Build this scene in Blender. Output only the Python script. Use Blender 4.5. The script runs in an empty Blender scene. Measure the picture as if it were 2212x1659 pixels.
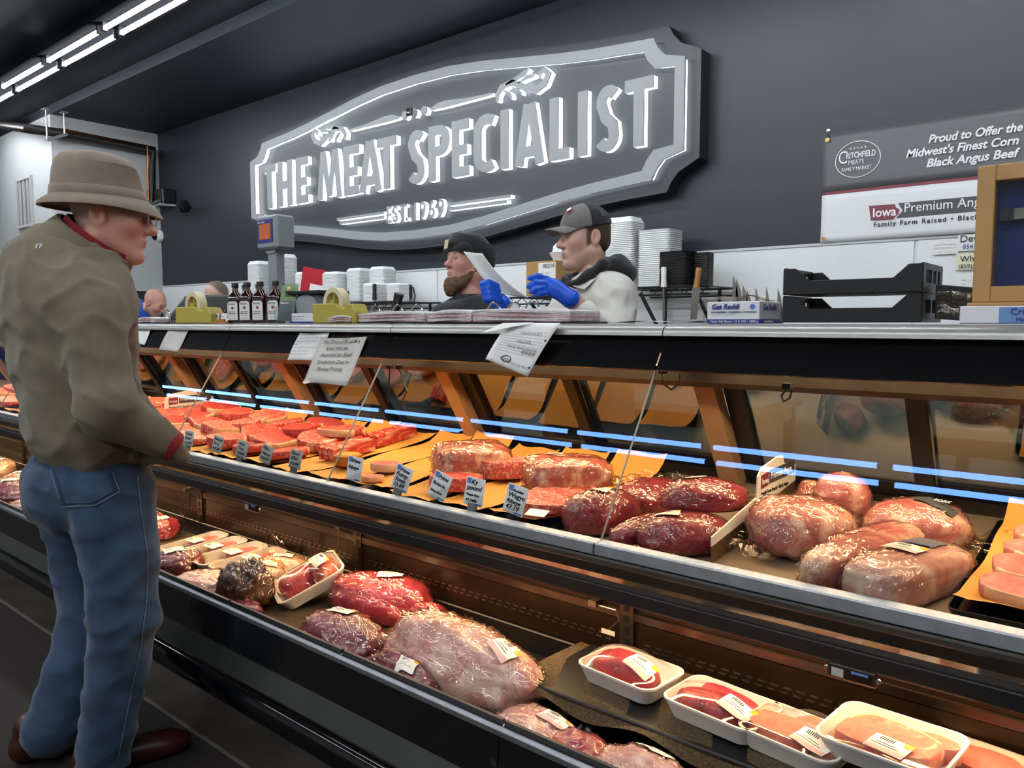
import bpy, bmesh, math, random
import numpy as np
from mathutils import Vector, Matrix, Euler

# ------------------------------------------------------------------ camera, world, exposure
SC = bpy.context.scene
COL = SC.collection
IMG_W, IMG_H, FPX = 2212.0, 1659.0, 1662.0
CAM_H = 1.33
YAW, PITCH = math.radians(40.0), math.atan2(131.5, FPX)
cam_data = bpy.data.cameras.new('camera'); cam_data.sensor_width = 36.0; cam_data.lens = FPX / IMG_W * 36.0
cam_data.clip_start = 0.05; cam_data.clip_end = 60
cam = bpy.data.objects.new('camera', cam_data); COL.objects.link(cam)
cam.location = (0, 0, CAM_H); cam.rotation_euler = (math.pi / 2 - PITCH, 0, YAW)
SC.camera = cam
SC.view_settings.view_transform = 'Standard'; SC.view_settings.look = 'None'
SC.view_settings.gamma = 1.0; SC.view_settings.use_curve_mapping = False
SC.view_settings.exposure = 0.0
TUBE_STRENGTH = 56.0
CASE_TOP_STRENGTH = 6.5   # watts per bay
CASE_LOW_STRENGTH = 3.6
SIGN_STRENGTH = 4.5
world = bpy.data.worlds.new('world'); SC.world = world; world.use_nodes = True
world.node_tree.nodes['Background'].inputs[0].default_value = (0.75, 0.85, 1.0, 1)
world.node_tree.nodes['Background'].inputs[1].default_value = 0.05
SC.cycles.max_bounces = 4; SC.cycles.diffuse_bounces = 3; SC.cycles.glossy_bounces = 3; SC.cycles.transmission_bounces = 2; SC.cycles.transparent_max_bounces = 8
SC.cycles.adaptive_threshold = 0.02; SC.cycles.use_light_tree = False
SC.cycles.sample_clamp_indirect = 3.0
SC.cycles.caustics_reflective = False; SC.cycles.caustics_refractive = False

_fw = Vector((-math.sin(YAW) * math.cos(PITCH), math.cos(YAW) * math.cos(PITCH), -math.sin(PITCH)))
_rt = Vector((math.cos(YAW), math.sin(YAW), 0)); _up = _rt.cross(_fw)
CAMP = Vector((0, 0, CAM_H))
def ray(x, y): return _fw + _rt * ((x - IMG_W / 2) / FPX) + _up * ((IMG_H / 2 - y) / FPX)
def at_y(x, y, Y): r = ray(x, y); return CAMP + r * (Y / r.y)
def at_x(x, y, X): r = ray(x, y); return CAMP + r * (X / r.x)
def at_z(x, y, z): r = ray(x, y); return CAMP + r * ((z - CAM_H) / r.z)
def at_plane(x, y, p, n):
    r = ray(x, y); p = Vector(p); n = Vector(n); return CAMP + r * ((p - CAMP).dot(n) / r.dot(n))

# ------------------------------------------------------------------ colours and materials
def lin(h):
    h = h.lstrip('#'); out = []
    for i in (0, 2, 4):
        c = int(h[i:i + 2], 16) / 255.0
        out.append(c / 12.92 if c <= 0.04045 else ((c + 0.055) / 1.055) ** 2.4)
    return (out[0], out[1], out[2], 1.0)
M = {}
def new_mat(name):
    m = bpy.data.materials.new(name); m.use_nodes = True; M[name] = m
    nt = m.node_tree; b = nt.nodes['Principled BSDF']
    return m, nt, b
def link(nt, a, b): nt.links.new(a, b)
def noise(nt, scale, detail=3.0, rough=0.5, coord='Object', dist=0.0, vec=None):
    tc = nt.nodes.new('ShaderNodeTexCoord'); n = nt.nodes.new('ShaderNodeTexNoise')
    n.inputs['Scale'].default_value = scale; n.inputs['Detail'].default_value = detail
    n.inputs['Roughness'].default_value = rough; n.inputs['Distortion'].default_value = dist
    if vec is not None:
        mp = nt.nodes.new('ShaderNodeMapping'); mp.inputs['Scale'].default_value = vec
        link(nt, tc.outputs[coord], mp.inputs[0]); link(nt, mp.outputs[0], n.inputs['Vector'])
    else:
        link(nt, tc.outputs[coord], n.inputs['Vector'])
    return n
def ramp(nt, src, stops):
    r = nt.nodes.new('ShaderNodeValToRGB'); e = r.color_ramp.elements
    while len(e) < len(stops): e.new(0.5)
    for i, (p, c) in enumerate(stops): e[i].position = p; e[i].color = c
    link(nt, src, r.inputs[0]); return r
def bump(nt, src, strength, dist=0.01):
    b = nt.nodes.new('ShaderNodeBump'); b.inputs['Strength'].default_value = strength
    b.inputs['Distance'].default_value = dist; link(nt, src, b.inputs['Height']); return b
def pmat(name, col, rough=0.5, metal=0.0, spec=0.5, var=0.0, vscale=8.0, bmp=0.0, bscale=60.0, coat=0.0, coat_rough=0.05, bdist=0.004, sheen=0.0, alpha=1.0):
    m, nt, b = new_mat(name); c = lin(col)
    b.inputs['Roughness'].default_value = rough; b.inputs['Metallic'].default_value = metal
    b.inputs['Specular IOR Level'].default_value = spec
    b.inputs['Coat Weight'].default_value = coat; b.inputs['Coat Roughness'].default_value = coat_rough
    b.inputs['Sheen Weight'].default_value = sheen; b.inputs['Alpha'].default_value = alpha
    if var > 0:
        n = noise(nt, vscale, 4.0)
        lo = tuple(x * (1 - var) for x in c[:3]) + (1,); hi = tuple(min(1, x * (1 + var)) for x in c[:3]) + (1,)
        r = ramp(nt, n.outputs[0], [(0.3, lo), (0.7, hi)]); link(nt, r.outputs[0], b.inputs['Base Color'])
    else:
        b.inputs['Base Color'].default_value = c
    if bmp > 0:
        n2 = noise(nt, bscale, 4.0); bp = bump(nt, n2.outputs[0], bmp, bdist); link(nt, bp.outputs[0], b.inputs['Normal'])
    return m
def emat(name, col, strength):
    m, nt, b = new_mat(name); c = lin(col)
    b.inputs['Base Color'].default_value = c; b.inputs['Emission Color'].default_value = c
    b.inputs['Emission Strength'].default_value = strength; return m
def glass_mat(name, tint='#ffffff', gloss='#ffffff', ior=1.45, rough=0.0, base=0.0, bmp=0.0, bscale=20, bdist=0.01):
    m = bpy.data.materials.new(name); m.use_nodes = True; M[name] = m; nt = m.node_tree; nt.nodes.clear()
    out = nt.nodes.new('ShaderNodeOutputMaterial'); mix = nt.nodes.new('ShaderNodeMixShader')
    tr = nt.nodes.new('ShaderNodeBsdfTransparent'); tr.inputs[0].default_value = lin(tint)
    gl = nt.nodes.new('ShaderNodeBsdfGlossy'); gl.inputs['Color'].default_value = lin(gloss); gl.inputs['Roughness'].default_value = rough
    lw = nt.nodes.new('ShaderNodeLayerWeight'); lw.inputs['Blend'].default_value = 0.5
    f0 = ((ior - 1) / (ior + 1)) ** 2 + base
    pw = nt.nodes.new('ShaderNodeMath'); pw.operation = 'POWER'; pw.inputs[1].default_value = 5.0
    ml = nt.nodes.new('ShaderNodeMath'); ml.operation = 'MULTIPLY_ADD'; ml.inputs[1].default_value = 1 - f0; ml.inputs[2].default_value = f0
    link(nt, lw.outputs['Facing'], pw.inputs[0]); link(nt, pw.outputs[0], ml.inputs[0]); link(nt, ml.outputs[0], mix.inputs[0])
    link(nt, tr.outputs[0], mix.inputs[1]); link(nt, gl.outputs[0], mix.inputs[2]); link(nt, mix.outputs[0], out.inputs[0])
    if bmp > 0:
        n2 = noise(nt, bscale, 3.0, dist=1.5); bp = bump(nt, n2.outputs[0], bmp, bdist)
        link(nt, bp.outputs[0], gl.inputs['Normal']); link(nt, bp.outputs[0], lw.inputs['Normal'])
    return m

# ------------------------------------------------------------------ object helpers
def tag(o, label=None, cat=None, group=None, kind=None):
    if label: o['label'] = label
    if cat: o['category'] = cat
    if group: o['group'] = group
    if kind: o['kind'] = kind
    return o
def thing(name, label, cat, loc=(0, 0, 0), rot=(0, 0, 0), group=None):
    o = bpy.data.objects.new(name, None); COL.objects.link(o); o.empty_display_size = 0.05
    o.location = loc; o.rotation_euler = rot if hasattr(rot, '__len__') else (0, 0, rot)
    return tag(o, label, cat, group)
def mesh_obj(name, me, parent=None, loc=None, rot=None):
    o = bpy.data.objects.new(name, me); COL.objects.link(o)
    if parent: o.parent = parent
    if loc is not None: o.location = loc
    if rot is not None: o.rotation_euler = rot if hasattr(rot, '__len__') else (0, 0, rot)
    return o
def copy_tree(o, parent=None, loc=None, rot=None, label=None, group=None):
    c = o.copy(); COL.objects.link(c); c.parent = parent
    if loc is not None: c.location = loc
    if rot is not None: c.rotation_euler = rot if hasattr(rot, '__len__') else (0, 0, rot)
    if label: c['label'] = label
    if group: c['group'] = group
    for ch in list(o.children): copy_tree(ch, c)
    return c
def smooth(me, ang=None):
    me.polygons.foreach_set('use_smooth', [True] * len(me.polygons))
    if ang is not None:
        try: me.set_sharp_from_angle(angle=math.radians(ang))
        except Exception: pass

class MB:
    """collects simple shapes into one mesh"""
    def __init__(s): s.v = []; s.f = []; s.mi = []
    def add(s, vs, fs, mi=0):
        o = len(s.v); s.v += [tuple(p) for p in vs]
        s.f += [tuple(i + o for i in f) for f in fs]; s.mi += [mi] * len(fs); return s
    def box(s, lo, hi, mi=0):
        (x0, y0, z0), (x1, y1, z1) = lo, hi
        return s.add([(x0, y0, z0), (x1, y0, z0), (x1, y1, z0), (x0, y1, z0), (x0, y0, z1), (x1, y0, z1), (x1, y1, z1), (x0, y1, z1)],
                     [(0, 3, 2, 1), (4, 5, 6, 7), (0, 1, 5, 4), (1, 2, 6, 5), (2, 3, 7, 6), (3, 0, 4, 7)], mi)
    def hexa(s, p, mi=0):   # eight corners, bottom ring then top ring
        return s.add(p, [(0, 3, 2, 1), (4, 5, 6, 7), (0, 1, 5, 4), (1, 2, 6, 5), (2, 3, 7, 6), (3, 0, 4, 7)], mi)
    def prism(s, poly, a, b, axis='x', mi=0):   # polygon in the two other axes, extruded along axis
        def pt(p, t): return {'x': (t, p[0], p[1]), 'y': (p[0], t, p[1]), 'z': (p[0], p[1], t)}[axis]
        n = len(poly); vs = [pt(p, a) for p in poly] + [pt(p, b) for p in poly]
        fs = [tuple(range(n)), tuple(range(2 * n - 1, n - 1, -1))]
        fs += [(i, i + n, (i + 1) % n + n, (i + 1) % n) for i in range(n)]
        return s.add(vs, fs, mi)
    def tube(s, path, r, seg=8, caps=True, mi=0):
        path = [Vector(p) for p in path]; n = len(path); rs = r if hasattr(r, '__len__') else [r] * n
        vs = []; ref = None
        for i, p in enumerate(path):
            t = (path[min(i + 1, n - 1)] - path[max(i - 1, 0)]).normalized()
            if ref is None:
                ref = t.orthogonal().normalized()
            ref = (ref - t * ref.dot(t)).normalized(); bi = t.cross(ref)
            for k in range(seg):
                a = 2 * math.pi * k / seg; vs.append(p + (ref * math.cos(a) + bi * math.sin(a)) * rs[i])
        fs = []
        for i in range(n - 1):
            for k in range(seg):
                k2 = (k + 1) % seg; fs.append((i * seg + k, i * seg + k2, (i + 1) * seg + k2, (i + 1) * seg + k))
        if caps: fs.append(tuple(range(seg - 1, -1, -1))); fs.append(tuple((n - 1) * seg + k for k in range(seg)))
        return s.add(vs, fs, mi)
    def lathe(s, prof, seg=24, c=(0, 0, 0), sx=1.0, sy=1.0, mi=0, cap=True):
        n = len(prof); vs = []
        for r, z in prof:
            for k in range(seg):
                a = 2 * math.pi * k / seg; vs.append((c[0] + r * sx * math.cos(a), c[1] + r * sy * math.sin(a), c[2] + z))
        fs = [(i * seg + k, i * seg + (k + 1) % seg, (i + 1) * seg + (k + 1) % seg, (i + 1) * seg + k) for i in range(n - 1) for k in range(seg)]
        if cap: fs.append(tuple(range(seg - 1, -1, -1))); fs.append(tuple((n - 1) * seg + k for k in range(seg)))
        return s.add(vs, fs, mi)
    def grid(s, fn, nu, nv, mi=0, wrap=False):
        vs = [fn(i / nu, j / nv) for j in range(nv + 1) for i in range(nu + 1)]
        fs = [(j * (nu + 1) + i, j * (nu + 1) + i + 1, (j + 1) * (nu + 1) + i + 1, (j + 1) * (nu + 1) + i) for j in range(nv) for i in range(nu)]
        return s.add(vs, fs, mi)
    def loft(s, rings, mi=0, cap0=True, cap1=True):
        n = len(rings[0]); vs = [p for r in rings for p in r]
        fs = [(i * n + k, i * n + (k + 1) % n, (i + 1) * n + (k + 1) % n, (i + 1) * n + k) for i in range(len(rings) - 1) for k in range(n)]
        if cap0: fs.append(tuple(range(n - 1, -1, -1)))
        if cap1: fs.append(tuple((len(rings) - 1) * n + k for k in range(n)))
        return s.add(vs, fs, mi)
    def mesh(s, name, mats, bevel=0.0, seg=1, sm=None, fix=True):
        me = bpy.data.meshes.new(name); me.from_pydata(s.v, [], s.f)
        for m in (mats if isinstance(mats, (list, tuple)) else [mats]): me.materials.append(M[m])
        if any(s.mi): me.polygons.foreach_set('material_index', s.mi)
        if fix or bevel > 0:
            bm = bmesh.new(); bm.from_mesh(me)
            if fix: bmesh.ops.recalc_face_normals(bm, faces=bm.faces[:])
            if bevel > 0:
                es = [e for e in bm.edges if len(e.link_faces) == 2 and e.calc_face_angle(0) > 0.6]
                bmesh.ops.bevel(bm, geom=es, offset=bevel, segments=seg, profile=0.6, affect='EDGES', clamp_overlap=True)
            bm.to_mesh(me); bm.free()
        if sm is not None: smooth(me, sm)
        me.update(); return me
    def build(s, name, mats, parent=None, loc=None, rot=None, bevel=0.0, seg=1, sm=None, fix=True):
        return mesh_obj(name, s.mesh(name, mats, bevel, seg, sm, fix), parent, loc, rot)
def struct(o): o['kind'] = 'structure'; return o

def frame(origin, right, upv):
    """matrix whose x is right, y is up and z is the outward normal"""
    r = Vector(right).normalized(); u = Vector(upv); u = (u - r * u.dot(r)).normalized(); n = r.cross(u)
    m = Matrix.Identity(4)
    for i in range(3): m[i][0] = r[i]; m[i][1] = u[i]; m[i][2] = n[i]; m[i][3] = origin[i]
    return m
def text_mesh(s, size=0.05, xs=1.0, shear=0.0, bold=0.0, align='LEFT', ext=0.0005, space=1.0):
    cu = bpy.data.curves.new('lettering', 'FONT'); cu.body = s; cu.size = size; cu.shear = shear; cu.offset = bold
    cu.align_x = align; cu.extrude = ext; cu.resolution_u = 3; cu.space_character = space
    ob = bpy.data.objects.new('lettering', cu); me0 = ob.to_mesh()
    me = me0.copy(); ob.to_mesh_clear(); bpy.data.objects.remove(ob); bpy.data.curves.remove(cu)
    me.name = 'lettering'
    if xs != 1.0:
        for v in me.vertices: v.co.x *= xs
    return me
def text(s, mat, mtx, parent=None, size=0.05, dx=0.0, dy=0.0, dz=0.0008, name='lettering', **kw):
    me = text_mesh(s, size, **kw); me.materials.clear(); me.materials.append(M[mat])
    for p in me.polygons: p.material_index = 0
    o = mesh_obj(name, me, parent)
    m = mtx @ Matrix.Translation((dx, dy, dz))
    if parent: o.matrix_parent_inverse = Matrix.Identity(4)
    o.matrix_local = m
    return o
rng = random.Random(7)

def vnoise(p, s=1.0, seed=0):
    """cheap smooth value noise in -1..1"""
    x, y, z = p[0] * s + seed * 7.13, p[1] * s + seed * 3.7, p[2] * s + seed * 1.9
    return (math.sin(x * 1.7 + 1.3 * math.sin(y * 1.3 + z * .7)) + math.sin(y * 2.1 + 1.1 * math.sin(z * 1.9 + x * .6)) + math.sin(z * 1.5 + 1.2 * math.sin(x * 1.1 + y * .9))) / 3.0

# shared materials
pmat('paint_dark', '#1c222a', 0.42, var=0.06, vscale=1.5, bmp=0.08, bscale=90)
pmat('paint_ceiling', '#171e27', 0.62, var=0.06, vscale=2)
pmat('paint_white', '#c3c6c6', 0.5, var=0.02, vscale=2)
pmat('panel_white', '#e3e6e6', 0.35, var=0.02, vscale=3)
pmat('concrete', '#7a7268', 0.55, var=0.35, vscale=5, bmp=0.2, bscale=40)
pmat('mat_carpet', '#2e2823', 0.95, var=0.6, vscale=260, bmp=0.8, bscale=320, bdist=0.006)
pmat('black_gloss', '#060607', 0.12, spec=0.6)
pmat('black_matte', '#0c0c0d', 0.5)
pmat('black_plastic', '#121213', 0.38, bmp=0.05, bscale=200)
pmat('grey_nose', '#a2a29d', 0.3, metal=0.3, spec=0.5)
pmat('aluminium', '#95989b', 0.42, metal=0.8, var=0.12, vscale=30)
pmat('steel', '#98948c', 0.28, metal=1.0, var=0.08, vscale=12)
pmat('steel_dark', '#6a5f55', 0.3, metal=1.0, var=0.15, vscale=9)
pmat('mirror_steel', '#c9b9ac', 0.1, metal=1.0, var=0.06, vscale=6)
pmat('post_tan', '#a58563', 0.45, metal=0.2, var=0.06, vscale=10)
pmat('bronze', '#2f271f', 0.4, metal=0.5, var=0.2, vscale=14)
pmat('brown_panel', '#2e2117', 0.3, metal=0.5, var=0.3, vscale=7)
pmat('rail_pale', '#c5c9c4', 0.4, metal=0.2, var=0.12, vscale=60)
pmat('white_plastic', '#e8e8e4', 0.35)
pmat('paper_white', '#e9e9e6', 0.7)
pmat('ink', '#17171a', 0.7)
pmat('ink_grey', '#5c5c60', 0.7)
pmat('ink_blue', '#2f4a86', 0.7)
pmat('galvanised', '#b9bcbd', 0.35, metal=0.8)
emat('tube_light', '#f4f9ff', TUBE_STRENGTH)
emat('case_lamp', '#ffd7a6', 4.0)
emat('case_lamp_low', '#ffd29a', 4.0)
glass_mat('glass_front', '#eef1ee', '#5a86ff', 1.5, base=0.0)
glass_mat('glass_door', '#b4bab5', '#ffffff', 1.9, base=0.12)
glass_mat('glass_clear', '#f2f5f2', '#ffffff', 1.45)
# ------------------------------------------------------------------ the room
WALL_Y, CEIL_LOW, CEIL_HIGH, SOFFIT_Y, BLOCK_X = 4.6, 3.64, 3.74, 3.40, -9.54
XL, XR, YB = -13.0, 5.0, -6.0
struct(MB().box((XL, YB, -0.1), (XR, WALL_Y + .2, 0)).build('floor', 'concrete'))
struct(MB().box((XL, YB, CEIL_HIGH), (XR, SOFFIT_Y, CEIL_HIGH + .1)).build('ceiling', 'paint_ceiling'))
struct(MB().box((XL, SOFFIT_Y, CEIL_LOW), (XR, WALL_Y + .2, CEIL_HIGH + .1)).build('ceiling_soffit', 'paint_ceiling'))
w = struct(MB().box((BLOCK_X, WALL_Y, 0), (XR, WALL_Y + .2, CEIL_HIGH)).build('wall_back', 'paint_dark'))
struct(MB().box((XL - .2, YB, 0), (XL, SOFFIT_Y, CEIL_HIGH)).build('wall_far_left', 'paint_white'))
struct(MB().box((XR, YB, 0), (XR + .2, WALL_Y + .2, CEIL_HIGH)).build('wall_right', 'paint_dark'))
struct(MB().box((XL, YB - .2, 0), (XR, YB, CEIL_HIGH)).build('wall_front', 'paint_white'))
# white block that comes forward at the left end
blk = MB().box((XL, SOFFIT_Y, 1.72), (BLOCK_X, WALL_Y + .2, CEIL_LOW)).build('wall_left', 'paint_white'); struct(blk)
lowb = MB().box((XL, SOFFIT_Y + .01, 0), (BLOCK_X - .01, WALL_Y + .2, 1.72)).build('wall_left_base', 'paint_dark'); struct(lowb)
# white wainscot panels below the dark paint, each its own panel with a joint strip
wp = MB().box((BLOCK_X, WALL_Y - .004, 0), (XR, WALL_Y, 1.775)).build('trim_1', 'panel_white'); struct(wp)
x = BLOCK_X + .02
k = 0
while x < XR - .1:
    MB().box((x, WALL_Y - .012, 0.0), (min(x + 1.2, XR), WALL_Y - .004, 1.775)).build('panel', 'panel_white', wp, bevel=.003)
    x += 1.215; k += 1
struct(MB().box((BLOCK_X, WALL_Y - .018, 1.775), (XR, WALL_Y, 1.79)).build('trim_2', 'paint_white'))
# carpet runner on the floor where the customer stands
o = MB().box((-12.5, -2.2, 0.0), (3.5, 1.17, 0.012)).build('carpet_runner', 'mat_carpet', bevel=.004)
tag(o, 'long dark speckled carpet runner on the concrete floor before the case', 'rug')

# vent grille on the white block
vt = thing('vent_grille', 'white vertical-slat vent grille high on the white wall at the left', 'vent', (0, 0, 0))
p0 = at_y(37, 387, SOFFIT_Y); p1 = at_y(73, 490, SOFFIT_Y)
pmat('vent_dark', '#6d6d69', 0.6)
a = at_y(40, 440, SOFFIT_Y); b = at_y(73, 440, SOFFIT_Y); zt = at_y(56, 383, SOFFIT_Y).z; zb = at_y(56, 492, SOFFIT_Y).z
m = MB(); m.box((a.x, SOFFIT_Y - .03, zb), (a.x + .03, SOFFIT_Y - .002, zt)); m.box((b.x - .03, SOFFIT_Y - .03, zb), (b.x, SOFFIT_Y - .002, zt))
m.box((a.x + .03, SOFFIT_Y - .03, zb), (b.x - .03, SOFFIT_Y - .002, zb + .03)); m.box((a.x + .03, SOFFIT_Y - .03, zt - .03), (b.x - .03, SOFFIT_Y - .002, zt))
m.build('frame', 'paint_white', vt)
MB().box((a.x + .02, SOFFIT_Y - .008, zb + .02), (b.x - .02, SOFFIT_Y - .003, zt - .02)).build('backing', 'vent_dark', vt)
for i in range(1, 4):
    xx = a.x + (b.x - a.x) * i / 4
    MB().box((xx - .008, SOFFIT_Y - .028, zb + .03), (xx + .008, SOFFIT_Y - .008, zt - .03)).build('slat', 'paint_white', vt)

# pipes with hangers
pp = thing('black_pipe_run', 'black insulated pipe run hung from the ceiling along the white wall', 'pipe')
pmat('pipe_black', '#1a1614', 0.45, bmp=.1, bscale=30)
pmat('copper', '#8a5230', 0.3, metal=1.0)
q0 = at_y(-60, 258, 3.1); q1 = at_x(135, 288, BLOCK_X + .12); q2 = at_x(330, 325, BLOCK_X + .12); q3 = at_x(326, 440, BLOCK_X + .12)
MB().tube([q0, at_y(60, 278, 3.15), q1], .05, 10).build('pipe', 'pipe_black', pp, sm=40)
MB().tube([q1, q2, q3], .055, 10).build('pipe', 'pipe_black', pp, sm=40)
off = Vector((.05, -.05, .03))
MB().tube([q1 + off, q2 + off + Vector((0, -.04, 0)), q3 + off], .013, 8).build('copper_line', 'copper', pp, sm=40)
for (px, py, ty) in ((102, 300, 240), (140, 293, 219)):
    b0 = at_x(px, py, BLOCK_X + .2); t0 = Vector((b0.x, b0.y, CEIL_LOW))
    MB().tube([b0, t0], .009, 6).build('hanger_rod', 'galvanised', pp)
    MB().box((t0.x - .05, t0.y - .03, CEIL_LOW - .012), (t0.x + .05, t0.y + .03, CEIL_LOW)).build('ceiling_plate', 'galvanised', pp)
b0 = at_x(102, 303, BLOCK_X + .2); b1 = at_x(145, 290, BLOCK_X + .2)
MB().tube([b0, b1], .022, 4).build('strut', 'galvanised', pp)
# flood bracket on the dark wall and the dome camera
fb = thing('evaporator_bracket', 'small dark bracket with bent copper pipes on the dark back wall', 'bracket')
c0 = at_y(352, 428, WALL_Y - .1); c1 = at_y(392, 445, WALL_Y - .2)
MB().box((c0.x - .1, WALL_Y - .16, c0.z - .1), (c0.x + .12, WALL_Y, c0.z + .1)).build('box', 'black_plastic', fb, bevel=.01)
MB().tube([q3, at_y(345, 432, WALL_Y - .15), at_y(347, 442, WALL_Y - .2), c1], .012, 6).build('pipe', 'galvanised', fb, sm=40)
MB().tube([at_y(325, 447, WALL_Y - .2), at_y(345, 441, WALL_Y - .25), c1], .012, 6).build('pipe', 'galvanised', fb, sm=40)
MB().lathe([(.0, -.07), (.05, -.06), (.09, 0), (.05, .07), (0, .08)], 12, c=(c1.x - .05, c1.y + .05, c1.z)).build('motor', 'black_plastic', fb, sm=40)
dc = thing('dome_camera', 'small white dome security camera on the back wall corner', 'camera', at_y(347, 511, WALL_Y))
MB().lathe([(.001, 0), (.075, 0), (.075, .05), (.06, .07), (.001, .07)], 20).build('housing', 'white_plastic', dc, rot=(math.pi / 2, 0, 0), sm=40)
MB().lathe([(.058, .07), (.055, .09), (.035, .115), (.001, .125)], 20).build('dome', 'black_gloss', dc, rot=(math.pi / 2, 0, 0), sm=60)

# ------------------------------------------------------------------ fluorescent ceiling lights
pmat('grey_reflector', '#0e0f10', 1.0, spec=0.0)
def make_light():
    t = thing('fluorescent_light', 'double-tube fluorescent strip light', 'ceiling light')
    L = 1.10
    MB().box((-L / 2, -.05, .03), (L / 2, .05, .085)).build('channel', 'grey_reflector', t, bevel=.008)
    MB().prism([(-.15, .008), (-.15, .012), (-.05, .034), (.05, .034), (.15, .012), (.15, .008), (.05, .029), (-.05, .029)], -L / 2, L / 2).build('reflector', 'grey_reflector', t)
    MB().box((-.02, -.02, .085), (.02, .02, .139)).build('mount', 'black_matte', t)
    for s in (-1, 1):
        MB().tube([(-L / 2 + .03, s * .062, -.02), (L / 2 - .03, s * .062, -.02)], .017, 8).build('tube', 'tube_light', t, sm=50)
        for e in (-1, 1):
            MB().box((e * (L / 2 - .03) - .012, s * .062 - .018, -.04), (e * (L / 2 - .03) + .012, s * .062 + .018, .035)).build('socket', 'black_matte', t)
    return t
fl = make_light()
rows = [(2.72, -10.34, 11, 'twin-tube strip light in the ceiling row over the case', 'ceiling row over the case'),
        (-0.21, -9.42, 11, 'twin-tube strip light mirrored in the front glass', 'ceiling row over the aisle'),
        (-3.3, -8.3, 9, 'unseen twin-tube strip light added in the rear ceiling row', 'rear ceiling row')]  # last row is out of view, added to light the customer's back
first = True
for (yy, x0, n, lab, grp) in rows:
    for i in range(n):
        loc = (x0 + 1.14 * i if yy > 0 else x0 + 1.10 * i if yy > -1 else x0 + 1.3 * i, yy, 3.60)
        lab_ = lab + ', ' + ['first', 'second', 'third', 'fourth', 'fifth', 'sixth', 'seventh', 'eighth', 'ninth', 'tenth', 'eleventh'][i] + ' from the left'
        if first:
            fl.location = loc; fl['label'] = lab_; fl['group'] = grp; first = False
        else: copy_tree(fl, None, loc, None, lab_, grp)
# ------------------------------------------------------------------ the long refrigerated meat case
PITCHX = 1.075
SEAM = [-1.0 + PITCHX * k for k in range(-8, 3)]
CX0, CX1 = SEAM[0], SEAM[-1]
case = thing('refrigerated_meat_case', 'long black and silver refrigerated meat case with sloping front glass', 'display case')
GT, GB = Vector((0, 1.823, 1.285)), Vector((0, 1.512, .79))          # front glass, top and bottom line
def gy(z): return GB.y + (z - GB.z) * (GT.y - GB.y) / (GT.z - GB.z)
gn = Vector((0, -(GT.z - GB.z), GT.y - GB.y)).normalized()            # outward normal of the glass
DY0, DY1, DZ0, DZ1 = 1.53, 2.29, .768, .832                         # upper deck
def deck_z(y): return DZ0 + (y - DY0) * (DZ1 - DZ0) / (DY1 - DY0)
dn = Vector((0, -(DZ1 - DZ0), DY1 - DY0)).normalized()
def on_deck(x, y, h=0.0): return at_plane(x, y, (0, DY0, DZ0 + h), dn)
BIN_Z = .415
def on_bin(x, y, h=0.0): return at_z(x, y, BIN_Z + h)

pmat('glass_edge', '#8f958f', .3)
pmat('pan_steel', '#a3907a', .36, metal=.45, var=.08, vscale=6)
nose = [(1.90, 1.327), (1.86, 1.327), (1.832, 1.325), (1.816, 1.318), (1.808, 1.308), (1.806, 1.297), (1.83, 1.295), (1.90, 1.295)]
def slab_on_glass(x0, x1, z0, z1, t, off=0.0):
    a = Vector((0, gy(z0), z0)) + gn * off; b = Vector((0, gy(z1), z1)) + gn * off; n = gn * t
    return [(x0, a.y, a.z), (x1, a.y, a.z), (x1, a.y - n.y, a.z - n.z), (x0, a.y - n.y, a.z - n.z), (x0, b.y, b.z), (x1, b.y, b.z), (x1, b.y - n.y, b.z - n.z), (x0, b.y - n.y, b.z - n.z)]
for i in range(len(SEAM) - 1):
    a, b = SEAM[i] + .002, SEAM[i + 1] - .002
    MB().prism(nose, a, b).build('nose_rail', 'grey_nose', case, sm=40)
    MB().hexa(slab_on_glass(a, b, 1.207, 1.296, .006, .003)).build('header_band', 'black_gloss', case)
    MB().add([(a, gy(.80), .80), (b, gy(.80), .80), (b, gy(1.207), 1.207), (a, gy(1.207), 1.207)], [(0, 1, 2, 3)]).build('front_glass', 'glass_front', case)
    MB().hexa(slab_on_glass(b - .0005, b + .0015, .80, 1.207, .006, .001)).build('glass_edge', 'glass_edge', case)
MB().box((CX0, 1.88, 1.29), (CX1, 2.16, 1.327)).build('worktop', 'white_plastic', case, bevel=.004)
# light channel under the worktop
MB().prism([(1.795, 1.212), (1.80, 1.205), (1.865, 1.205), (1.865, 1.212), (1.80, 1.218)], CX0, CX1).build('light_channel', 'bronze', case)
MB().prism([(1.985, 1.165), (2.0, 1.15), (2.10, 1.165), (2.16, 1.20), (2.16, 1.29), (1.985, 1.29)], CX0, CX1).build('door_header', 'bronze', case)
for i in range(len(SEAM) - 1):
    MB().tube([(SEAM[i] + .05, 1.915, 1.232), (SEAM[i + 1] - .05, 1.915, 1.232)], .014, 8).build('case_lamp', 'case_lamp', case)
def bay_lamp(i, y, z, watts, col, tilt, w=.028):
    ld = bpy.data.lights.new('case_lamp_light', 'AREA'); ld.shape = 'RECTANGLE'; ld.size = PITCHX - .12; ld.size_y = w; ld.energy = watts; ld.color = lin(col)[:3]
    o = bpy.data.objects.new('case_lamp_light', ld); COL.objects.link(o); o.location = (SEAM[i] + PITCHX / 2, y, z); o.rotation_euler = (tilt, 0, 0); o.parent = case
for i in range(len(SEAM) - 1):
    bay_lamp(i, 1.912, 1.214, CASE_TOP_STRENGTH, '#ffd7a6', -.12); bay_lamp(i, 1.526, .687, CASE_LOW_STRENGTH, '#ffd29a', -.25, .02)
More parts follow.
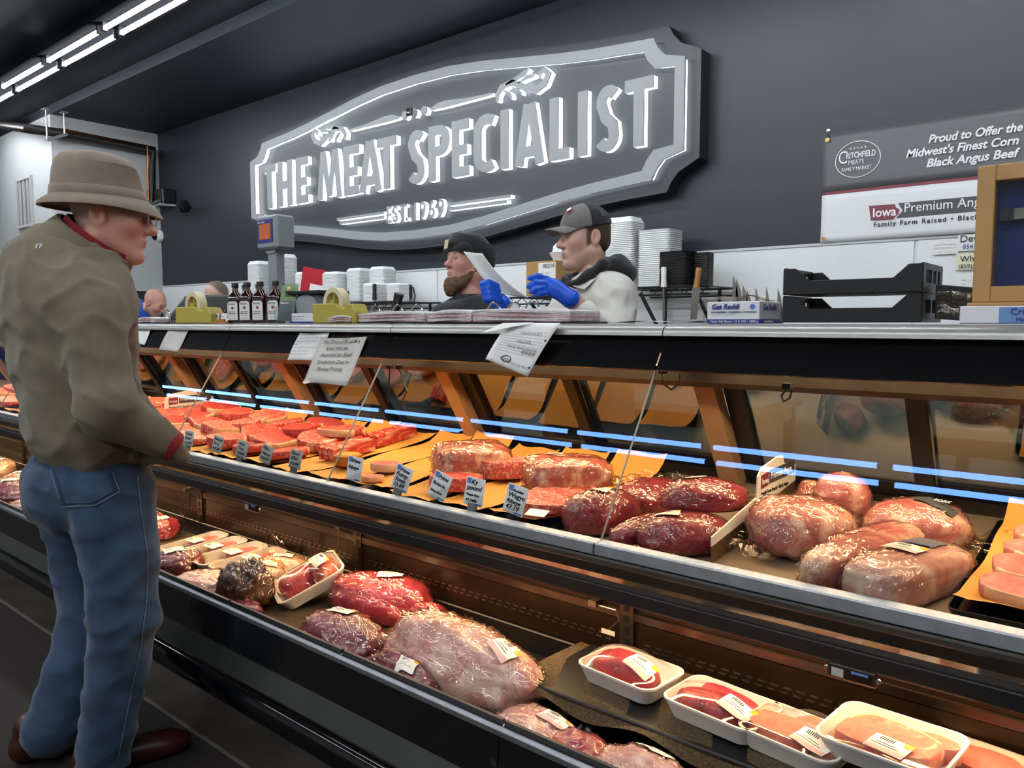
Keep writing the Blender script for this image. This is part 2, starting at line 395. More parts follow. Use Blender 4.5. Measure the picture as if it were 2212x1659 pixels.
# posts and rear sliding doors (leaning)
DB, DT = Vector((0, 2.31, .845)), Vector((0, 2.09, 1.20))
def lean(x0, x1, t0, t1, f, th):   # a bar lying in the plane of the doors: t along the height, f offset to the front
    d = DT - DB; n = Vector((0, -d.z, d.y)).normalized(); P = lambda t, o: DB + d * t + n * o
    a, b, c, e = P(t0, f), P(t0, f + th), P(t1, f + th), P(t1, f)
    return [(x0, b.y, b.z), (x1, b.y, b.z), (x1, a.y, a.z), (x0, a.y, a.z), (x0, c.y, c.z), (x1, c.y, c.z), (x1, e.y, e.z), (x0, e.y, e.z)]
for i, s in enumerate(SEAM):
    MB().hexa(lean(s - .035, s + .03, -.1, 1.0, .01, .05)).build('post', 'post_tan', case, bevel=.003)
    MB().hexa(lean(s + .03, s + .085, -.1, 1.0, -.02, .03)).build('door_stile', 'black_matte', case)
    if i < len(SEAM) - 1:
        mid = s + PITCHX / 2
        for (a, b, f) in ((s + .085, mid + .03, -.015), (mid - .02, s + PITCHX - .035, -.035)):
            MB().hexa(lean(a, b, .12, .98, f, .006)).build('sliding_door_glass', 'glass_door', case)
            MB().hexa(lean(a, b, .0, .12, f - .006, .018)).build('door_rail', 'black_matte', case)
        MB().hexa(lean(mid - .022, mid + .022, .0, 1.0, -.02, .026)).build('door_stile', 'black_matte', case)
MB().hexa(lean(CX0, CX1, -.12, .0, -.03, .10)).build('door_track', 'bronze', case)
# upper deck, front rail, mirror strip, black lower edge
MB().hexa([(CX0, DY0, DZ0 - .03), (CX1, DY0, DZ0 - .03), (CX1, DY1, DZ1 - .03), (CX0, DY1, DZ1 - .03), (CX0, DY0, DZ0), (CX1, DY0, DZ0), (CX1, DY1, DZ1), (CX0, DY1, DZ1)]).build('deck_pan', 'pan_steel', case)
for i in range(len(SEAM) - 1):
    a, b = SEAM[i] + .0012, SEAM[i + 1] - .0012
    MB().prism([(1.530, .812), (1.506, .808), (1.503, .790), (1.530, .785)], a, b).build('inner_ledge', 'rail_pale', case)
    MB().prism([(1.512, .797), (1.498, .812), (1.494, .810), (1.490, .783), (1.512, .780)], a, b).build('glass_rail', 'aluminium', case, bevel=.002)
MB().box((CX0, 1.497, .780), (CX1, 1.53, .792)).build('rail_gap', 'black_matte', case)
MB().prism([(1.53, .781), (1.490, .781), (1.485, .777), (1.485, .768), (1.490, .763), (1.53, .763)], CX0, CX1).build('front_rail', 'steel', case, sm=30)
MB().box((CX0, 1.490, .7416), (CX1, 1.53, .763)).build('rail_lower', 'steel_dark', case)
MB().prism([(1.491, .7416), (1.503, .711), (1.53, .711), (1.53, .7416)], CX0, CX1).build('mirror_strip', 'mirror_steel', case)
MB().prism([(1.489, .714), (1.489, .683), (1.493, .679), (1.512, .679), (1.512, .714)], CX0, CX1).build('lower_edge', 'black_matte', case, bevel=.002)
for i in range(len(SEAM) - 1):
    MB().tube([(SEAM[i] + .04, 1.53, .700), (SEAM[i + 1] - .04, 1.53, .700)], .010, 8).build('case_lamp', 'case_lamp_low', case)
# bin: ceiling, back panels, floor
MB().box((CX0, 1.512, .714), (CX1, 2.30, .755)).build('deck_box', 'brown_panel', case)
for i in range(len(SEAM) - 1):
    a, b = SEAM[i] + .001, SEAM[i + 1] - .001
    MB().box((a, 1.655, .47), (b, 1.68, .714)).build('back_panel', 'brown_panel', case)
    MB().box((a, 1.648, .575), (b, 1.656, .600)).build('panel_rib', 'steel_dark', case, bevel=.003)
    sl = MB()
    for j in range(34):
        xx = a + .04 + j * (PITCHX - .08) / 34
        for zz in (.508, .520): sl.box((xx + (.008 if zz > .51 else 0), 1.6535, zz), (xx + .017 + (.008 if zz > .51 else 0), 1.6555, zz + .004))
    sl.build('air_slots', 'steel', case)['kind'] = 'stuff'
    MB().box((a, 1.645, .40), (b, 1.70, .468)).build('base_panel', 'black_plastic', case, bevel=.003)
    MB().box((SEAM[i] - .02, 1.645, .47), (SEAM[i] + .02, 1.656, .714)).build('shelf_upright', 'steel_dark', case)
    for zz in (.49, .52, .55, .58, .61, .64, .67):
        MB().box((SEAM[i] - .007, 1.643, zz - .009), (SEAM[i] + .007, 1.6455, zz + .009)).build('upright_slot', 'black_matte', case)
MB().box((CX0, 1.17, .34), (CX1, 1.66, .405)).build('bin_floor', 'black_matte', case)
# front lip and lower body
LS = [-1.0 + .5375 * k for k in range(-16, 5)]
for i in range(len(LS) - 1):
    a, b = LS[i] + .004, LS[i + 1] - .004
    MB().prism([(1.162, .50), (1.166, .508), (1.174, .508), (1.177, .50), (1.177, .40), (1.162, .40)], a, b).build('lip_strip', 'black_plastic', case)
    MB().box((LS[i] - .003, 1.164, .40), (LS[i] + .003, 1.174, .498)).build('lip_clip', 'white_plastic', case)
MB().prism([(1.150, .493), (1.163, .497), (1.163, .480), (1.150, .480)], CX0, CX1).build('lip_trim', 'aluminium', case, bevel=.001)
pmat('smoked', '#131314', 0.16, spec=0.5, var=.2, vscale=4, coat=.2)
pmat('ledge_grey', '#4a4b49', 0.3, metal=.6, var=.12, vscale=5)
for i in range(0, len(LS) - 1, 2):
    MB().prism([(1.152, .482), (1.160, .482), (1.160, .38), (1.140, .378)], LS[i] + .0015, LS[min(i + 2, len(LS) - 1)] - .0015).build('lower_front_panel', 'smoked', case)
    MB().prism([(1.1405, .380), (1.16, .380), (1.16, .322), (1.112, .322), (1.112, .328)], LS[i] + .001, LS[min(i + 2, len(LS) - 1)] - .001).build('lower_ledge', 'ledge_grey', case)
MB().prism([(1.16, .324), (1.105, .324), (1.092, .314), (1.084, .296), (1.082, .276), (1.086, .258), (1.098, .246), (1.16, .246)], CX0, CX1).build('bumper', 'black_gloss', case, sm=50)
MB().box((CX0, 1.15, .20), (CX1, 1.40, .40)).build('lower_body', 'black_matte', case)
MB().box((CX0, 1.36, .0), (CX1, 2.25, .34)).build('kick_plate', 'black_matte', case)
MB().box((CX0, 2.24, .0), (CX1, 2.33, .82)).build('rear_body', 'steel', case)
# ------------------------------------------------------------------ the lit wall sign
emat('sign_glow', '#f2f8ff', SIGN_STRENGTH)
pmat('sign_face', '#989b9c', 0.45)
pmat('sign_panel', '#25282c', 0.4, var=.05, vscale=3)
SX, SY = -4.756, WALL_Y - .03
sign = thing('lit_wall_sign', 'large dark wall sign with grey raised letters and white edge lighting', 'sign', (SX, WALL_Y, 0))
def sign_outline(g=0.0):
    """symmetric plaque outline in x,z about the sign centre; g grows it"""
    q = [(2.44 + g, 2.965 + g * .6), (2.30 + g, 3.005 + g), (2.25 + g, 3.06 + g), (2.216 + g, 3.125 + g)]
    top = [(2.0, 3.140), (1.75, 3.160), (1.45, 3.195), (1.1, 3.245), (.75, 3.295), (.4, 3.33), (0, 3.340)]
    q += [(x, z + g) for x, z in top]
    right_top = q; left_top = [(-x, z) for x, z in reversed(q[:-1])]
    up_ = right_top + left_top; dn = [(x, 5.366 - z) for x, z in reversed(up_)]
    return up_ + dn
def xz_solid(name, poly, y0, y1, mat, parent, **kw):
    return MB().prism(poly, y0, y1, 'y').build(name, mat, parent, **kw)
out = sign_outline(.075)
xz_solid('panel', out, -.12, -.0, 'sign_panel', sign)
def ring_solid(name, a, b, y0, y1, mat, parent):
    n = len(a); m = MB()
    vs = [(p[0], y0, p[1]) for p in a] + [(p[0], y0, p[1]) for p in b] + [(p[0], y1, p[1]) for p in a] + [(p[0], y1, p[1]) for p in b]
    fs = []
    for i in range(n):
        j = (i + 1) % n
        fs += [(i, j, n + j, n + i), (2 * n + i, 3 * n + i, 3 * n + j, 2 * n + j), (i, 2 * n + i, 2 * n + j, j), (n + i, n + j, 3 * n + j, 3 * n + i)]
    return m.add(vs, fs).build(name, mat, parent)
bf = ring_solid('border', sign_outline(0), sign_outline(-.07), -.186, -.172, 'sign_face', sign)
ring_solid('border_glow', sign_outline(-.012), sign_outline(-.058), -.1715, -.128, 'sign_glow', bf)
def stroke(m, path, t, y0, y1, taper=None):
    path = [Vector((p[0], 0, p[1])) for p in path]; n = len(path); rings = []
    for i, p in enumerate(path):
        d0 = (p - path[i - 1]).normalized() if i > 0 else None
        d1 = (path[i + 1] - p).normalized() if i < n - 1 else None
        d = ((d0 or d1) + (d1 or d0)).normalized(); nn = Vector((-d.z, 0, d.x))
        k = 1.0
        if d0 and d1: k = 1.0 / max(.45, (d0 + d1).length / 2)
        h = (t if taper is None else taper[i]) / 2 * k
        rings.append([(p.x + nn.x * h, y0, p.z + nn.z * h), (p.x - nn.x * h, y0, p.z - nn.z * h), (p.x - nn.x * h, y1, p.z - nn.z * h), (p.x + nn.x * h, y1, p.z + nn.z * h)])
    m.loft(rings)
def arc(cx, cz, rx, rz, a0, a1, n=12): return [(cx + rx * math.cos(math.radians(a0 + (a1 - a0) * i / n)), cz + rz * math.sin(math.radians(a0 + (a1 - a0) * i / n))) for i in range(n + 1)]
def glyph(ch, w, h, t):
    q = t / 2
    if ch == 'T': return [[(0, h - q), (w, h - q)], [(w / 2, h - q), (w / 2, 0)]]
    if ch == 'H': return [[(q, 0), (q, h)], [(w - q, 0), (w - q, h)], [(q, h * .47), (w - q, h * .47)]]
    if ch == 'E': return [[(q, 0), (q, h)], [(q, h - q), (w, h - q)], [(q, q), (w, q)], [(q, h * .47), (w * .88, h * .47)]]
    if ch == 'I': return [[(w / 2, 0), (w / 2, h)]]
    if ch == 'L': return [[(q, h), (q, 0)], [(q, q), (w, q)]]
    if ch == 'A': return [[(q * .9, 0), (w / 2 - q * .35, h)], [(w - q * .9, 0), (w / 2 + q * .35, h)], [(w * .2, h * .22), (w * .8, h * .22)]]
    if ch == 'M': return [[(q * .9, 0), (w * .24, h)], [(w - q * .9, 0), (w * .76, h)], [(w * .25, h), (w * .5, h * .06)], [(w * .75, h), (w * .5, h * .06)]]
    if ch == 'P': return [[(q, 0), (q, h)], [(q, h - q)] + arc(w * .45, h * .72, w * .55 - q, h * .28 - q, 90, -90) + [(q, h * .44 + q)]]
    if ch == 'C': return [arc(w * .62, h * .72, w * .62 - q, h * .28 - q, 50, 180, 10) + arc(w * .62, h * .28, w * .62 - q, h * .28 - q, 180, 310, 10)]
    if ch == 'S': return [arc(w * .55, h * .745, w * .5 - q, h * .255 - q, 40, 190, 10) + [(w * .42, h * .52), (w * .72, h * .40)] + arc(w * .47, h * .245, w * .5 - q, h * .245 - q, 15, -150, 10)]
    return []
letters = [('T', -6.974, -6.75), ('H', -6.714, -6.475), ('E', -6.412, -6.226), ('M', -6.069, -5.715), ('E', -5.679, -5.464), ('A', -5.459, -5.17), ('T', -5.22, -4.978), ('S', -4.836, -4.631), ('P', -4.587, -4.346), ('E', -4.323, -4.143), ('C', -4.089, -3.878), ('I', -3.821, -3.739), ('A', -3.677, -3.416), ('L', -3.362, -3.192), ('I', -3.12, -3.041), ('S', -2.976, -2.786), ('T', -2.747, -2.536)]
def raised(name, paths, t, parent, tapers=None, ox=0.0, oz=0.0):
    f = MB(); g = MB()
    for i, p in enumerate(paths):
        p = [(x + ox, z + oz) for x, z in p]
        tp = tapers[i] if tapers else None
        e_ = .0006 * i; stroke(f, p, t, -.184 - e_, -.172, tp); stroke(g, p, t * .94, -.1715, -.128 - e_, [x * .94 for x in tp] if tp else None)
    fo = f.build(name, 'sign_face', parent); g.build('glow', 'sign_glow', fo); return fo
for ch, a, b in letters:
    raised('letter', glyph(ch, b - a, .43, .076 if ch != 'M' else .066), .076 if ch != 'M' else .066, sign, None, a - SX, 2.47)
# EST. 1969 in small letters
def small_text(s, x, z, size, xs):
    me = text_mesh(s, size, xs=xs, bold=.002, ext=.006); me.materials.clear(); me.materials.append(M['sign_face'])
    fo = mesh_obj('letter', me, sign); fo.matrix_local = frame((x - SX, -.176, z), (1, 0, 0), (0, 0, 1))
    mg = me.copy(); mg.materials.clear(); mg.materials.append(M['sign_glow']); go = mesh_obj('glow', mg, fo); go.location = (0, 0, -.024); go.scale = (1, 1, 2.8)
for s, x in (('E', -5.115), ('S', -5.035), ('T', -4.945), ('.', -4.872), ('1', -4.79), ('9', -4.70), ('6', -4.595), ('9', -4.49)):
    small_text(s, x, 2.185, .195, .72)
for (x0, x1, z, sg) in ((-5.79, -5.14, 2.272, 1), (-5.75, -5.14, 2.236, 1), (-4.365, -3.725, 2.266, 1), (-4.365, -3.76, 2.230, 1)):
    raised('bar', [[(x0, z), (x1, z)]], .022, sign, None, -SX, 0)
for pts, tp in (([(-5.59, 3.036), (-5.35, 3.04), (-5.12, 3.05), (-5.02, 3.05), (-4.93, 3.037)], [.012, .024, .05, .046, .012]), ([(-4.56, 3.037), (-4.47, 3.05), (-4.38, 3.05), (-4.15, 3.04), (-3.90, 3.036)], [.012, .046, .05, .024, .012])):
    raised('dart', [pts], .03, sign, [tp], -SX, 0)
for cx, r in ((-4.868, .034), (-4.752, .036), (-4.635, .034)):
    poly = [(cx - SX + r * math.cos(a * math.pi / 10), 3.041 + r * math.sin(a * math.pi / 10)) for a in range(20)]
    fo = xz_solid('disc', poly, -.184, -.172, 'sign_face', sign); xz_solid('glow', [(cx - SX + (p[0] - cx + SX) * .9, 3.041 + (p[1] - 3.041) * .9) for p in poly], -.1715, -.128, 'sign_glow', fo)
MB().tube([(-.018, -.23, 3.06), (.02, -.23, 3.06), (.02, -.23, 3.02), (-.02, -.23, 3.02)], .016, 8).build('spotlight', 'black_plastic', sign)
for s in (-1, 1):
    cx = -3.61 - SX if s > 0 else -5.90 - SX
    A = lambda pts: [(cx + s * x, 3.045 + z) for x, z in pts]
    raised('scroll', [A([(-.24, -.075), (-.245, -.03), (-.20, .02), (-.10, .035), (.02, -.02), (.12, -.06), (.20, -.03), (.235, .03), (.20, .065), (.16, .05), (.165, .02)])], .04, sign, [[.02, .035, .042, .045, .045, .048, .046, .042, .036, .03, .018]])
    raised('scroll', [A([(-.16, .03), (-.06, .055), (.02, .075), (.055, .10)])], .03, sign, [[.012, .03, .04, .012]])
    raised('scroll', [A([(-.04, .02), (.05, .045), (.11, .045)])], .03, sign, [[.01, .03, .02]])
    raised('scroll', [A([(-.18, -.005), (-.12, -.045), (-.105, -.075)])], .03, sign, [[.012, .028, .018]])
    raised('scroll', [A([(-.10, .0), (-.04, -.035), (-.01, -.06)])], .03, sign, [[.012, .026, .016]])

# ------------------------------------------------------------------ vinyl banner
pmat('banner_grey', '#5a5a5c', 0.42, bmp=.15, bscale=4, bdist=.03)
pmat('banner_white', '#dfe1e2', 0.42, bmp=.1, bscale=4, bdist=.03)
pmat('maroon', '#7c2f3f', 0.45)
pmat('print_white', '#f1f1f1', 0.5)
pmat('charcoal_print', '#474749', 0.5)
pmat('brass', '#a58a55', 0.35, metal=1.0)
BX0, BX1, BZ0, BZ1 = -1.52, 1.3, 1.79, 2.40
ban = thing('vinyl_banner', 'grey and white vinyl banner with maroon stripe taped on the dark wall', 'banner', (BX0, WALL_Y - .025, BZ0))
def bandy(u, v): return .003 * math.sin(u * 7 + v * 4) + .003 * math.sin(v * 9 + u * 5)
def ban_part(name, z0, z1, mat):
    m = MB(); L = BX1 - BX0; H = BZ1 - BZ0
    m.grid(lambda u, v: (u * L, bandy(u * L, z0 + v * (z1 - z0)) * .6, z0 + v * (z1 - z0)), 60, 8)
    o = m.build(name, mat, ban, sm=80); md = o.modifiers.new('thick', 'SOLIDIFY'); md.thickness = .0015; return o
ban_part('grey_field', .285, .61, 'banner_grey'); ban_part('maroon_stripe', .268, .285, 'maroon'); ban_part('white_field', 0, .268, 'banner_white')
def bt(s, mat, x, z, size, **kw): return text(s, mat, frame((x - BX0, -.0062, z - BZ0), (1, 0, 0), (0, 0, 1)), ban, size, **kw)
bt('Proud to Offer the', 'print_white', -.98, 2.272, .060, shear=.22, bold=.0016, xs=.90, ext=.0003)
bt("Midwest's Finest Corn", 'print_white', -1.085, 2.210, .060, shear=.22, bold=.0016, xs=.93, ext=.0003)
bt('Black Angus Beef', 'print_white', -.985, 2.149, .060, shear=.22, bold=.0016, xs=.97, ext=.0003)
bt('Premium Angus', 'print_white', -1.085, 1.925, .068, xs=.95)
bt('Iowa', 'print_white', -1.243, 1.912, .068, xs=.92, bold=.001)
bt('Family Farm Raised \u2022 Black Angus', 'ink', -1.235, 1.858, .036, space=1.25, bold=.0006)
iow = [(-1.262, 1.975), (-1.13, 1.972), (-1.125, 1.955), (-1.105, 1.94), (-1.112, 1.915), (-1.128, 1.903), (-1.135, 1.892), (-1.25, 1.897), (-1.255, 1.93)]
MB().prism([(x - BX0, z - BZ0) for x, z in iow], -.0062, -.003, 'y').build('state_logo', 'maroon', ban)
MB().prism([(x - BX0, z - BZ0) for x, z in [(-1.115, 1.975), (-.40, 1.975), (-.40, 1.897), (-1.12, 1.897), (-1.09, 1.935)]], -.0058, -.003, 'y').build('name_bar', 'charcoal_print', ban)
cx, cz = -1.33 - BX0, 2.237 - BZ0
el = [(cx + .118 * math.cos(a * math.pi / 20), -.006, cz + .098 * math.sin(a * math.pi / 20)) for a in range(41)]
MB().tube(el, .0028, 4).build('logo_ring', 'print_white', ban)
bt('C', 'print_white', -1.435, 2.222, .10, xs=.75); bt('RITCHFIELD', 'print_white', -1.392, 2.247, .044, xs=.66, bold=.0008); bt('MEATS', 'print_white', -1.38, 2.213, .033, xs=.85); bt('FAMILY MARKET', 'print_white', -1.415, 2.178, .028, xs=.78)
bt('* * * * *', 'print_white', -1.375, 2.285, .028)
for (x, z) in ((BX0 + .025, BZ1 - .035), (BX0 + .02, BZ0 + .02)):
    MB().lathe([(.004, 0), (.012, 0), (.012, .004), (.004, .004)], 12).build('grommet', 'brass', ban, (x - BX0, -.012, z - BZ0), (math.pi / 2, 0, 0))
MB().box((.02, -.012, .585), (.035, -.006, .635)).build('tape', 'glass_clear', ban)
# notes taped on the white panels
pmat('note_cream', '#e3dfc4', 0.7)
def wall_note(px0, py0, px1, py1, lab, lines, mat='paper_white', rz=0.0):
    a = at_y(px0, py0, WALL_Y - .02); b = at_y(px1, py1, WALL_Y - .02); w, h = b.x - a.x, a.z - b.z
    t = thing('taped_note', lab, 'note', (a.x, WALL_Y - .02, b.z))
    MB().grid(lambda u, v: (u * w, -.004 - .004 * math.sin(u * 3) * v, v * h), 6, 6).build('sheet', mat, t)
    for s, x, z, sz, mt in lines: text(s, mt, frame((x * w, -.0095, z * h), (1, 0, 0), (0, 0, 1)), t, sz)
wall_note(2015, 520, 2070, 548, 'small printed ticket taped on the white wall under the banner', [('------ ---- ------', .08, .62, .018, 'ink_grey'), ('---- --- ----- ---', .08, .4, .018, 'ink_grey'), ('--   ---   --  ---', .05, .1, .016, 'ink_grey')])
wall_note(2070, 508, 2125, 540, 'note with underlined handwritten heading, topmost beside the wooden frame', [('Devo', .08, .55, .05, 'ink'), ('854', .2, .12, .032, 'ink_blue')])
wall_note(2066, 548, 2125, 582, 'cream handwritten note taped in the middle beside the wooden frame', [('Who', .15, .5, .042, 'ink'), ('(859)2', .1, .1, .03, 'ink')], 'note_cream')
wall_note(2066, 592, 2125, 622, 'faint printed note, lowest of the wall notes by the wooden frame', [('---- ---', .2, .5, .02, 'ink_grey'), ('---', .2, .2, .02, 'ink_grey')])

# ------------------------------------------------------------------ wall shelves and stacked foam trays
pmat('foam_white', '#eceeee', 0.55, bmp=.05, bscale=200)
pmat('foam_black', '#151516', 0.5)
def wire_shelf(name, label, x0, x1, y0, y1, z):
    t = thing(name, label, 'shelf', (x0, y1, z))
    L, D = x1 - x0, y1 - y0
    for yy in (0, -D): MB().tube([(0, yy, 0), (L, yy, 0)], .008, 6).build('rim_wire', 'black_matte', t); MB().tube([(0, yy, -.045), (L, yy, -.045)], .006, 6).build('rim_wire', 'black_matte', t)
    zig = []
    n = int(L / .05)
    for i in range(n + 1): zig.append((L * i / n, -D, -.045 if i % 2 else 0))
    MB().tube(zig, .004, 5).build('truss_wire', 'black_matte', t)
    for i in range(int(L / .1) + 1): MB().tube([(min(L, .1 * i), 0, 0), (min(L, .1 * i), -D, 0)], .004, 5).build('cross_wire', 'black_matte', t)
    for xx in (.12, L - .12):
        MB().tube([(xx, -.01, -.35), (xx, -.01, 0)], .012, 4).build('bracket', 'black_matte', t); MB().tube([(xx, -.01, -.33), (xx, -D * .8, -.03)], .012, 4).build('bracket_arm', 'black_matte', t)
    return t
wire_shelf('wire_shelf', 'black wire wall shelf holding foam trays left of the bearded butcher', -7.25, -4.60, 4.12, 4.56, 1.500)
wire_shelf('wire_shelf', 'black wire wall shelf behind the butcher in the cap', -2.62, -2.0, 4.15, 4.56, 1.545)
def sqring(w, d, z, r=.13, n=5):
    pts = []
    for cx, cy, a0 in ((1, 1, 0), (-1, 1, 90), (-1, -1, 180), (1, -1, 270)):
        R = r * min(w, d); 
        for i in range(n): a = math.radians(a0 + 90 * i / (n - 1)); pts.append((cx * (w / 2 - R) + R * math.cos(a), cy * (d / 2 - R) + R * math.sin(a), z))
    return pts
def foam_stack(px0, px1, pyt, pyb, Y, label, mat='foam_white', step=.012, dome=True, group='stacked foam trays'):
    b0, b1 = at_y(px0, pyb, Y), at_y(px1, pyb, Y); top = at_y((px0 + px1) / 2, pyt, Y)
    # seen at an angle: the face width across the picture is w*cos + d*sin of the view angle
    mid = (b0 + b1) / 2; ang = math.atan2(-mid.x, Y); span = (b1.x - b0.x) * math.cos(ang)
    w = 1.22 * span / (math.cos(ang) + .8 * math.sin(ang)); d = .8 * w
    h = top.z - b0.z
    t = thing('foam_tray_stack', label, 'foam trays', (mid.x, Y, b0.z + .001), 0, group)
    n = max(3, int(h / step)); m = MB(); rings = []
    for i in range(n):
        z = h * i / n * (.93 if dome else 1)
        rings += [sqring(w * .95, d * .95, z), sqring(w, d, z + step * .5), sqring(w, d, z + step * .62)]
    m.loft(rings); m.build('trays', mat, t)['kind'] = 'stuff'
    z = rings[-1][0][2]
    if dome: m2 = MB(); m2.loft([sqring(w, d, z), sqring(w * .97, d * .97, z + .004), sqring(w * .80, d * .80, h), sqring(w * .76, d * .76, h)]); m2.build('top_tray', mat, t, sm=35)
    else:
        m2 = MB(); m2.loft([sqring(w * .96, d * .96, z), sqring(w, d, z + .008), sqring(w * .97, d * .97, z + .008), sqring(w * .93, d * .93, z + .001)]); m2.build('top_tray', mat, t, sm=35)
    return t
ZS = 4.36
for (a, b, t_, b_, Y, lab, mt, dome) in (
    (540, 588, 565, 652, 4.32, 'white foam tray stack at the far left, behind the sauce bottles', 'foam_white', True),
    (590, 641, 550, 652, 4.34, 'tall white foam tray stack right behind the grey display pole', 'foam_white', True),
    (641, 672, 588, 652, 4.36, 'low white foam tray stack between the pole and the red binder', 'foam_white', True),
    (701, 756, 588, 652, 4.34, 'white foam tray stack just right of the red binder', 'foam_white', True),
    (753, 800, 580, 652, 4.42, 'white foam tray stack in the middle of the left wall shelf', 'foam_white', True),
    (802, 853, 577, 652, 4.40, 'tallest white foam tray stack on the right half of the left shelf', 'foam_white', True),
    (788, 838, 612, 654, 4.24, 'short white foam tray stack in front of the taller ones', 'foam_white', True),
    (839, 882, 612, 654, 4.26, 'short white foam tray stack nearest the shelf end and power adapter', 'foam_white', True),
    (1312, 1386, 472, 622, 4.34, 'tallest white foam tray stack behind the butcher in the cap', 'foam_white', True),
    (1384, 1467, 500, 622, 4.36, 'thick white foam tray stack beside the black trays', 'foam_white', False),
    (1429, 1500, 546, 621, 4.24, 'black foam tray stack in front on the right wall shelf', 'foam_black', False),
    (1500, 1538, 548, 621, 4.30, 'black foam tray stack at the right end of the wall shelf', 'foam_black', False)):
    foam_stack(a, b, t_, b_, Y, lab, mt, .012 if mt == 'foam_white' else .010, dome)
# red binder leaning on the shelf
pmat('red_vinyl', '#b3142a', 0.35)
rb = thing('red_binder', 'red binder leaning on the left wall shelf between foam stacks', 'binder', at_y(680, 652, 4.3), (0.0, .18, .3))
MB().box((-.16, -.02, 0), (.10, -.006, .30)).build('cover', 'red_vinyl', rb, bevel=.003); MB().box((-.16, .006, 0), (.10, .02, .30)).build('cover', 'red_vinyl', rb, bevel=.003)
MB().box((-.165, -.02, 0), (-.155, .02, .30)).build('spine', 'red_vinyl', rb); MB().box((-.06, -.0225, .05), (.09, -.0205, .16)).build('label', 'paper_white', rb)
fbx = thing('flat_foam_box', 'flat white foam container lying under the stacks on the left shelf', 'container', at_y(715, 652, 4.22))
MB().box((-.24, -.06, .0), (.12, .06, .05)).build('base', 'foam_white', fbx, bevel=.01); MB().box((-.245, -.065, .052), (.125, .065, .075)).build('lid', 'foam_white', fbx, bevel=.008)
# cardboard carton with cups on top
pmat('cardboard', '#b08a55', 0.8, var=.08, vscale=6)
cb = thing('cardboard_carton', 'brown cardboard carton with printed label behind the butchers', 'box', at_y(1195, 640, 4.3))
wire_shelf('wire_shelf', 'short black wire shelf under the cardboard carton', -3.50, -3.02, 4.15, 4.56, at_y(1195, 640, 4.3).z - .01)
zc = at_y(1195, 567, 4.3).z - at_y(1195, 640, 4.3).z
MB().box((-.13, -.14, 0.003), (.13, .14, zc)).build('carton', 'cardboard', cb, bevel=.003)
MB().box((-.02, -.143, zc * .35), (.125, -.141, zc * .95)).build('label', 'paper_white', cb)
text('00216', 'ink', frame((.02, -.1435, zc * .8), (1, 0, 0), (0, 0, 1)), cb, .04)
text('--- ----', 'ink', frame((.0, -.1435, zc * .62), (1, 0, 0), (0, 0, 1)), cb, .03); text('IIIII', 'ink', frame((.0, -.1435, zc * .42), (1, 0, 0), (0, 0, 1)), cb, .04)
cu = thing('foam_cup_stack', 'small white foam bowls stacked on the cardboard carton', 'bowls', at_y(1198, 567, 4.3) + Vector((.02, .04, .002)))
MB().lathe([(.0, 0), (.04, 0), (.075, .06), (.078, .065), (.06, .066), (.05, .05), (0, .045)], 18).build('bowl', 'foam_white', cu, sm=40)
MB().lathe([(.0, .066), (.07, .066), (.055, .075), (.05, .11), (.03, .13), (0, .135)], 18).build('lid', 'foam_white', cu, sm=40)
# knives hung in the shelf edge
pmat('wood', '#a8763f', 0.5, var=.15, vscale=20)
def hung_tool(px, pyt, pym, pyb, Y, lab, hm, dx=0.0, blade=False):
    top, mid, bot = at_y(px + dx, pyt, Y), at_y(px + dx * .5, pym, Y), at_y(px, pyb, Y)
    t = thing('hung_knife' if blade else 'honing_steel', lab, 'knife' if blade else 'honing steel', (mid.x, mid.y, mid.z))
    a, b = top - mid, bot - mid
    MB().tube([a, a * .9, a * .5, Vector((0, 0, 0))], [.014, .018, .016, .02], 8).build('handle', hm, t, sm=50)
    if blade: MB().hexa([(b.x - .02, -.002, b.z), (b.x + .02, -.002, b.z), (b.x + .02, .002, b.z), (b.x - .02, .002, b.z), (-.025, -.003, 0), (.025, -.003, 0), (.025, .003, 0), (-.025, .003, 0)]).build('blade', 'steel', t)
    else: MB().tube([Vector((0, 0, 0)), b], .008, 8).build('rod', 'steel', t, sm=50)
hung_tool(1434, 577, 620, 690, 4.13, 'honing steel with white handle hanging at the right wall shelf', 'white_plastic')
hung_tool(1498, 578, 622, 690, 4.13, 'knife with brown wooden handle hanging at the right shelf end', 'wood', 12, True)
hung_tool(809, 613, 648, 690, 4.13, 'honing steel with black handle hanging at the left wall shelf', 'black_plastic')
ad = thing('power_adapter', 'black power adapter with looping cable at the left shelf end', 'adapter', at_y(880, 640, 4.57))
MB().box((-.05, -.06, -.02), (.05, .015, .10)).build('body', 'black_plastic', ad, bevel=.006)
MB().tube([(.05, -.02, .08), (.10, -.02, .07), (.12, -.02, .0), (.09, -.02, -.12), (.13, -.02, -.22), (.22, -.02, -.25)], .006, 6).build('cable', 'black_plastic', ad, sm=40)
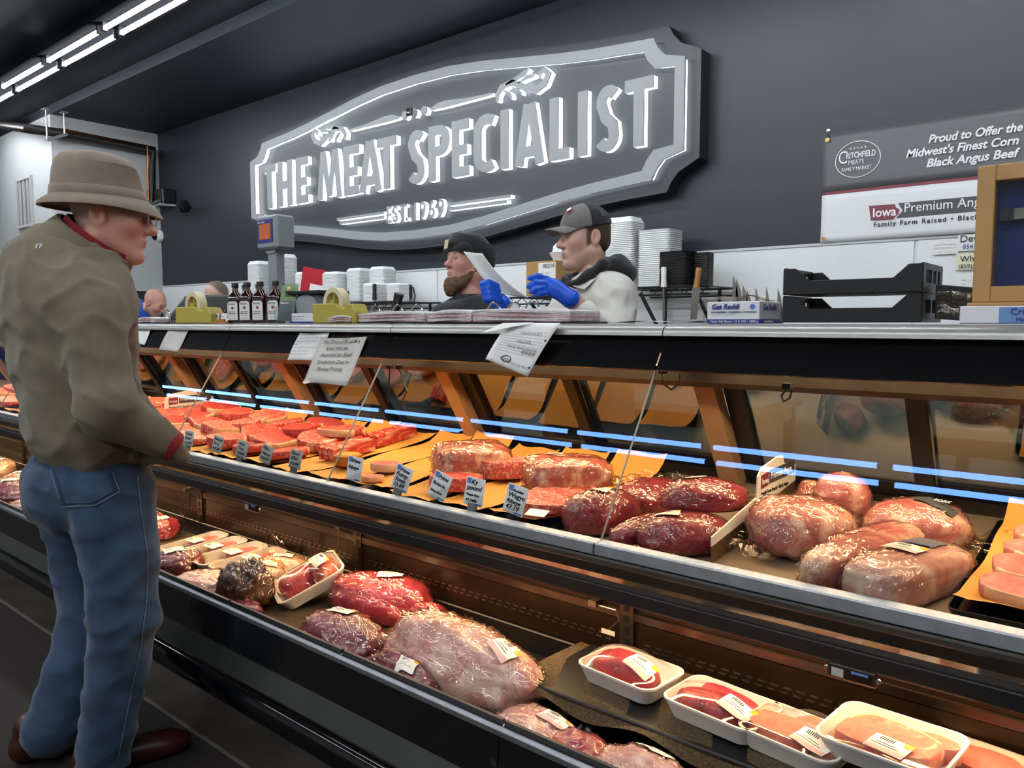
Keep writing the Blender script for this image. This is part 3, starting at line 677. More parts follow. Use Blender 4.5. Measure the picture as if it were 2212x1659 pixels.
# ------------------------------------------------------------------ meat, trays and packages
from mathutils.bvhtree import BVHTree
def meat_mat(name, dark, mid, fat, f0=.55, f1=.68, scale=22., dist=1.2, rough=.38, coat=0.0, wr=0.0, wscale=26., vec=None, film='#ffffff', bmp=.25, haze=0.0):
    m, nt, b = new_mat(name)
    n = noise(nt, scale, 5.0, .6, dist=dist, vec=vec)
    r = ramp(nt, n.outputs[0], [(.3, lin(dark)), (.5, lin(mid)), (f0, lin(mid)), (f1, lin(fat))])
    src = r.outputs[0]
    if haze > 0:
        nh = noise(nt, wscale * .35, 3.0, .6, dist=2.5); rh = ramp(nt, nh.outputs[0], [(.5, (0, 0, 0, 1)), (.72, (haze, haze, haze, 1))])
        mx = nt.nodes.new('ShaderNodeMix'); mx.data_type = 'RGBA'; link(nt, rh.outputs[0], mx.inputs[0]); link(nt, src, mx.inputs[6]); mx.inputs[7].default_value = lin(film); src = mx.outputs[2]
    link(nt, src, b.inputs['Base Color'])
    b.inputs['Roughness'].default_value = rough; b.inputs['Coat Weight'].default_value = coat; b.inputs['Coat Roughness'].default_value = .06
    b.inputs['Subsurface Weight'].default_value = 0.0
    nb = noise(nt, 90, 4.0); bp = bump(nt, nb.outputs[0], bmp, .003); link(nt, bp.outputs[0], b.inputs['Normal'])
    if wr > 0:
        nw = noise(nt, wscale, 3.0, .55, dist=3.0); bw = bump(nt, nw.outputs[0], wr, .02); link(nt, bw.outputs[0], b.inputs['Coat Normal'])
    return m
meat_mat('beef_fresh', '#a5261f', '#c64238', '#eeb09a', .53, .66, 42, 3.0)
meat_mat('beef_marbled', '#b23a33', '#cf5a4c', '#f0bda6', .50, .62, 55, 2.0)
meat_mat('beef_dark', '#8a2220', '#b03a33', '#dd8a7a', .56, .74, 34, 2.5)
meat_mat('fat_cream', '#d99a76', '#e6b48c', '#f1cda9', .5, .7, 18)
meat_mat('pork_fresh', '#c4625a', '#d47f73', '#ecb6a4', .58, .72, 22)
meat_mat('vac_beef', '#651626', '#9c2a3c', '#d59a92', .60, .78, 13, 1.6, coat=.35, wr=.9, haze=.15, film='#b98f90')
meat_mat('vac_purple', '#551a2b', '#823145', '#bd8688', .56, .74, 16, 1.6, coat=.35, wr=1.0, wscale=34, haze=.18, film='#b09090')
meat_mat('vac_red', '#8f1f30', '#b53346', '#dd8c88', .58, .74, 12, 1.4, coat=.35, wr=.8, haze=.11, film='#d6a0a0')
meat_mat('vac_pork', '#a8504e', '#c9776d', '#e9bfa6', .46, .60, 9, 1.0, coat=.35, wr=.6, haze=.09, film='#e3c0b4')
meat_mat('vac_pale', '#c07a72', '#d9a093', '#ecc9b6', .45, .62, 9, 1.2, coat=.35, wr=1.0, wscale=20, haze=.20, film='#dcc0b0')
meat_mat('vac_fatcap', '#c98f74', '#dfb08c', '#efd2b2', .45, .62, 10, 1.2, coat=.35, wr=.8, wscale=20, haze=.11)
meat_mat('vac_roast', '#a8463f', '#c46a58', '#eab598', .48, .62, 12, 1.5, coat=.35, wr=.7, haze=.09, film='#e0b8a4')
meat_mat('dark_smoked', '#2c1512', '#54301f', '#9a6a44', .55, .72, 14, 2.0, coat=.35, wr=1.0, wscale=24)
glass_mat('film', '#fdfbf8', '#fff3e2', 1.5, .07, .05)
glass_mat('film_bag', '#efe8e0', '#fff0dd', 1.5, .10, .03, bmp=.6, bscale=16, bdist=.02)
pmat('paper_orange', '#e2a04a', 0.75, var=.06, vscale=9, bmp=.1, bscale=30)
pmat('tray_black', '#111112', 0.3)
pmat('label_white', '#efe9dc', 0.55)
pmat('label_yellow', '#f2b515', 0.5)
pmat('label_pink', '#e9b8ac', 0.55)
pmat('foam_tray', '#f1ede4', 0.5)

def rel(o_loc, rotz, p):   # world point to a local frame turned about z
    d = Vector(p) - Vector(o_loc); c, s = math.cos(-rotz), math.sin(-rotz); return Vector((d.x * c - d.y * s, d.x * s + d.y * c, d.z))
def drape(bvh, cx, cy, w, h, rot, off=.0015, nu=6, nv=5, zt=1.0):
    m = MB(); c, s = math.cos(rot), math.sin(rot)
    def f(u, v):
        lx, ly = (u - .5) * w, (v - .5) * h; x, y = cx + lx * c - ly * s, cy + lx * s + ly * c
        hit = bvh.ray_cast(Vector((x, y, zt)), Vector((0, 0, -1)))
        return (x, y, (hit[0].z if hit[0] is not None else 0.0) + off)
    m.grid(f, nu, nv); return m
def price_label(bvh, parent, cx, cy, w=.075, h=.055, rot=0.0, pink=True, yellow=True):
    lb = drape(bvh, cx, cy, w, h, rot, .0018).build('label', 'label_white', parent, sm=80)
    c, s = math.cos(rot), math.sin(rot); T = lambda x, y: (cx + x * c - y * s, cy + x * s + y * c)
    if pink: x, y = T(0, -h * .36); drape(bvh, x, y, w * .99, h * .26, rot, .0024, 5, 2).build('pink_band', 'label_pink', lb, sm=80)
    if yellow: x, y = T(w * .39, h * .36); drape(bvh, x, y, w * .22, h * .26, rot, .0026, 2, 2).build('sticker', 'label_yellow', lb, sm=80)
    x, y = T(-w * .12, h * .32)
    m = MB()
    for i in range(7):
        bx, by = T(-w * .3 + i * w * .055, h * .30); m2 = drape(bvh, bx, by, w * .03, h * .2, rot, .0024, 1, 1); m.add(m2.v, m2.f)
    o = m.build('barcode', 'ink', lb); o['kind'] = 'stuff'
    for k, ww in ((.02, .5), (-.10, .7)):
        bx, by = T(-w * .08, h * k); drape(bvh, bx, by, w * ww, h * .035, rot, .0023, 3, 1).build('print_line', 'ink_grey', lb)
    return lb
def np_noise(x, y, z, s, seed):
    x, y, z = x * s + seed * 7.13, y * s + seed * 3.7, z * s + seed * 1.9
    return (np.sin(x * 1.7 + 1.3 * np.sin(y * 1.3 + z * .7)) + np.sin(y * 2.1 + 1.1 * np.sin(z * 1.9 + x * .6)) + np.sin(z * 1.5 + 1.2 * np.sin(x * 1.1 + y * .9))) / 3.0
def lump_mesh(name, size, seed, mat, nu=40, nv=24, amp=.10, flat=.42, taper=0.0, e=.85, bend=0.0, fine=.02, grow=0.0, crinkle=0.0):
    lx, ly, lz = size
    ph, th = np.meshgrid(-math.pi / 2 + math.pi * np.arange(nv + 1) / nv, 2 * math.pi * np.arange(nu) / nu, indexing='ij')
    sg = lambda v, p: np.sign(v) * np.abs(v) ** p
    x, y, z = sg(np.cos(ph), e) * sg(np.cos(th), e), sg(np.cos(ph), e) * sg(np.sin(th), e), sg(np.sin(ph), e)
    d = 1 + amp * np_noise(x, y, z, 2.2, seed) + amp * .45 * np_noise(x, y, z, 5.0, seed + 3) + fine * np_noise(x, y, z, 13., seed + 5) + grow
    if crinkle > 0:
        wx, wy, wz = x * lx * 6 + .5 * np_noise(x, y, z, 3.0, seed + 9), y * ly * 6 + .5 * np_noise(y, z, x, 3.0, seed + 8), z * lz * 6
        for sc, am in ((6.0, 1.0), (13.0, .65), (27.0, .22)):
            n1 = np_noise(wx, wy, wz, sc, seed + sc); d = d + crinkle * am * ((1 - np.abs(n1)) ** 4 - .25)
    x, y, z = x * d, y * d, z * d; k = 1 - taper * x; y = y * k; z = np.maximum(z * (1 - taper * .6 * x), -flat)
    X, Y, Z = x * lx / 2, y * ly / 2, (z + flat) * lz / (1 + flat); Y = Y + bend * (X / lx) ** 2
    m = MB(); m.add(np.stack([X, Y, Z], -1).reshape(-1, 3).tolist(), [(j * nu + i, j * nu + (i + 1) % nu, (j + 1) * nu + (i + 1) % nu, (j + 1) * nu + i) for j in range(nv) for i in range(nu)])
    return m.mesh(name, mat, sm=180, fix=False)
def bvh_of(me): return BVHTree.FromPolygons([v.co for v in me.vertices], [tuple(p.vertices) for p in me.polygons])
def fringe(parent, size, seed, a0=0.0, a1=360.0, out=.03, z=.012, lift=.02, n=40):
    lx, ly = size[0] / 2, size[1] / 2; m = MB()
    def f(u, v):
        a = math.radians(a0 + (a1 - a0) * u); k = .86 + v * (out / min(lx, ly) + .14) * (1 + .35 * vnoise((a * 2, seed, 0), 2.3, seed))
        return (lx * math.cos(a) * k, ly * math.sin(a) * k, max(.002, z + v * lift * vnoise((a * 3.1, v, seed), 2.0, seed) + .006 * math.sin(a * 23 + seed)))
    m.grid(f, n, 4); return m.build('film_edge', 'film_bag', parent, sm=80)
def roast(name, label, cat, p, size, rotz, seed, mat, lab=None, fr=None, rot=None, crinkle=.056, **kw):
    t = thing(name, label, cat, p, rot if rot is not None else rotz)
    me = lump_mesh('meat', size, seed, mat, nu=64, nv=36, crinkle=crinkle * .35, **kw); mesh_obj('meat', me, t)
    fm_ = lump_mesh('film_wrap', size, seed, 'film', nu=132, nv=72, grow=.03, crinkle=crinkle, **kw); mesh_obj('film_wrap', fm_, t)
    if lab:
        bv = bvh_of(lump_mesh('label_base', size, seed, 'film', nu=48, nv=28, grow=.062, **kw))
        for (cx, cy, w, h, r, pk, ye) in lab: price_label(bv, t, cx, cy, w, h, r, pk, ye)
    if fr:
        for (a0, a1, out, lift) in fr: fringe(t, size, seed, a0, a1, out, lift=lift)
    return t
def slab_ring(rx, ry, z, seed, k=1.0, n=28, e=.8, amp=.12):
    sg = lambda v, p: math.copysign(abs(v) ** p, v); r = []
    for i in range(n):
        a = 2 * math.pi * i / n; d = (1 + amp * vnoise((math.cos(a), math.sin(a), 0), 2.4, seed)) * k
        r.append((rx * sg(math.cos(a), e) * d, ry * sg(math.sin(a), e) * d, z))
    return r
def steak_meshes(rx, ry, th, seed, mat, fat='fat_cream', f0=20, f1=200, e=.8):
    m = MB(); n = 28; rings = [slab_ring(rx, ry, 0, seed, .96, e=e), slab_ring(rx, ry, th * .15, seed, 1.0, e=e), slab_ring(rx, ry, th * .85, seed, 1.0, e=e), slab_ring(rx, ry, th, seed, .965, e=e), slab_ring(rx, ry, th, seed, .90, e=e), slab_ring(rx, ry, th * 1.03, seed, .5, e=e)]
    m.loft(rings)
    mi = []
    for i in range(5):
        for k in range(n):
            a = 360 * (k + .5) / n; mi.append(1 if (i < 4 and f0 <= a <= f1) else 0)
    m.mi = mi + [0, 0]
    return m.mesh('meat', [mat, fat], sm=60)
def steak(name, label, p, rx, ry, th, rotz, seed, mat='beef_fresh', f0=20, f1=200, tilt=(0, 0), group=None, cat='steak', e=.8):
    me = steak_meshes(rx, ry, th, seed, mat, 'fat_cream', f0, f1, e); o = mesh_obj(name, me, None, p, (tilt[0], tilt[1], rotz)); return tag(o, label, cat, group)

# black display trays with orange paper, running front to back on the upper deck
def rrect(w, d, z, r, n=4):
    pts = []
    for cx, cy, a0 in ((1, 1, 0), (-1, 1, 90), (-1, -1, 180), (1, -1, 270)):
        for i in range(n): a = math.radians(a0 + 90 * i / (n - 1)); pts.append((cx * (w / 2 - r) + r * math.cos(a), cy * (d / 2 - r) + r * math.sin(a), z))
    return pts
slope = math.atan2(DZ1 - DZ0, DY1 - DY0)
def deck_tray(xc, w, y0=1.56, y1=2.22, label=''):
    yc = (y0 + y1) / 2; t = thing('black_display_tray', label, 'tray', (xc, yc, deck_z(yc) + .002), (slope, 0, 0), 'black display trays on the upper deck')
    d = y1 - y0; m = MB()
    m.loft([rrect(w * .94, d * .98, 0, .012), rrect(w, d, .022, .015), rrect(w * .985, d * .99, .022, .014), rrect(w * .92, d * .97, .004, .012)]); m.build('pan', 'tray_black', t)
    return t
def liner(xc, w, y0, y1, label, seed=0, curl=.03, mat='paper_orange', lift=.010):
    m = MB(); d = y1 - y0; yc = (y0 + y1) / 2
    def f(u, v):
        e = max(0, abs(v - .5) * 2 - .72) / .28; eu = max(0, abs(u - .5) * 2 - .8) / .2
        return ((u - .5) * w + .004 * math.sin(v * 7 + seed), (v - .5) * d, lift + curl * e * e * (1 if v > .5 else .35) + .006 * eu + .003 * math.sin(u * 9 + v * 13 + seed))
    m.grid(f, 10, 20); o = m.build('butcher_paper', mat, None, (xc, yc, deck_z(yc)), (slope, 0, .02 * math.sin(seed)), sm=80)
    return tag(o, label, 'paper')
CARDX = [-3.034, -2.815, -2.64, -2.48, -2.29, -1.965, -1.75, -1.59, -1.44, -1.298]
ordn = ['first', 'second', 'third', 'fourth', 'fifth', 'sixth', 'seventh', 'eighth', 'ninth', 'tenth']
traysX = [-6.2, -5.7, -5.2, -4.7, -4.25, -3.90, -3.68, -3.46, -3.24, -3.02, -2.80, -2.585, -2.37, -2.155, -1.945, -1.73, -1.515, -1.30]
TP = ['leftmost behind the customer', 'second tray behind the customer', 'third tray behind the customer', 'behind the customer elbow', 'just past the customer belly', 'left of the T-Bone card', 'two left of the first card', 'behind the T-Bone card', 'behind the second card', 'between second and third cards', 'behind the third card', 'behind the filet card', 'behind the short rib card', 'between glass seam and Prime Ribeye card', 'behind the rump steak card', 'under the big fat-topped roast', 'behind the Wagyu strip card', 'behind the Wagyu Ribeye card']
for i, xx in enumerate(traysX):
    w_ = .205 if i > 4 else .30
    lab = 'black display tray lined with orange paper, ' + TP[i]
    deck_tray(xx, w_, label=lab)
for i, xx in enumerate(traysX):
    if i in (0, 1, 2, 3, 4, 5, 6, 7, 8, 9, 10, 11, 12): lab = 'orange butcher paper under steaks, tray ' + TP[i]
    else: lab = ['mostly bare orange paper left of the big boneless roast', 'orange paper under the ham slice behind the price cards', 'orange paper under the big fat-topped roast', 'orange paper under the wrapped bone-in roast', 'orange paper under the marbled ribeye steaks'][i - 13]
    liner(xx, .19 if i > 4 else .28, 1.575, 2.23, lab, i, .02 + .015 * (i % 3), lift=.024)
R2 = random.Random(11)
looks = [('beef_fresh', 'red beef'), ('beef_marbled', 'marbled beef'), ('beef_fresh', 'red bone-in'), ('beef_dark', 'dark red')]
posn = ['front', 'second', 'third', 'rear']
for i, xx in enumerate(traysX[:12]):
    mt, lk = looks[(i * 3 + 1) % 4 if i != 9 else 0]
    n = 3 if i % 2 else 4
    far = i < 5
    for j in range(n):
        y = 1.66 + .47 * (j + .3) / n
        z = deck_z(y) + .030
        thick = .028 + .012 * ((i + j) % 3 == 0)
        steak('steak', '%s %s steak, tray %s' % (posn[j] if n == 4 or j < 2 else posn[j + 1], lk, TP[i]), (xx + .012 * math.sin(i * 3 + j * 5), y, z + .010 * j), .092 if not far else .12, .075, thick, (R2.random() - .5) * .6 + (1.57 if j % 2 else 0), i * 7 + j, mt, 200 if j % 2 else 10, 345 if j % 2 else 160, ((.10 + .12 * (j % 2)) * (1 if j else .3), .12 * math.sin(i + j)), 'steaks on display tray %d' % (i + 1), 'steak', .9)
# striped rib strips (long slabs with ridged tops)
meat_mat('rib_strip', '#b92c28', '#d3493f', '#f0b39c', .5, .62, 16, .6, vec=(1, .25, 3))
def strips(name, label, pa, pb, w, h, seed, n=5):
    pa, pb = Vector(pa), Vector(pb); c = (pa + pb) / 2; L = (pb - pa).length; a = math.atan2(pb.y - pa.y, pb.x - pa.x)
    t = thing(name, label, 'meat', (c.x, c.y, c.z), (0, -math.asin((pb.z - pa.z) / L), a))
    for k in range(n):
        m = MB(); yo = (k - (n - 1) / 2) * w / n
        m.grid  # each cut strip stands on edge beside the next
        rings = []
        for q in range(15):
            u = q / 14; x = (u - .5) * L * (1 - .04 * (k % 2)); hz = h * (1 + .10 * vnoise((u * 6, k, seed), 2, seed)) ; hw = w / n * .49
            yy = yo + .003 * vnoise((u * 5, k, 2), 2, seed)
            rings.append([(x, yy - hw, 0), (x, yy + hw, 0), (x, yy + hw, hz * .9), (x, yy + hw * .4, hz), (x, yy - hw * .4, hz), (x, yy - hw, hz * .9)])
        m.loft(rings); m.build('slice', 'rib_strip', t, sm=40)
    return t
strips('sliced_short_ribs', 'thin-sliced red ribs standing in a row, nearer the glass seam', on_deck(705, 995, .03) - Vector((0, 0, .0)), on_deck(795, 970, .03), .085, .05, 3)
strips('sliced_short_ribs', 'thin-sliced red ribs standing behind, beside the orange paper', on_deck(800, 965, .03), on_deck(885, 940, .03), .085, .05, 5)
strips('sliced_flank', 'dark red meat slices behind the front ribs near the glass seam', on_deck(680, 975, .035), on_deck(770, 952, .035), .07, .035, 9, 4)
pp_ = on_deck(725, 945, .06); liner(pp_.x, .16, pp_.y - .10, pp_.y + .10, 'raised orange paper under the oval flat steak', 3, .02, lift=.045)
steak('flat_steak', 'oval flat steak lying on raised orange paper near the rear doors', pp_ + Vector((.03, .0, .012)), .10, .06, .03, .3, 41, 'beef_fresh', 200, 330)
# round cheese and ham slice behind the cards
pmat('cheese', '#d9a12a', 0.45, var=.25, vscale=30); pmat('rind', '#a8672f', 0.5)
c = on_deck(752, 1012, .02); ch = thing('pepper_cheese', 'round yellow topped cut partly hidden behind the Prime Ribeye card', 'cheese', (c.x, c.y, deck_z(c.y) + .034))
MB().lathe([(.0, 0), (.045, 0), (.052, .015), (.05, .036), (.0, .036)], 20).build('rind', 'rind', ch, sm=40); MB().lathe([(.0, .0362), (.044, .0362), (.040, .041), (.0, .042)], 20).build('topping', 'cheese', ch, sm=40)
c = on_deck(835, 1024, .02); steak('ham_slice', 'pale pink meat slice on orange paper beside the rump steak card', (c.x, c.y, deck_z(c.y) + .034), .055, .042, .026, .2, 12, 'pork_fresh', 0, 359)
c = on_deck(800, 1048, .02); steak('ham_slice', 'small pale slice low behind the second card from the glass seam', (c.x, 1.63, deck_z(1.63) + .034), .04, .03, .016, .2, 15, 'pork_fresh', 0, 359)
# big roasts
c = on_deck(1012, 1000, .06); roast('boneless_roast', 'big pink beef roast with pale fat top wrapped in film', 'roast', (-1.735, 1.86, deck_z(1.86) + .036), (.25, .225, .10), .95, 4, 'vac_roast', None, [(200, 340, .03, .03), (20, 60, .05, .06)], e=.62, amp=.07)
c = on_deck(1083, 1030, .03); steak('thick_steak', 'thick red marbled steak at the right of the big roast', (c.x + .01, c.y, deck_z(c.y) + .036), .085, .065, .055, .75, 21, 'beef_marbled', 120, 200)
c = on_deck(985, 1065, .02); steak('thick_steak', 'red bone-in steak behind the Prime Bone-In Ribeye card', (c.x, max(1.62, c.y), deck_z(c.y) + .036), .085, .06, .04, .5, 22, 'beef_fresh', 20, 150)
c = on_deck(1215, 1028, .06); roast('wrapped_rib_roast', 'marbled rib roast wrapped in clear film on orange paper', 'roast', (-1.355, 1.875, deck_z(1.875) + .036), (.26, .19, .092), .85, 8, 'vac_roast', [(-.03, .05, .05, .035, .2, False, False)], [(190, 300, .045, .03), (-40, 40, .06, .04)], e=.55, amp=.06)
for (px, py, dz, rz, lab) in ((1255, 1052, .0, .5, 'marbled ribeye steak at the rear, right of the wrapped rib roast'), (1232, 1075, .004, .6, 'marbled ribeye steak in the middle behind the Wagyu card'), (1195, 1092, .006, .5, 'marbled ribeye steak left of the big wrapped brisket'), (1165, 1108, .012, .4, 'marbled ribeye steak nearest the Wagyu Ribeye card')):
    c = on_deck(px, py, .03); steak('ribeye_steak', lab, (c.x, max(c.y, 1.63), deck_z(c.y) + .036 + dz), .075, .055, .024, rz, int(px), 'beef_marbled', 20, 160, (.12, .05), 'marbled ribeyes behind the Wagyu card')
tk = MB().box((-.028, -.018, 0), (.028, .018, .001)).build('price_ticket', 'label_white', None, on_deck(1160, 1108, .085), (.25, 0, .2)); tag(tk, 'small white ticket lying on the front marbled ribeye', 'label')
# vacuum packed briskets behind the middle-right pane
def deckroast(name, label, xy, size, rz, seed, mat, lab=None, fr=None, dz=0.0, **kw):
    return roast(name, label, 'packaged meat', (xy[0], xy[1], deck_z(xy[1]) + .004 + dz), size, rz, seed, mat, lab, fr, **kw)
deckroast('vacuum_packed_brisket', 'dark red vacuum-packed cut with white label at the glass seam', (-1.115, 1.70), (.215, .14, .10), 1.2, 31, 'vac_beef', [(.0, .01, .06, .05, -1.0, False, True)], None, amp=.06)
deckroast('vacuum_packed_brisket', 'vacuum-packed beef lying behind the labelled cut at the seam', (-1.085, 1.915), (.23, .14, .08), 1.2, 33, 'vac_beef', None, None, amp=.08)
deckroast('vacuum_packed_flank', 'long flat vacuum-packed beef with pale film end near the rail', (-.962, 1.695), (.27, .085, .06), 1.35, 36, 'vac_beef', None, None, amp=.06, taper=-.1)
deckroast('vacuum_packed_brisket', 'glossy vacuum-packed beef resting on top beside the divider sign', (-.87, 1.80), (.215, .13, .07), .75, 38, 'vac_beef', [(-.02, .03, .06, .04, .2, False, False)], [(-30, 40, .03, .02)], dz=.068, amp=.06)
deckroast('vacuum_packed_brisket', 'vacuum-packed beef with white label in front of the divider sign', (-.862, 1.685), (.245, .145, .08), .95, 39, 'vac_beef', [(-.04, .015, .06, .045, -.6, False, True)], [(180, 290, .03, .015)], amp=.05)
# clear crumpled wrapper end behind
c = on_deck(1435, 1045, .03); o = MB().grid(lambda u, v: ((u - .5) * .17, (v - .5) * .06, .02 + .02 * math.sin(u * 11) * math.sin(v * 7) + v * .03), 16, 8).build('film_wrapper', 'film_bag', None, (c.x, c.y, deck_z(c.y) + .003), .3, sm=80); tag(o, 'crumpled clear film wrapper lying behind the vacuum-packed beef', 'wrapper')
# pork section right of the divider sign
deckroast('wrapped_ham_roast', 'large wrapped fresh ham with pale fat end right of the divider', (-.632, 1.835), (.245, .20, .115), .75, 51, 'vac_pork', None, [(150, 290, .05, .035)], amp=.05, e=.8)
deckroast('wrapped_pork_hock', 'rounded wrapped pork piece resting behind the large fresh ham', (-.60, 2.03), (.135, .115, .10), .2, 53, 'vac_pork', None, None, dz=.035, amp=.06)
deckroast('wrapped_pork_scrap', 'small wrapped pork end behind the divider sign tab', (-.70, 2.10), (.09, .07, .08), .6, 54, 'vac_pork', None, None, amp=.15)
pk = deckroast('wrapped_pork_shoulder', 'big wrapped pork shoulder with dark PORK label at the back', (-.42, 1.995), (.225, .165, .10), .45, 56, 'vac_pork', None, [(-60, 30, .06, .03)], amp=.05)
bv = bvh_of([c_ for c_ in pk.children if c_.name.startswith('film_wrap')][0].data)
lb = drape(bv, .035, -.015, .095, .04, -.75, .002, 8, 4).build('brand_label', 'charcoal_print', pk, sm=80); drape(bv, -.01, .045, .065, .028, -.25, .0022, 6, 3).build('price_label', 'label_white', pk, sm=80)
drape(bv, .02, .046, .012, .012, -.25, .003, 2, 2).build('sticker', 'label_yellow', pk)
hz = bv.ray_cast(Vector((.04, -.02, 1)), Vector((0, 0, -1)))[0]
text('PORK', 'print_white', Matrix.Translation(Vector((.03, -.02, hz.z + .006))) @ Matrix.Rotation(-.75, 4, 'Z') @ Matrix.Rotation(.25, 4, 'X'), pk, .015)
deckroast('wrapped_pork_tenderloin', 'long thin wrapped pork loin lying diagonally across the steel pan', (-.462, 1.775), (.45, .095, .085), 1.32, 58, 'vac_pork', None, None, amp=.05, e=.7)
ln = deckroast('wrapped_pork_loin', 'pale square-ended vacuum-packed pork loin nearest the front glass', (-.368, 1.705), (.325, .135, .08), 1.28, 60, 'vac_pale', [(.0, .01, .075, .055, -1.57, True, True)], None, amp=.03, e=.5)
bv = bvh_of([c_ for c_ in ln.children if c_.name.startswith('film_wrap')][0].data); drape(bv, .085, .012, .06, .065, 0, .0018, 6, 6).build('nutrition_label', 'ink_grey', ln, sm=80); drape(bv, .050, .012, .008, .065, 0, .0024, 2, 6).build('label_bar', 'ink_blue', ln, sm=80)
# tray of pork chops at the right edge
deck_tray(-.13, .30, 1.60, 2.20, 'black display tray of fresh pork chops at the right edge')
liner(-.13, .27, 1.62, 2.22, 'orange paper with a raised corner under the pork chops', 5, .05, lift=.024)
for j, (px, py) in enumerate(((2150, 1285), (2165, 1245), (2185, 1220), (2195, 1192))):
    y = 1.70 + .085 * j
    steak('pork_chop', 'fresh pink pork chop, %s in the row on orange paper' % ['nearest the front glass', 'second', 'third', 'rearmost'][j], (-.15 + .012 * j, y, deck_z(y) + .032 + .010 * j), .095, .055, .026, .1, 70 + j, 'pork_fresh', 200, 340, (.18, 0), 'fresh pork chops', 'pork chop')
# divider sign
pmat('divider_brown', '#5b4630', 0.3); pmat('divider_white', '#ece6dc', 0.4)
DXX = -.765
def dv(px, py): p = at_x(px, py, DXX); return (p.y, p.z)
f0_, f1_ = dv(1537, 1160), dv(1633, 1075)
dvd = thing('divider_sign', 'white and brown upright divider sign with maroon logo on the deck', 'sign', (DXX, 0, 0))
yb = 2.15
MB().prism([(f0_[0], deck_z(f0_[0]) + .002), (yb, deck_z(yb) + .002), (yb, deck_z(yb) + .07), (f0_[0], f0_[1] - .022)], -.002, .002, 'x').build('lower_panel', 'divider_brown', dvd)
tab = [(f0_[0], f0_[1] - .022), (f0_[0], f0_[1]), f1_, dv(1636, 1030), dv(1645, 1010), dv(1680, 985), dv(1690, 984), dv(1693, 1000), (yb, deck_z(yb) + .115), (yb, deck_z(yb) + .07)]
MB().prism(tab, -.002, .002, 'x').build('upper_panel', 'divider_white', dvd)
fm = lambda px, py: frame((.0025, dv(px, py)[0], dv(px, py)[1]), (0, 1, 0), (0, 0, 1))
a_, b_ = dv(1640, 1058), dv(1688, 1000)
MB().prism([(a_[0] + .005, a_[1]), (a_[0] + .055, a_[1] + .004), (a_[0] + .055, a_[1] + .040), (a_[0] + .005, a_[1] + .036)], .0021, .003, 'x').build('logo', 'maroon', dvd)
MB().prism([(a_[0] + .06, a_[1] + .006), (a_[0] + .24, a_[1] + .010), (a_[0] + .24, a_[1] + .046), (a_[0] + .06, a_[1] + .042)], .0021, .003, 'x').build('name_bar', 'charcoal_print', dvd)
text('Iowa', 'print_white', frame((.0032, a_[0] + .008, a_[1] + .012), (0, 1, 0), (0, 0, 1)), dvd, .022)
text('Premium Angus', 'print_white', frame((.0032, a_[0] + .066, a_[1] + .018), (0, 1, 0), (0, 0, 1)), dvd, .026, xs=.9)
text('Family Farm Raised \u2022 Black Angus', 'ink', frame((.0025, a_[0] + .005, a_[1] - .016), (0, 1, 0), (0, 0, 1)), dvd, .014)
# same divider further left behind the customer
dv2 = copy_tree(dvd, None, (-3.93, 0, 0), None, 'second white and brown divider sign just past the customer')
# clear price-card holders along the rail
glass_mat('holder', '#eef2f2', '#ffffff', 1.5)
pmat('card_blue', '#5b7cc4', .6); pmat('card_line', '#aab4cc', .6)
cards = [(['T-Bone', 'Steak', '$13.98'], 0), (['Round', 'Strip', '$21.28'], 0), (['Sirloin', 'Cap', '$18.98'], 0), (['Filet', 'mignon', '$28.98'], 0), (['Short', 'Ribs', '$9.98'], 0),
         (['Prime', 'Ribeye', ''], 1), (['Prime', 'Rump', 'Steak', '25.89'], 1), (['Prime', 'Bone-In', 'Ribeye 30.59'], 1), (['Ky', 'pound', 'Wagyu Strip', '47.34/lb'], 1), (['Boneless', 'Wagyu', 'Ribeye', '47.19'], 1)]
tilts = [.05, .2, .25, .3, .15, .1, .3, .35, .1, .22]
clab = ['first price card at the left, reading T-Bone', 'second price card from the left, faint handwriting', 'third price card, leaning, above the red steaks', 'filet mignon price card leaning in its clip', 'price card reading Short Ribs left of the glass seam', 'grid price card reading Prime Ribeye right of the seam', 'tilted grid price card for rump steak', 'grid price card reading Prime Bone-In Ribeye 30.59', 'upright grid price card for Wagyu strip', 'rightmost price card reading Wagyu Ribeye 47.19']
for i, x in enumerate(CARDX):
    w, h = (.056, .066) if i < 5 else (.062, .078)
    t = thing('price_card', clab[i], 'price card', (x, 1.542, .812), (-.12, tilts[i], .18))
    MB().box((-w / 2, -.001, .012), (w / 2, .001, .012 + h)).build('card', 'paper_white' if i >= 5 else 'rail_pale', t, bevel=.0006)
    MB().box((-.014, -.004, -.012), (.014, .002, .018)).build('clip', 'holder' if i % 2 else 'aluminium', t)
    n = len(cards[i][0])
    if i >= 5:
        MB().box((-w / 2 + .004, -.0016, .012 + h - .018), (-w / 2 + .018, -.001, .012 + h - .003)).build('emblem', 'card_blue', t)
        MB().box((w / 2 - .026, -.0016, .0145), (w / 2 - .003, -.001, .0195)).build('blue_strip', 'card_blue', t)
        for k in range(8): MB().box((-w / 2 + .002, -.0013, .018 + k * h / 9), (w / 2 - .002, -.001, .0184 + k * h / 9)).build('rule', 'card_line', t)
    for k, s in enumerate(cards[i][0]):
        if s: text(s, 'ink' if i >= 5 else 'ink_grey', frame((-w / 2 + .006 + (.012 if k == 0 and i >= 5 else 0), -.0018, .012 + h - .018 - k * (h - .012) / max(3, n)), (1, 0, 0), (0, 0, 1)), t, min(.0185, (w - .010 - (.012 if k == 0 and i >= 5 else 0)) / (.56 * len(s))), dz=.0002, shear=.2, bold=.0003)
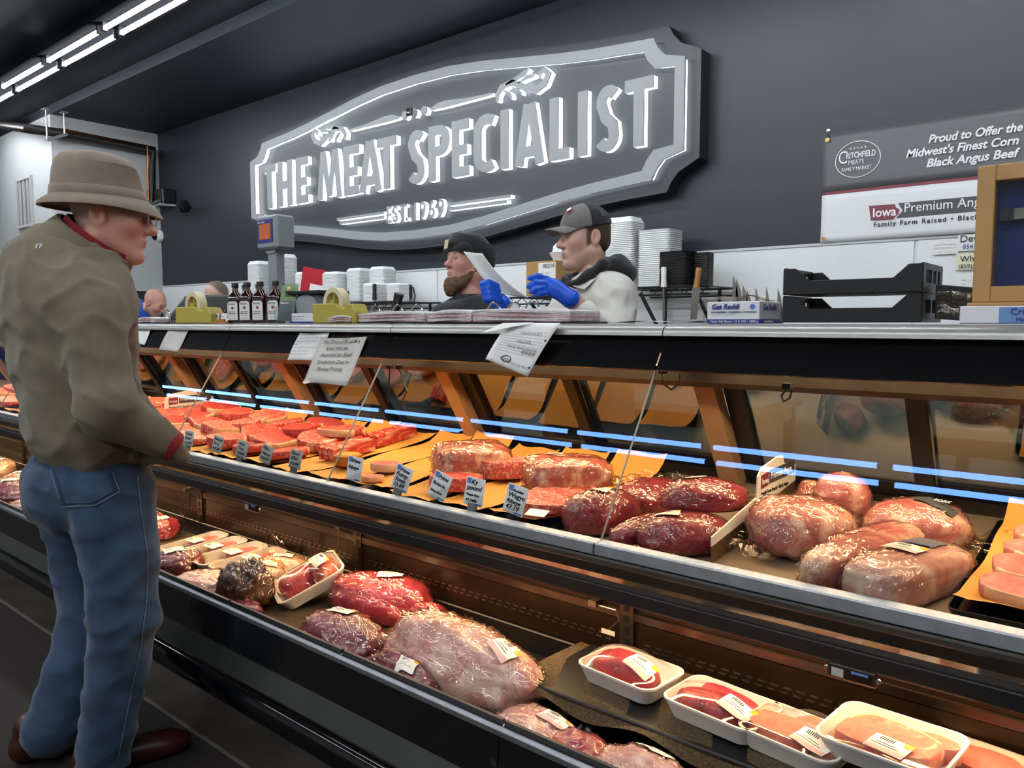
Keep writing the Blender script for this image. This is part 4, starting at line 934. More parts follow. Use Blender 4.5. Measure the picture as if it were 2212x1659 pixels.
# ------------------------------------------------------------------ lower self-service bin
pmat('mat_mesh', '#57472c', 0.85, bmp=.9, bscale=160, bdist=.01, var=.55, vscale=190)
pmat('mat_black', '#0d0d0e', 0.8, bmp=.6, bscale=200, bdist=.006)
xx = CX0
o = MB().grid(lambda u, v: (CX0 + u * (-1.02 - CX0), 1.18 + v * .455, .407 + .004 * math.sin(u * 160) * v), 120, 6).build('mesh_liner', 'mat_mesh', None, sm=80); tag(o, 'dark woven mesh liner on the floor of the lower bin', 'liner')
# raised step shelf at the right
RS = thing('step_shelf', 'raised black mesh-covered step shelf in the right of the lower bin', 'shelf', (0, 0, 0))
MB().box((-1.10, 1.36, .482), (CX1, 1.635, .492)).build('shelf_plate', 'black_matte', RS, bevel=.003)
for xx_ in (-1.08, -.5, .1, .7): MB().box((xx_, 1.37, .405), (xx_ + .02, 1.63, .482)).build('shelf_leg', 'black_matte', RS)
MB().grid(lambda u, v: (-1.13 + u * 2.2, 1.345 + v * .285, (.4935 + .004 * math.sin(u * 70 + v * 4)) if v > .05 else .47 + .012 * math.sin(u * 50)), 120, 10).build('mesh_cover', 'mat_mesh', RS, sm=80)
o = MB().grid(lambda u, v: (-1.0 + u * 2.1, 1.18 + v * .18, .407 + .003 * math.sin(u * 70)), 60, 4).build('mesh_liner', 'mat_black', None, sm=80); tag(o, 'black rubber mesh liner in front of the step shelf', 'liner')

def foam_pkg(label, p, w, d, rz, seed, meatspec, labspec, h=.034, tilt=(0, 0)):
    t = thing('foam_tray_package', label, 'packaged meat', p, (tilt[0], tilt[1], rz), 'film-wrapped foam trays in the lower bin')
    m = MB(); r = .03
    m.loft([rrect(w * .84, d * .80, 0, r * .8, 6), rrect(w * .97, d * .96, h * .8, r, 6), rrect(w, d, h * .9, r, 6), rrect(w * 1.0, d * 1.0, h, r, 6), rrect(w * .955, d * .94, h, r, 6), rrect(w * .90, d * .88, h * .55, r, 6), rrect(w * .82, d * .78, h * .14, r * .8, 6)], cap0=True, cap1=True)
    m.build('foam_tray', 'foam_tray', t, sm=60)
    mb = []
    for (mx, my, size, mrz, mat, kind) in meatspec:
        if kind == 'lump': me = lump_mesh('meat', size, seed, mat, 32, 18, .08, .5, e=.8)
        else: me = steak_meshes(size[0] / 2, size[1] / 2, size[2], seed, mat, 'fat_cream', *kind)
        mo = mesh_obj('meat', me, t, (mx, my, h * .15), mrz); seed += 3
        c, s = math.cos(mrz), math.sin(mrz)
        for v in me.vertices: mb.append(((v.co.x * c - v.co.y * s + mx), (v.co.x * s + v.co.y * c + my), v.co.z + h * .15))
    # film: stretched over the rim and the meat
    arr = np.array(mb)
    def top(x, y):
        q = h * 1.01
        dd = (arr[:, 0] - x) ** 2 + (arr[:, 1] - y) ** 2
        k = np.exp(-dd / (2 * .018 ** 2)); 
        zz = arr[:, 2][dd < .022 ** 2]
        if len(zz): q = max(q, float(zz.max()) + .003)
        return q
    nu, nv = 22, 16; Z = np.zeros((nv + 1, nu + 1))
    for j in range(nv + 1):
        for i in range(nu + 1): Z[j, i] = top((i / nu - .5) * w * .985, (j / nv - .5) * d * .985)
    for _ in range(3):
        P = np.pad(Z, 1, mode='edge'); A = (P[:-2, 1:-1] + P[2:, 1:-1] + P[1:-1, :-2] + P[1:-1, 2:]) / 4; Z = np.maximum(Z * .4 + A * .6, np.where(Z > h * 1.05, A * .5 + Z * .5, A))
    Z[0, :] = Z[-1, :] = h; Z[:, 0] = Z[:, -1] = h
    m = MB(); m.grid(lambda u, v: ((u - .5) * w * .985, (v - .5) * d * .985, Z[min(nv, int(round(v * nv))), min(nu, int(round(u * nu)))] + .001), nu, nv)
    # round off the corners by pulling them in
    m.v = [(x * (1 - .10 * (abs(y) / (d / 2)) ** 6 * (abs(x) / (w / 2)) ** 6), y * (1 - .10 * (abs(y) / (d / 2)) ** 6 * (abs(x) / (w / 2)) ** 6), z) for x, y, z in m.v]
    me = m.mesh('film', 'film', sm=80); mesh_obj('film', me, t)
    if labspec:
        bv = bvh_of(me); price_label(bv, t, *labspec)
    return t
# four pale ground-meat trays in a row
for i, (px, py) in enumerate(((432, 1163), (468, 1178), (500, 1195), (545, 1208))):
    c = on_bin(px, py, .05); 
    foam_pkg('white foam tray of pale pink slices, %s of the row of four' % ['leftmost', 'second', 'third', 'rightmost'][i], (c.x, 1.495, .416 + .004 * i), .115, .27, .0 - .03 * i, 80 + i, [(.0, .045, (.075, .12, .03), 0, 'pork_fresh', (0, 0)), (0, -.06, (.08, .10, .02), 0, 'fat_cream', 'lump')], (.0, .01, .05, .075, 1.57, False, True), .045, (.06, 0))
# bags at the far left, past the customer
R3 = random.Random(5)
kinds = [('vac_pork', 'pink'), ('vac_purple', 'purple'), ('vac_pale', 'pale'), ('vac_red', 'red'), ('vac_beef', 'dark red')]
wh = ['just past the customer', 'left of the customer', 'further left', 'far left', 'second to the far left', 'near the left picture edge', 'at the left picture edge', 'leftmost in view']
q = 0
for (px, py, h, s, mat, lk, wr_) in ((375, 1205, .05, (.20, .15, .08), 'vac_purple', 'purple', 'against the front lip beside the customer'), (365, 1128, .05, (.16, .14, .08), 'vac_red', 'red', 'behind it beside the first foam tray'), (370, 1095, .09, (.18, .14, .09), 'vac_pork', 'pink', 'at the back near the upright'),
        (85, 1090, .04, (.28, .2, .07), 'vac_pale', 'pale lilac', 'at the lip just left of the customer'), (60, 1062, .06, (.26, .18, .07), 'vac_purple', 'purple', 'behind the pale one left of the customer'), (20, 1045, .08, (.26, .2, .10), 'vac_purple', 'dull purple', 'at the left picture edge, near the lip'), (45, 1018, .10, (.24, .2, .09), 'vac_pork', 'orange pink', 'at the left picture edge, further back'), (8, 990, .10, (.2, .18, .10), 'vac_fatcap', 'cream', 'highest at the left picture edge'), (110, 1105, .03, (.22, .16, .06), 'vac_pale', 'grey pink', 'low beside the customer back leg')):
    c = on_bin(px, py, h); q += 1
    roast('vacuum_bag', '%s vacuum-packed meat in the lower bin %s' % (lk, wr_), 'packaged meat', (c.x, min(max(c.y, 1.28), 1.52), .413), s, R3.random() * 1.2, 100 + q, mat, [(.0, .0, .07, .05, .6, False, q % 2 == 0)], [(R3.random() * 200, 260 + R3.random() * 80, .03, .02)], amp=.10, fine=.04)
# clear bag standing up behind the foam trays
c = on_bin(640, 1205, .06)
bg = roast('fat_trim_bag', 'clear bag of pale meat with tall crumpled plastic top', 'packaged meat', (c.x, 1.56, .413), (.20, .13, .08), .5, 120, 'vac_fatcap', [(-.01, .0, .07, .045, .3, False, True)], None, amp=.12, fine=.04)
for k, (x0, sc, tl) in enumerate(((-.03, 1.0, -.15), (.045, .9, .25))):
    m = MB(); m.grid(lambda u, v: ((u - .5) * .14 * (1 - .75 * v) * sc + x0, .012 * math.sin(u * 9 + v * 5 + k) + .02 * v, .05 + v * .12 * sc + .004 * math.sin(u * 14)), 12, 10); m.build('bag_top', 'film_bag', bg, rot=(0, tl, .3), sm=80)
c = on_bin(445, 1250, .04); roast('vacuum_bag', 'flat pale marbled pack leaning on the lip before the foam trays', 'packaged meat', (c.x, 1.30, .413), (.24, .20, .06), .5, 121, 'vac_pale', None, [(60, 200, .03, .03)], amp=.08, fine=.04)
c = on_bin(545, 1262, .06); roast('smoked_hock', 'dark brown glossy wrapped joint against the front lip', 'packaged meat', (c.x, 1.315, .43), (.17, .15, .13), .3, 122, 'dark_smoked', None, [(0, 360, .025, .04)], amp=.20, fine=.07)
c = on_bin(575, 1290, .02); roast('vacuum_bag', 'low purple pack under the dark brown joint at the lip', 'packaged meat', (c.x - .02, 1.25, .413), (.22, .12, .05), .2, 123, 'vac_purple', None, [(0, 360, .02, .01)], amp=.1)
c = on_bin(620, 1215, .05); roast('vacuum_bag', 'pale orange wrapped pack behind the dark brown joint', 'packaged meat', (c.x + .02, 1.45, .413), (.16, .14, .085), .6, 124, 'vac_fatcap', [(.02, .0, .07, .05, .4, True, True)], [(0, 360, .03, .03)], amp=.15, fine=.05)
# tilted steak tray
c = on_bin(690, 1262, .04)
foam_pkg('tilted white foam tray with thick red steak and pale fat', (c.x, 1.49, .455), .20, .235, -.42, 130, [(-.015, -.03, (.12, .13, .06), .2, 'vac_red', 'lump'), (.02, .055, (.14, .09, .075), .1, 'vac_roast', 'lump')], (.025, .055, .085, .05, .1, True, True), .045, (.42, .05))
# pink roast, purple pack, big pale bag
c = on_bin(840, 1300, .07); roast('vacuum_packed_roast', 'bright pink-red vacuum-packed roast with white label at the back', 'packaged meat', (-1.84, 1.55, .413), (.34, .20, .125), .30, 132, 'vac_red', [(.035, .0, .08, .045, .4, False, True)], [(150, 260, .02, .02)], amp=.09, e=.85, fine=.02)
roast('vacuum_packed_end', 'small red wrapped end sticking out behind the pink-red roast', 'packaged meat', (-1.66, 1.575, .413), (.12, .10, .075), .3, 133, 'vac_red', None, None, amp=.12)
roast('vacuum_packed_roast', 'wrinkled purple vacuum-packed roast with faded label at the lip', 'packaged meat', (-1.69, 1.285, .413), (.31, .19, .105), -.05, 134, 'vac_purple', [(-.05, .035, .08, .05, .25, False, True)], [(120, 220, .03, .02)], amp=.08, fine=.04)
big = roast('vacuum_packed_shoulder', 'very large pale pink vacuum-packed shoulder across the lower bin', 'packaged meat', (-1.32, 1.375, .413), (.52, .23, .145), -.03, 136, 'vac_pale', [(.15, -.005, .08, .058, -.35, True, True)], [(100, 330, .03, .03)], amp=.10, fine=.03, taper=.18)
roast('vacuum_bag', 'dark red wrapped scrap pack wedged between the pale shoulder and lip', 'packaged meat', (-1.40, 1.235, .413), (.26, .11, .095), -.1, 137, 'vac_purple', [(.05, -.015, .05, .045, .5, False, True)], [(0, 360, .03, .04)], amp=.16, fine=.05)
roast('vacuum_bag', 'flat pink striped vacuum pack with label at the lower front', 'packaged meat', (-1.0, 1.27, .413), (.22, .16, .06), -.15, 138, 'vac_pale', [(.03, .03, .07, .05, .15, True, True)], [(-90, 90, .05, .05), (180, 330, .03, .03)], amp=.08, fine=.05)
roast('vacuum_bag', 'red meat in loose clear bag at the bottom front corner', 'packaged meat', (-.865, 1.235, .413), (.15, .12, .075), .1, 139, 'vac_red', None, [(0, 360, .03, .05)], amp=.15)
bb = roast('vacuum_bag', 'loose cloudy clear bag of meat at the bottom picture edge', 'packaged meat', (-.72, 1.245, .413), (.24, .16, .085), -.1, 140, 'vac_pale', [(.0, .05, .07, .05, -.2, False, False)], [(0, 360, .04, .06)], amp=.12, fine=.05)
# foam trays on the step shelf
SZ = .4985
def on_step(px, py, h): return at_z(px, py, SZ + h)
for (px, py, w, d, rz, spec, ls, lab, sd) in (
    (1362, 1440, .215, .155, -.10, [(-.01, 0, (.165, .095, .06), .0, 'vac_red', 'lump')], (.045, -.022, .068, .05, -.08, True, True), 'white foam tray with dark red roast, leftmost on the step shelf', 150),
    (1560, 1515, .215, .155, -.10, [(-.02, -.015, (.15, .08, .05), .0, 'vac_beef', 'lump'), (.0, .035, (.16, .06, .04), -.15, 'vac_red', 'lump')], (.05, -.025, .07, .05, -.08, True, True), 'white foam tray with two dark beef cuts, second on the step shelf', 153),
    (1725, 1578, .20, .15, -.12, [(-.03, -.01, (.13, .09, .04), .1, 'pork_fresh', (20, 160)), (.03, .03, (.12, .06, .05), -.2, 'pork_fresh', 'lump')], (.045, -.035, .07, .05, -.15, True, False), 'white foam tray of pink pork chops under another tray', 156)):
    c = on_step(px, py, .04); foam_pkg(lab, (c.x, c.y, SZ), w, d, rz, sd, spec, ls, .042)
c = on_step(1930, 1592, .075); foam_pkg('white foam tray of big pink pork chops, topmost at the front', (c.x, c.y - .01, SZ + .042), .225, .165, -.14, 160, [(-.005, .0, (.175, .115, .034), .0, 'pork_fresh', (20, 170)), (.05, .03, (.10, .06, .03), .3, 'pork_fresh', (20, 170))], (.015, -.045, .07, .05, -.12, True, True), .042, (.06, -.05))
c = on_step(2130, 1650, .04); foam_pkg('white foam tray of pork cut off by the lower right picture corner', (c.x, c.y, SZ), .20, .15, -.1, 166, [(0, 0, (.14, .09, .04), 0, 'pork_fresh', (20, 170))], None, .042)
# thermometers, price channel clips and dangling wires on the back
def thermometer(px, py, lab):
    c = at_y(px, py, 1.55); t = thing('case_thermometer', lab, 'thermometer', (c.x, 1.50, .668))
    MB().box((-.03, -.002, .008), (.03, .012, .030)).build('bracket', 'steel_dark', t); MB().box((-.045, -.012, -.016), (.045, .0, .014)).build('housing', 'bronze', t, bevel=.004)
    MB().box((-.036, -.0135, -.010), (-.014, -.012, .006)).build('dial_window', 'rail_pale', t); MB().box((-.006, -.0135, -.010), (.036, -.012, .008)).build('face', 'brown_panel', t)
    MB().box((.0, -.0142, .003), (.03, -.0135, .008)).build('name_strip', 'card_blue', t)
    for s in (-1, 1): MB().lathe([(.0, 0), (.005, 0), (.005, .004), (0, .005)], 8).build('knob', 'steel', t, (s * .047, -.006, -.001), (math.pi / 2, 0, 0))
thermometer(1858, 1482, 'small bronze thermometer strip clipped under the rail at right')
thermometer(575, 1105, 'small bronze thermometer strip clipped under the rail at left')
def dangle(pts, lab, tagged=False):
    P = [at_y(x, y, 1.635) for x, y in pts]; t = thing('dangling_wire', lab, 'wire', P[0])
    MB().tube([p - P[0] for p in P], .0022, 5).build('wire', 'steel', t)
    if tagged: e = P[-1] - P[0]; MB().box((e.x - .02, e.y - .004, e.z - .012), (e.x + .02, e.y - .002, e.z)).build('tag', 'label_white', t)
    MB().box((-.012, -.01, -.004), (.012, .02, .012)).build('clip', 'steel', t)
dangle([(1283, 1305), (1330, 1318), (1338, 1340), (1315, 1360)], 'thin wire with small white tag dangling above the step shelf', True)
dangle([(402, 1060), (388, 1105), (400, 1118), (410, 1100), (406, 1060)], 'thin looped wire hanging at the back of the bin by the customer')
dangle([(733, 1140), (731, 1195), (752, 1215)], 'thin wire hanging by the shelf upright near the tilted tray')
# hanging wires inside the upper case
def hang(pts, Y, lab):
    P = [at_y(x, y, Y) for x, y in pts]; t = thing('lamp_cable', lab, 'cable', P[0]); MB().tube([p - P[0] for p in P], .003, 5).build('cable', 'black_plastic', t, sm=50); MB().box((-.01, -.008, -.003), (.01, .008, .012)).build('clip', 'black_plastic', t)
hang([(842, 795), (838, 870)], 1.905, 'straight thin black cable hanging behind the glass near the paper sign')
hang([(862, 795), (880, 845), (862, 880)], 1.905, 'curved thin black cable hanging behind the glass near the paper sign')
hang([(1432, 805), (1434, 830), (1450, 842), (1468, 828), (1470, 808)], 1.905, 'looped brass-coloured wire under the header at the right seam')
hang([(1700, 838), (1688, 855), (1692, 868), (1706, 860), (1712, 840)], 1.905, 'small looped black wire under the header right of the post')
# ------------------------------------------------------------------ things on the worktop
CT = 1.3275
def cx(px, Y): return at_y(px, 697, Y).x
def cz(px, py, Y): return at_y(px, py, Y).z
pmat('khaki_plastic', '#b3a347', 0.45); pmat('tape_cream', '#d9cda6', 0.6); pmat('sauce', '#2a0b0b', 0.08, spec=.6, coat=.6); pmat('cap_black', '#0e0e0f', 0.4)
pmat('neck_glass', '#6b5a48', .1, coat=.5); pmat('label_seal', '#8e1f2a', .6); pmat('grey_plastic', '#8b8f93', 0.45); pmat('grey_dark', '#4c5054', 0.45); pmat('screen_dark', '#2c2c2a', 0.2, spec=.35)
pmat('lcd_orange', '#c8672e', 0.4); pmat('box_white', '#e6e6e8', 0.5); pmat('box_blue', '#2a3a8f', 0.5); pmat('navy_print', '#2c2f7e', .5)
pmat('page_edge', '#cfc4c4', 0.7, var=.25, vscale=40); pmat('page_pink', '#c9a0a0', 0.7, var=.3, vscale=50); pmat('ring_steel', '#c9cbcd', 0.2, metal=1.0)
pmat('photo_green', '#5d7a3f', .4, var=.5, vscale=40); pmat('photo_sky', '#8fa8b8', .4); pmat('frame_wood', '#b98f57', 0.45, var=.12, vscale=5, bmp=.1, bscale=30); pmat('felt_blue', '#0f2474', 0.9, var=.2, vscale=6)
pmat('sign_blue', '#6f93c9', .5)
# monitor
mo = thing('point_of_sale_monitor', 'black tilted touch monitor standing at the left of the worktop', 'monitor', (0, 0, 0))
a, b = Vector((cx(352, 1.99), 1.99, CT + .002)), Vector((cx(492, 1.99), 1.99, CT + .002)); h_ = cz(440, 637, 2.12) - CT
up_ = Vector((0, .13, h_)); nn = Vector((0, -h_, .13)).normalized()
def slab4(a, b, up_, nn, t): return [a, b, b - nn * t, a - nn * t, a + up_, b + up_, b + up_ - nn * t, a + up_ - nn * t]
MB().hexa(slab4(a, b, up_, nn, .025)).build('casing', 'black_plastic', mo, bevel=.006)
e = (b - a).normalized() * .03
MB().hexa(slab4(a + e + up_ * .13 + nn * .001, b - e + up_ * .13 + nn * .001, up_ * .76, nn, .002)).build('screen', 'screen_dark', mo)
MB().box((min(a.x, b.x) + .1, 2.03, CT), (max(a.x, b.x) - .1, 2.13, CT + .05)).build('stand', 'black_plastic', mo, bevel=.01)
# tape dispensers
def dispenser(px0, px1, pyt, pr, Y, lab):
    x0, x1 = cx(px0, Y), cx(px1, Y); H = cz(px0, pyt, Y) - CT; L = x1 - x0; t = thing('tape_dispenser', lab, 'tape dispenser', (x0, Y, CT + .001))
    MB().prism([(0, 0), (L, 0), (L, H * .55), (L * .92, H * .95), (L * .82, H * .95), (L * .74, H * .70), (L * .52, H), (0, H)], -.035, .035, 'y').build('body', 'khaki_plastic', t, bevel=.004)
    R = pr; c = (L * .42, 0, H * 1.02)
    prof = [(R * .68, -.02), (R, -.02), (R, .02), (R * .68, .02), (R * .68, -.02)]
    MB().lathe(prof, 28, cap=False).build('tape_roll', 'tape_cream', t, c, (math.pi / 2, 0, 0), sm=40)
    MB().lathe([(.0, -.022), (R * .25, -.022), (R * .25, .022), (0, .022)], 12).build('hub', 'khaki_plastic', t, c, (math.pi / 2, 0, 0), sm=40)
    MB().box((-.004, -.012, R * .2), (.004, .012, R * .62)).build('hub_arm', 'khaki_plastic', t, c)
    MB().box((L * .86, -.02, H * .95), (L * .90, .02, H * 1.0)).build('blade', 'steel', t)
dispenser(394, 470, 664, .072, 1.92, 'khaki tape dispenser with cream roll before the monitor')
dispenser(690, 783, 657, .062, 1.93, 'khaki tape dispenser with cream roll left of the open binders')
# cling bag and small boxes behind the left dispenser
def carton(name, lab, px0, px1, px2, pyt, Y, parts=None, blue=True, mats=('box_white',)):
    x0, x1 = cx(px0, Y), cx(px1, Y); y1 = at_x(px2, 697, x1).y if px2 else Y + .06; H = cz(px1, pyt, Y) - CT
    t = thing(name, lab, 'box', (x0, Y, CT + .001)); L, D = x1 - x0, max(.03, y1 - Y)
    MB().box((0, 0, 0), (L, D, H)).build('carton', mats[0], t, bevel=.002)
    if blue:
        MB().box((-.0004, -.0008, .001), (L + .0006, .0, H * .2)).build('blue_band', 'box_blue', t); MB().box((L, -.0004, .001), (L + .0008, D, H * .2)).build('blue_band', 'box_blue', t)
    return t, L, D, H
t, L, D, H = carton('deli_sheet_box', 'small white and blue deli sheet box by the sauce bottles', 432, 470, 482, 681, 1.95)
text('Get Reddi', 'navy_print', frame((.008, -.001, H * .5), (1, 0, 0), (0, 0, 1)), t, H * .36, xs=.9, shear=.2)
for k, (px, lab) in enumerate(((457, 'small white business card leaning by the sauce bottles'), (484, 'second white business card half behind the leftmost bottle'))):
    t = thing('business_card', lab, 'card', (cx(px, 1.905), 1.905, CT + .001), (-.2, 0, .1)); MB().box((-.03, -.001, 0), (.05, .001, .048)).build('card', 'paper_white', t)
    MB().lathe([(.0, 0), (.012, 0), (.012, .001), (0, .001)], 14).build('round_logo', 'ink_grey', t, (.028, -.001, .033), (math.pi / 2, 0, 0)); text('----\n---', 'ink_grey', frame((-.024, -.0015, .03), (1, 0, 0), (0, 0, 1)), t, .014)
t = thing('wooden_card_holder', 'small wooden holder lying in front of the leftmost bottle', 'holder', (cx(478, 1.90), 1.893, CT)); MB().box((-.06, -.012, 0), (.07, .008, .009)).build('base', 'wood', t, bevel=.002); MB().box((-.03, -.006, .009), (.04, .006, .022)).build('block', 'wood', t, bevel=.002)
o = MB().grid(lambda u, v: ((u - .5) * .16, (v - .5) * .08, .05 + .02 * math.sin(u * 8 + v * 3) + .012 * math.sin(v * 17 + u * 5) - .06 * u * u), 16, 10).build('cling_bag', 'film_bag', None, (cx(478, 2.02), 2.02, CT + .02), 0, sm=80); tag(o, 'crumpled clear plastic bag lying behind the business cards', 'plastic bag')
# sauce bottles
def make_bottle():
    t = thing('sauce_bottle', 'x', 'bottle'); hw, hd = .035, .0235
    rings = []
    for z, k in ((0, .93), (.004, 1.0), (.105, 1.0), (.118, .97), (.130, .82), (.142, .56), (.150, .46)):
        rings.append(sqring(2 * hw * k, 2 * hd * (k if k > .6 else k * 1.25), z, .3 if k > .6 else .48))
    MB().loft(rings).build('glass_body', 'sauce', t, sm=40)
    MB().loft([sqring(.027, .027, .1505, .48), sqring(.025, .025, .160, .48), sqring(.026, .026, .168, .48)]).build('neck', 'neck_glass', t, sm=40)
    MB().lathe([(.0, .166), (.0155, .166), (.0158, .184), (.0145, .187), (0, .187)], 18).build('cap', 'cap_black', t, sm=40)
    lb = MB().prism([(-.027, .016), (.027, .016), (.027, .092), (.019, .101), (-.019, .101), (-.027, .092)], -.0246, -.0236, 'y').build('label', 'paper_white', t)
    text('BROECKER', 'ink_grey', frame((-.0225, -.0249, .086), (1, 0, 0), (0, 0, 1)), lb, .0095, xs=.78, dz=.0002)
    text('SWEET TANGY', 'ink_grey', frame((-.020, -.0249, .051), (1, 0, 0), (0, 0, 1)), lb, .0068, xs=.8, dz=.0002); text('BARBECUE SAUCE', 'ink', frame((-.0235, -.0249, .043), (1, 0, 0), (0, 0, 1)), lb, .0066, xs=.75, dz=.0002)
    MB().box((-.018, -.0252, .034), (.018, -.0246, .035)).build('rule', 'ink_grey', lb); MB().box((-.016, -.0252, .024), (.016, -.0246, .025)).build('rule', 'ink_grey', lb)
    MB().lathe([(.0, 0), (.0068, 0), (.0068, .0008), (0, .0008)], 8).build('red_seal', 'label_seal', lb, (0, -.0246, .071), (math.pi / 2, 0, 0))
    return t
bp = make_bottle()
for i, (px, Y, rz, lab) in enumerate(((510, 1.935, .06, 'sauce bottle with black cap, leftmost of the front row'), (536, 1.935, .04, 'sauce bottle with black cap, second of the front row'), (564, 1.935, .03, 'sauce bottle with black cap, third of the front row'), (597, 1.95, .02, 'sauce bottle with black cap, rightmost beside the brochure stand'), (532, 2.04, .0, 'sauce bottle standing behind between the second and third'), (561, 2.04, .0, 'sauce bottle standing behind the third front bottle'))):
    loc = (cx(px, Y), Y, CT + .001)
    if i == 0: bp.location = loc; bp.rotation_euler = (0, 0, rz + .35); bp['label'] = lab; bp['group'] = 'barbecue sauce bottles on the worktop'
    else: copy_tree(bp, None, loc, rz + .35, lab, 'barbecue sauce bottles on the worktop')
# brochure stand
t = thing('brochure_stand', 'clear acrylic brochure stand with photo leaflet beside the bottles', 'stand', (cx(617, 1.935), 1.935, CT + .001), (0, 0, .55))
MB().hexa([(-.04, 0, .0), (.04, 0, .0), (.04, .004, .0), (-.04, .004, .0), (-.04, .06, .175), (.04, .06, .175), (.04, .064, .175), (-.04, .064, .175)]).build('back', 'holder', t)
MB().hexa([(-.037, -.003, .01), (.037, -.003, .01), (.037, .0, .01), (-.037, .0, .01), (-.037, .052, .168), (.037, .052, .168), (.037, .055, .168), (-.037, .055, .168)]).build('leaflet', 'photo_green', t)
MB().hexa([(-.037, -.005, .01), (.037, -.005, .01), (.037, -.003, .01), (-.037, -.003, .01), (-.037, .026, .098), (.037, .026, .098), (.037, .0275, .098), (-.037, .0275, .098)]).build('text_panel', 'grey_dark', t)
MB().lathe([(.0, 0), (.011, .004), (.012, .014), (.008, .022), (0, .024)], 10).build('portrait_head', 'tape_cream', t, (.0, .045, .138)); MB().box((-.016, .034, .105), (.016, .042, .138)).build('portrait_body', 'grey_dark', t)
MB().box((-.041, -.02, 0), (.041, -.017, .075)).build('pocket', 'holder', t); MB().box((-.041, -.02, 0), (.041, .05, .003)).build('foot', 'holder', t)
text('Sauced', 'print_white', frame((-.03, .017, .085), (1, 0, 0), (0, .33, .94)), t, .014, dz=.002)
# scale with pole display
t = thing('deli_scale', 'grey deli scale with tall pole display and orange screen', 'scale', (cx(600, 2.10), 2.10, CT + .001))
zt = cz(598, 540, 2.10) - CT; zh = cz(598, 467, 2.10) - CT
MB().box((-.035, -.025, 0), (.035, .025, zt)).build('pole', 'grey_plastic', t, bevel=.006)
MB().prism([(-.03, 0), (.03, 0), (.05, .03), (-.05, .03)], -.03, .03, 'y').build('collar', 'grey_plastic', t, (0, 0, zt - .02))
hw = .085
MB().box((-hw, -.05, zt), (hw, .05, zh)).build('display_head', 'grey_plastic', t, rot=None, bevel=.01)
MB().box((-hw + .012, -.0525, zt + .03), (hw - .03, -.05, zh - .02)).build('bezel', 'navy_print', t); MB().box((-hw + .03, -.0535, zt + .045), (hw - .046, -.0523, zh - .04)).build('screen', 'lcd_orange', t)
text('DELI SCALE', 'print_white', frame((-hw + .018, -.0535, zh - .036), (1, 0, 0), (0, 0, 1)), t, .012)
bx = cx(668, 2.0) - cx(600, 2.10)
MB().prism([(bx - .12, 0), (bx + .14, 0), (bx + .14, .09), (bx + .10, .125), (bx - .06, .125), (bx - .12, .08)], -.12, .0, 'y').build('body', 'grey_dark', t, bevel=.006)
MB().lathe([(.0, 0), (.09, 0), (.088, .006), (0, .008)], 24, sx=1.0, sy=.75).build('side_panel', 'grey_plastic', t, (bx + .01, -.119, .058), (math.pi / 2, 0, 0), sm=40)
MB().box((bx - .13, -.14, .125), (bx + .13, .02, .140)).build('platter', 'black_plastic', t, bevel=.004)
t, L, D, H = carton('deli_sheet_box', 'flat white box with blue base in front of the grey scale', 630, 690, None, 677, 1.905)
text('----- ------ ----', 'ink_grey', frame((.01, -.001, H * .62), (1, 0, 0), (0, 0, 1)), t, .016); text('--- ---- --- ---', 'ink_grey', frame((.01, -.001, H * .36), (1, 0, 0), (0, 0, 1)), t, .014)
# open ring binders
def binder(lab, pxs, Y, hts, D=.17, rings=(), cover=True):
    xs = [cx(p, Y) for p in pxs]; t = thing('open_ring_binder', lab, 'binder', (xs[0], Y, CT + .001))
    if cover: MB().box((-.02, -.012, 0), (xs[-1] - xs[0] + .02, D, .006)).build('cover', 'black_plastic', t, bevel=.002)
    for i in range(len(xs) - 1):
        a, b = xs[i] - xs[0], xs[i + 1] - xs[0]; n = 7
        for k in range(n):
            z0 = .006 + hts[i] * k / n; z1 = .006 + hts[i] * (k + .92) / n; w = b - a
            def zz(u, z): return z + .010 * math.sin(u * math.pi) * (1 if i % 2 == 0 else .6) * (z / (hts[i] + .006)) - (.006 * u if i % 2 else .006 * (1 - u))
            m = MB(); rs = []
            for q in range(9):
                u = q / 8; x = a + .004 + (w - .008) * u; rs.append([(x, -.004 + .004 * math.sin(k * 3 + u * 4), max(.0065, zz(u, z0))), (x, D - .01, max(.0065, zz(u, z0))), (x, D - .01, max(.008, zz(u, z1))), (x, -.004 + .004 * math.sin(k * 3 + u * 4), max(.008, zz(u, z1)))])
            m.loft(rs); m.build('page_block', 'page_edge' if k % 3 else 'page_pink' if k < n - 1 else 'paper_white', t)
    for px in rings:
        x = cx(px, Y) - xs[0]; R = .033
        pth = [(x + R * 1.0 * math.cos(a), D * .45, .03 + R * 1.25 * math.sin(a)) for a in [math.pi * k / 10 for k in range(11)]]
        pth = [(x + R, D * .45, .0)] + pth + [(x - R, D * .45, .0)]
        MB().tube(pth, .0035, 6).build('ring', 'ring_steel', t, sm=50)
    return t
binder('open ring binder with steel rings in the middle of the worktop', (768, 922), 1.915, (.034,), rings=(778, 826, 868))
binder('thick open ring binder with coloured page edges before the butchers', (924, 1022, 1235), 1.90, (.036, .040), rings=(1034, 1078, 1118))
binder('loose stack of curled pinkish pages beside the tape dispenser', (708, 762), 1.895, (.02,), D=.12, cover=False)
binder('open ring binder beside the monitor near the bald man', (292, 338), 1.93, (.022,), rings=(337,), D=.14)
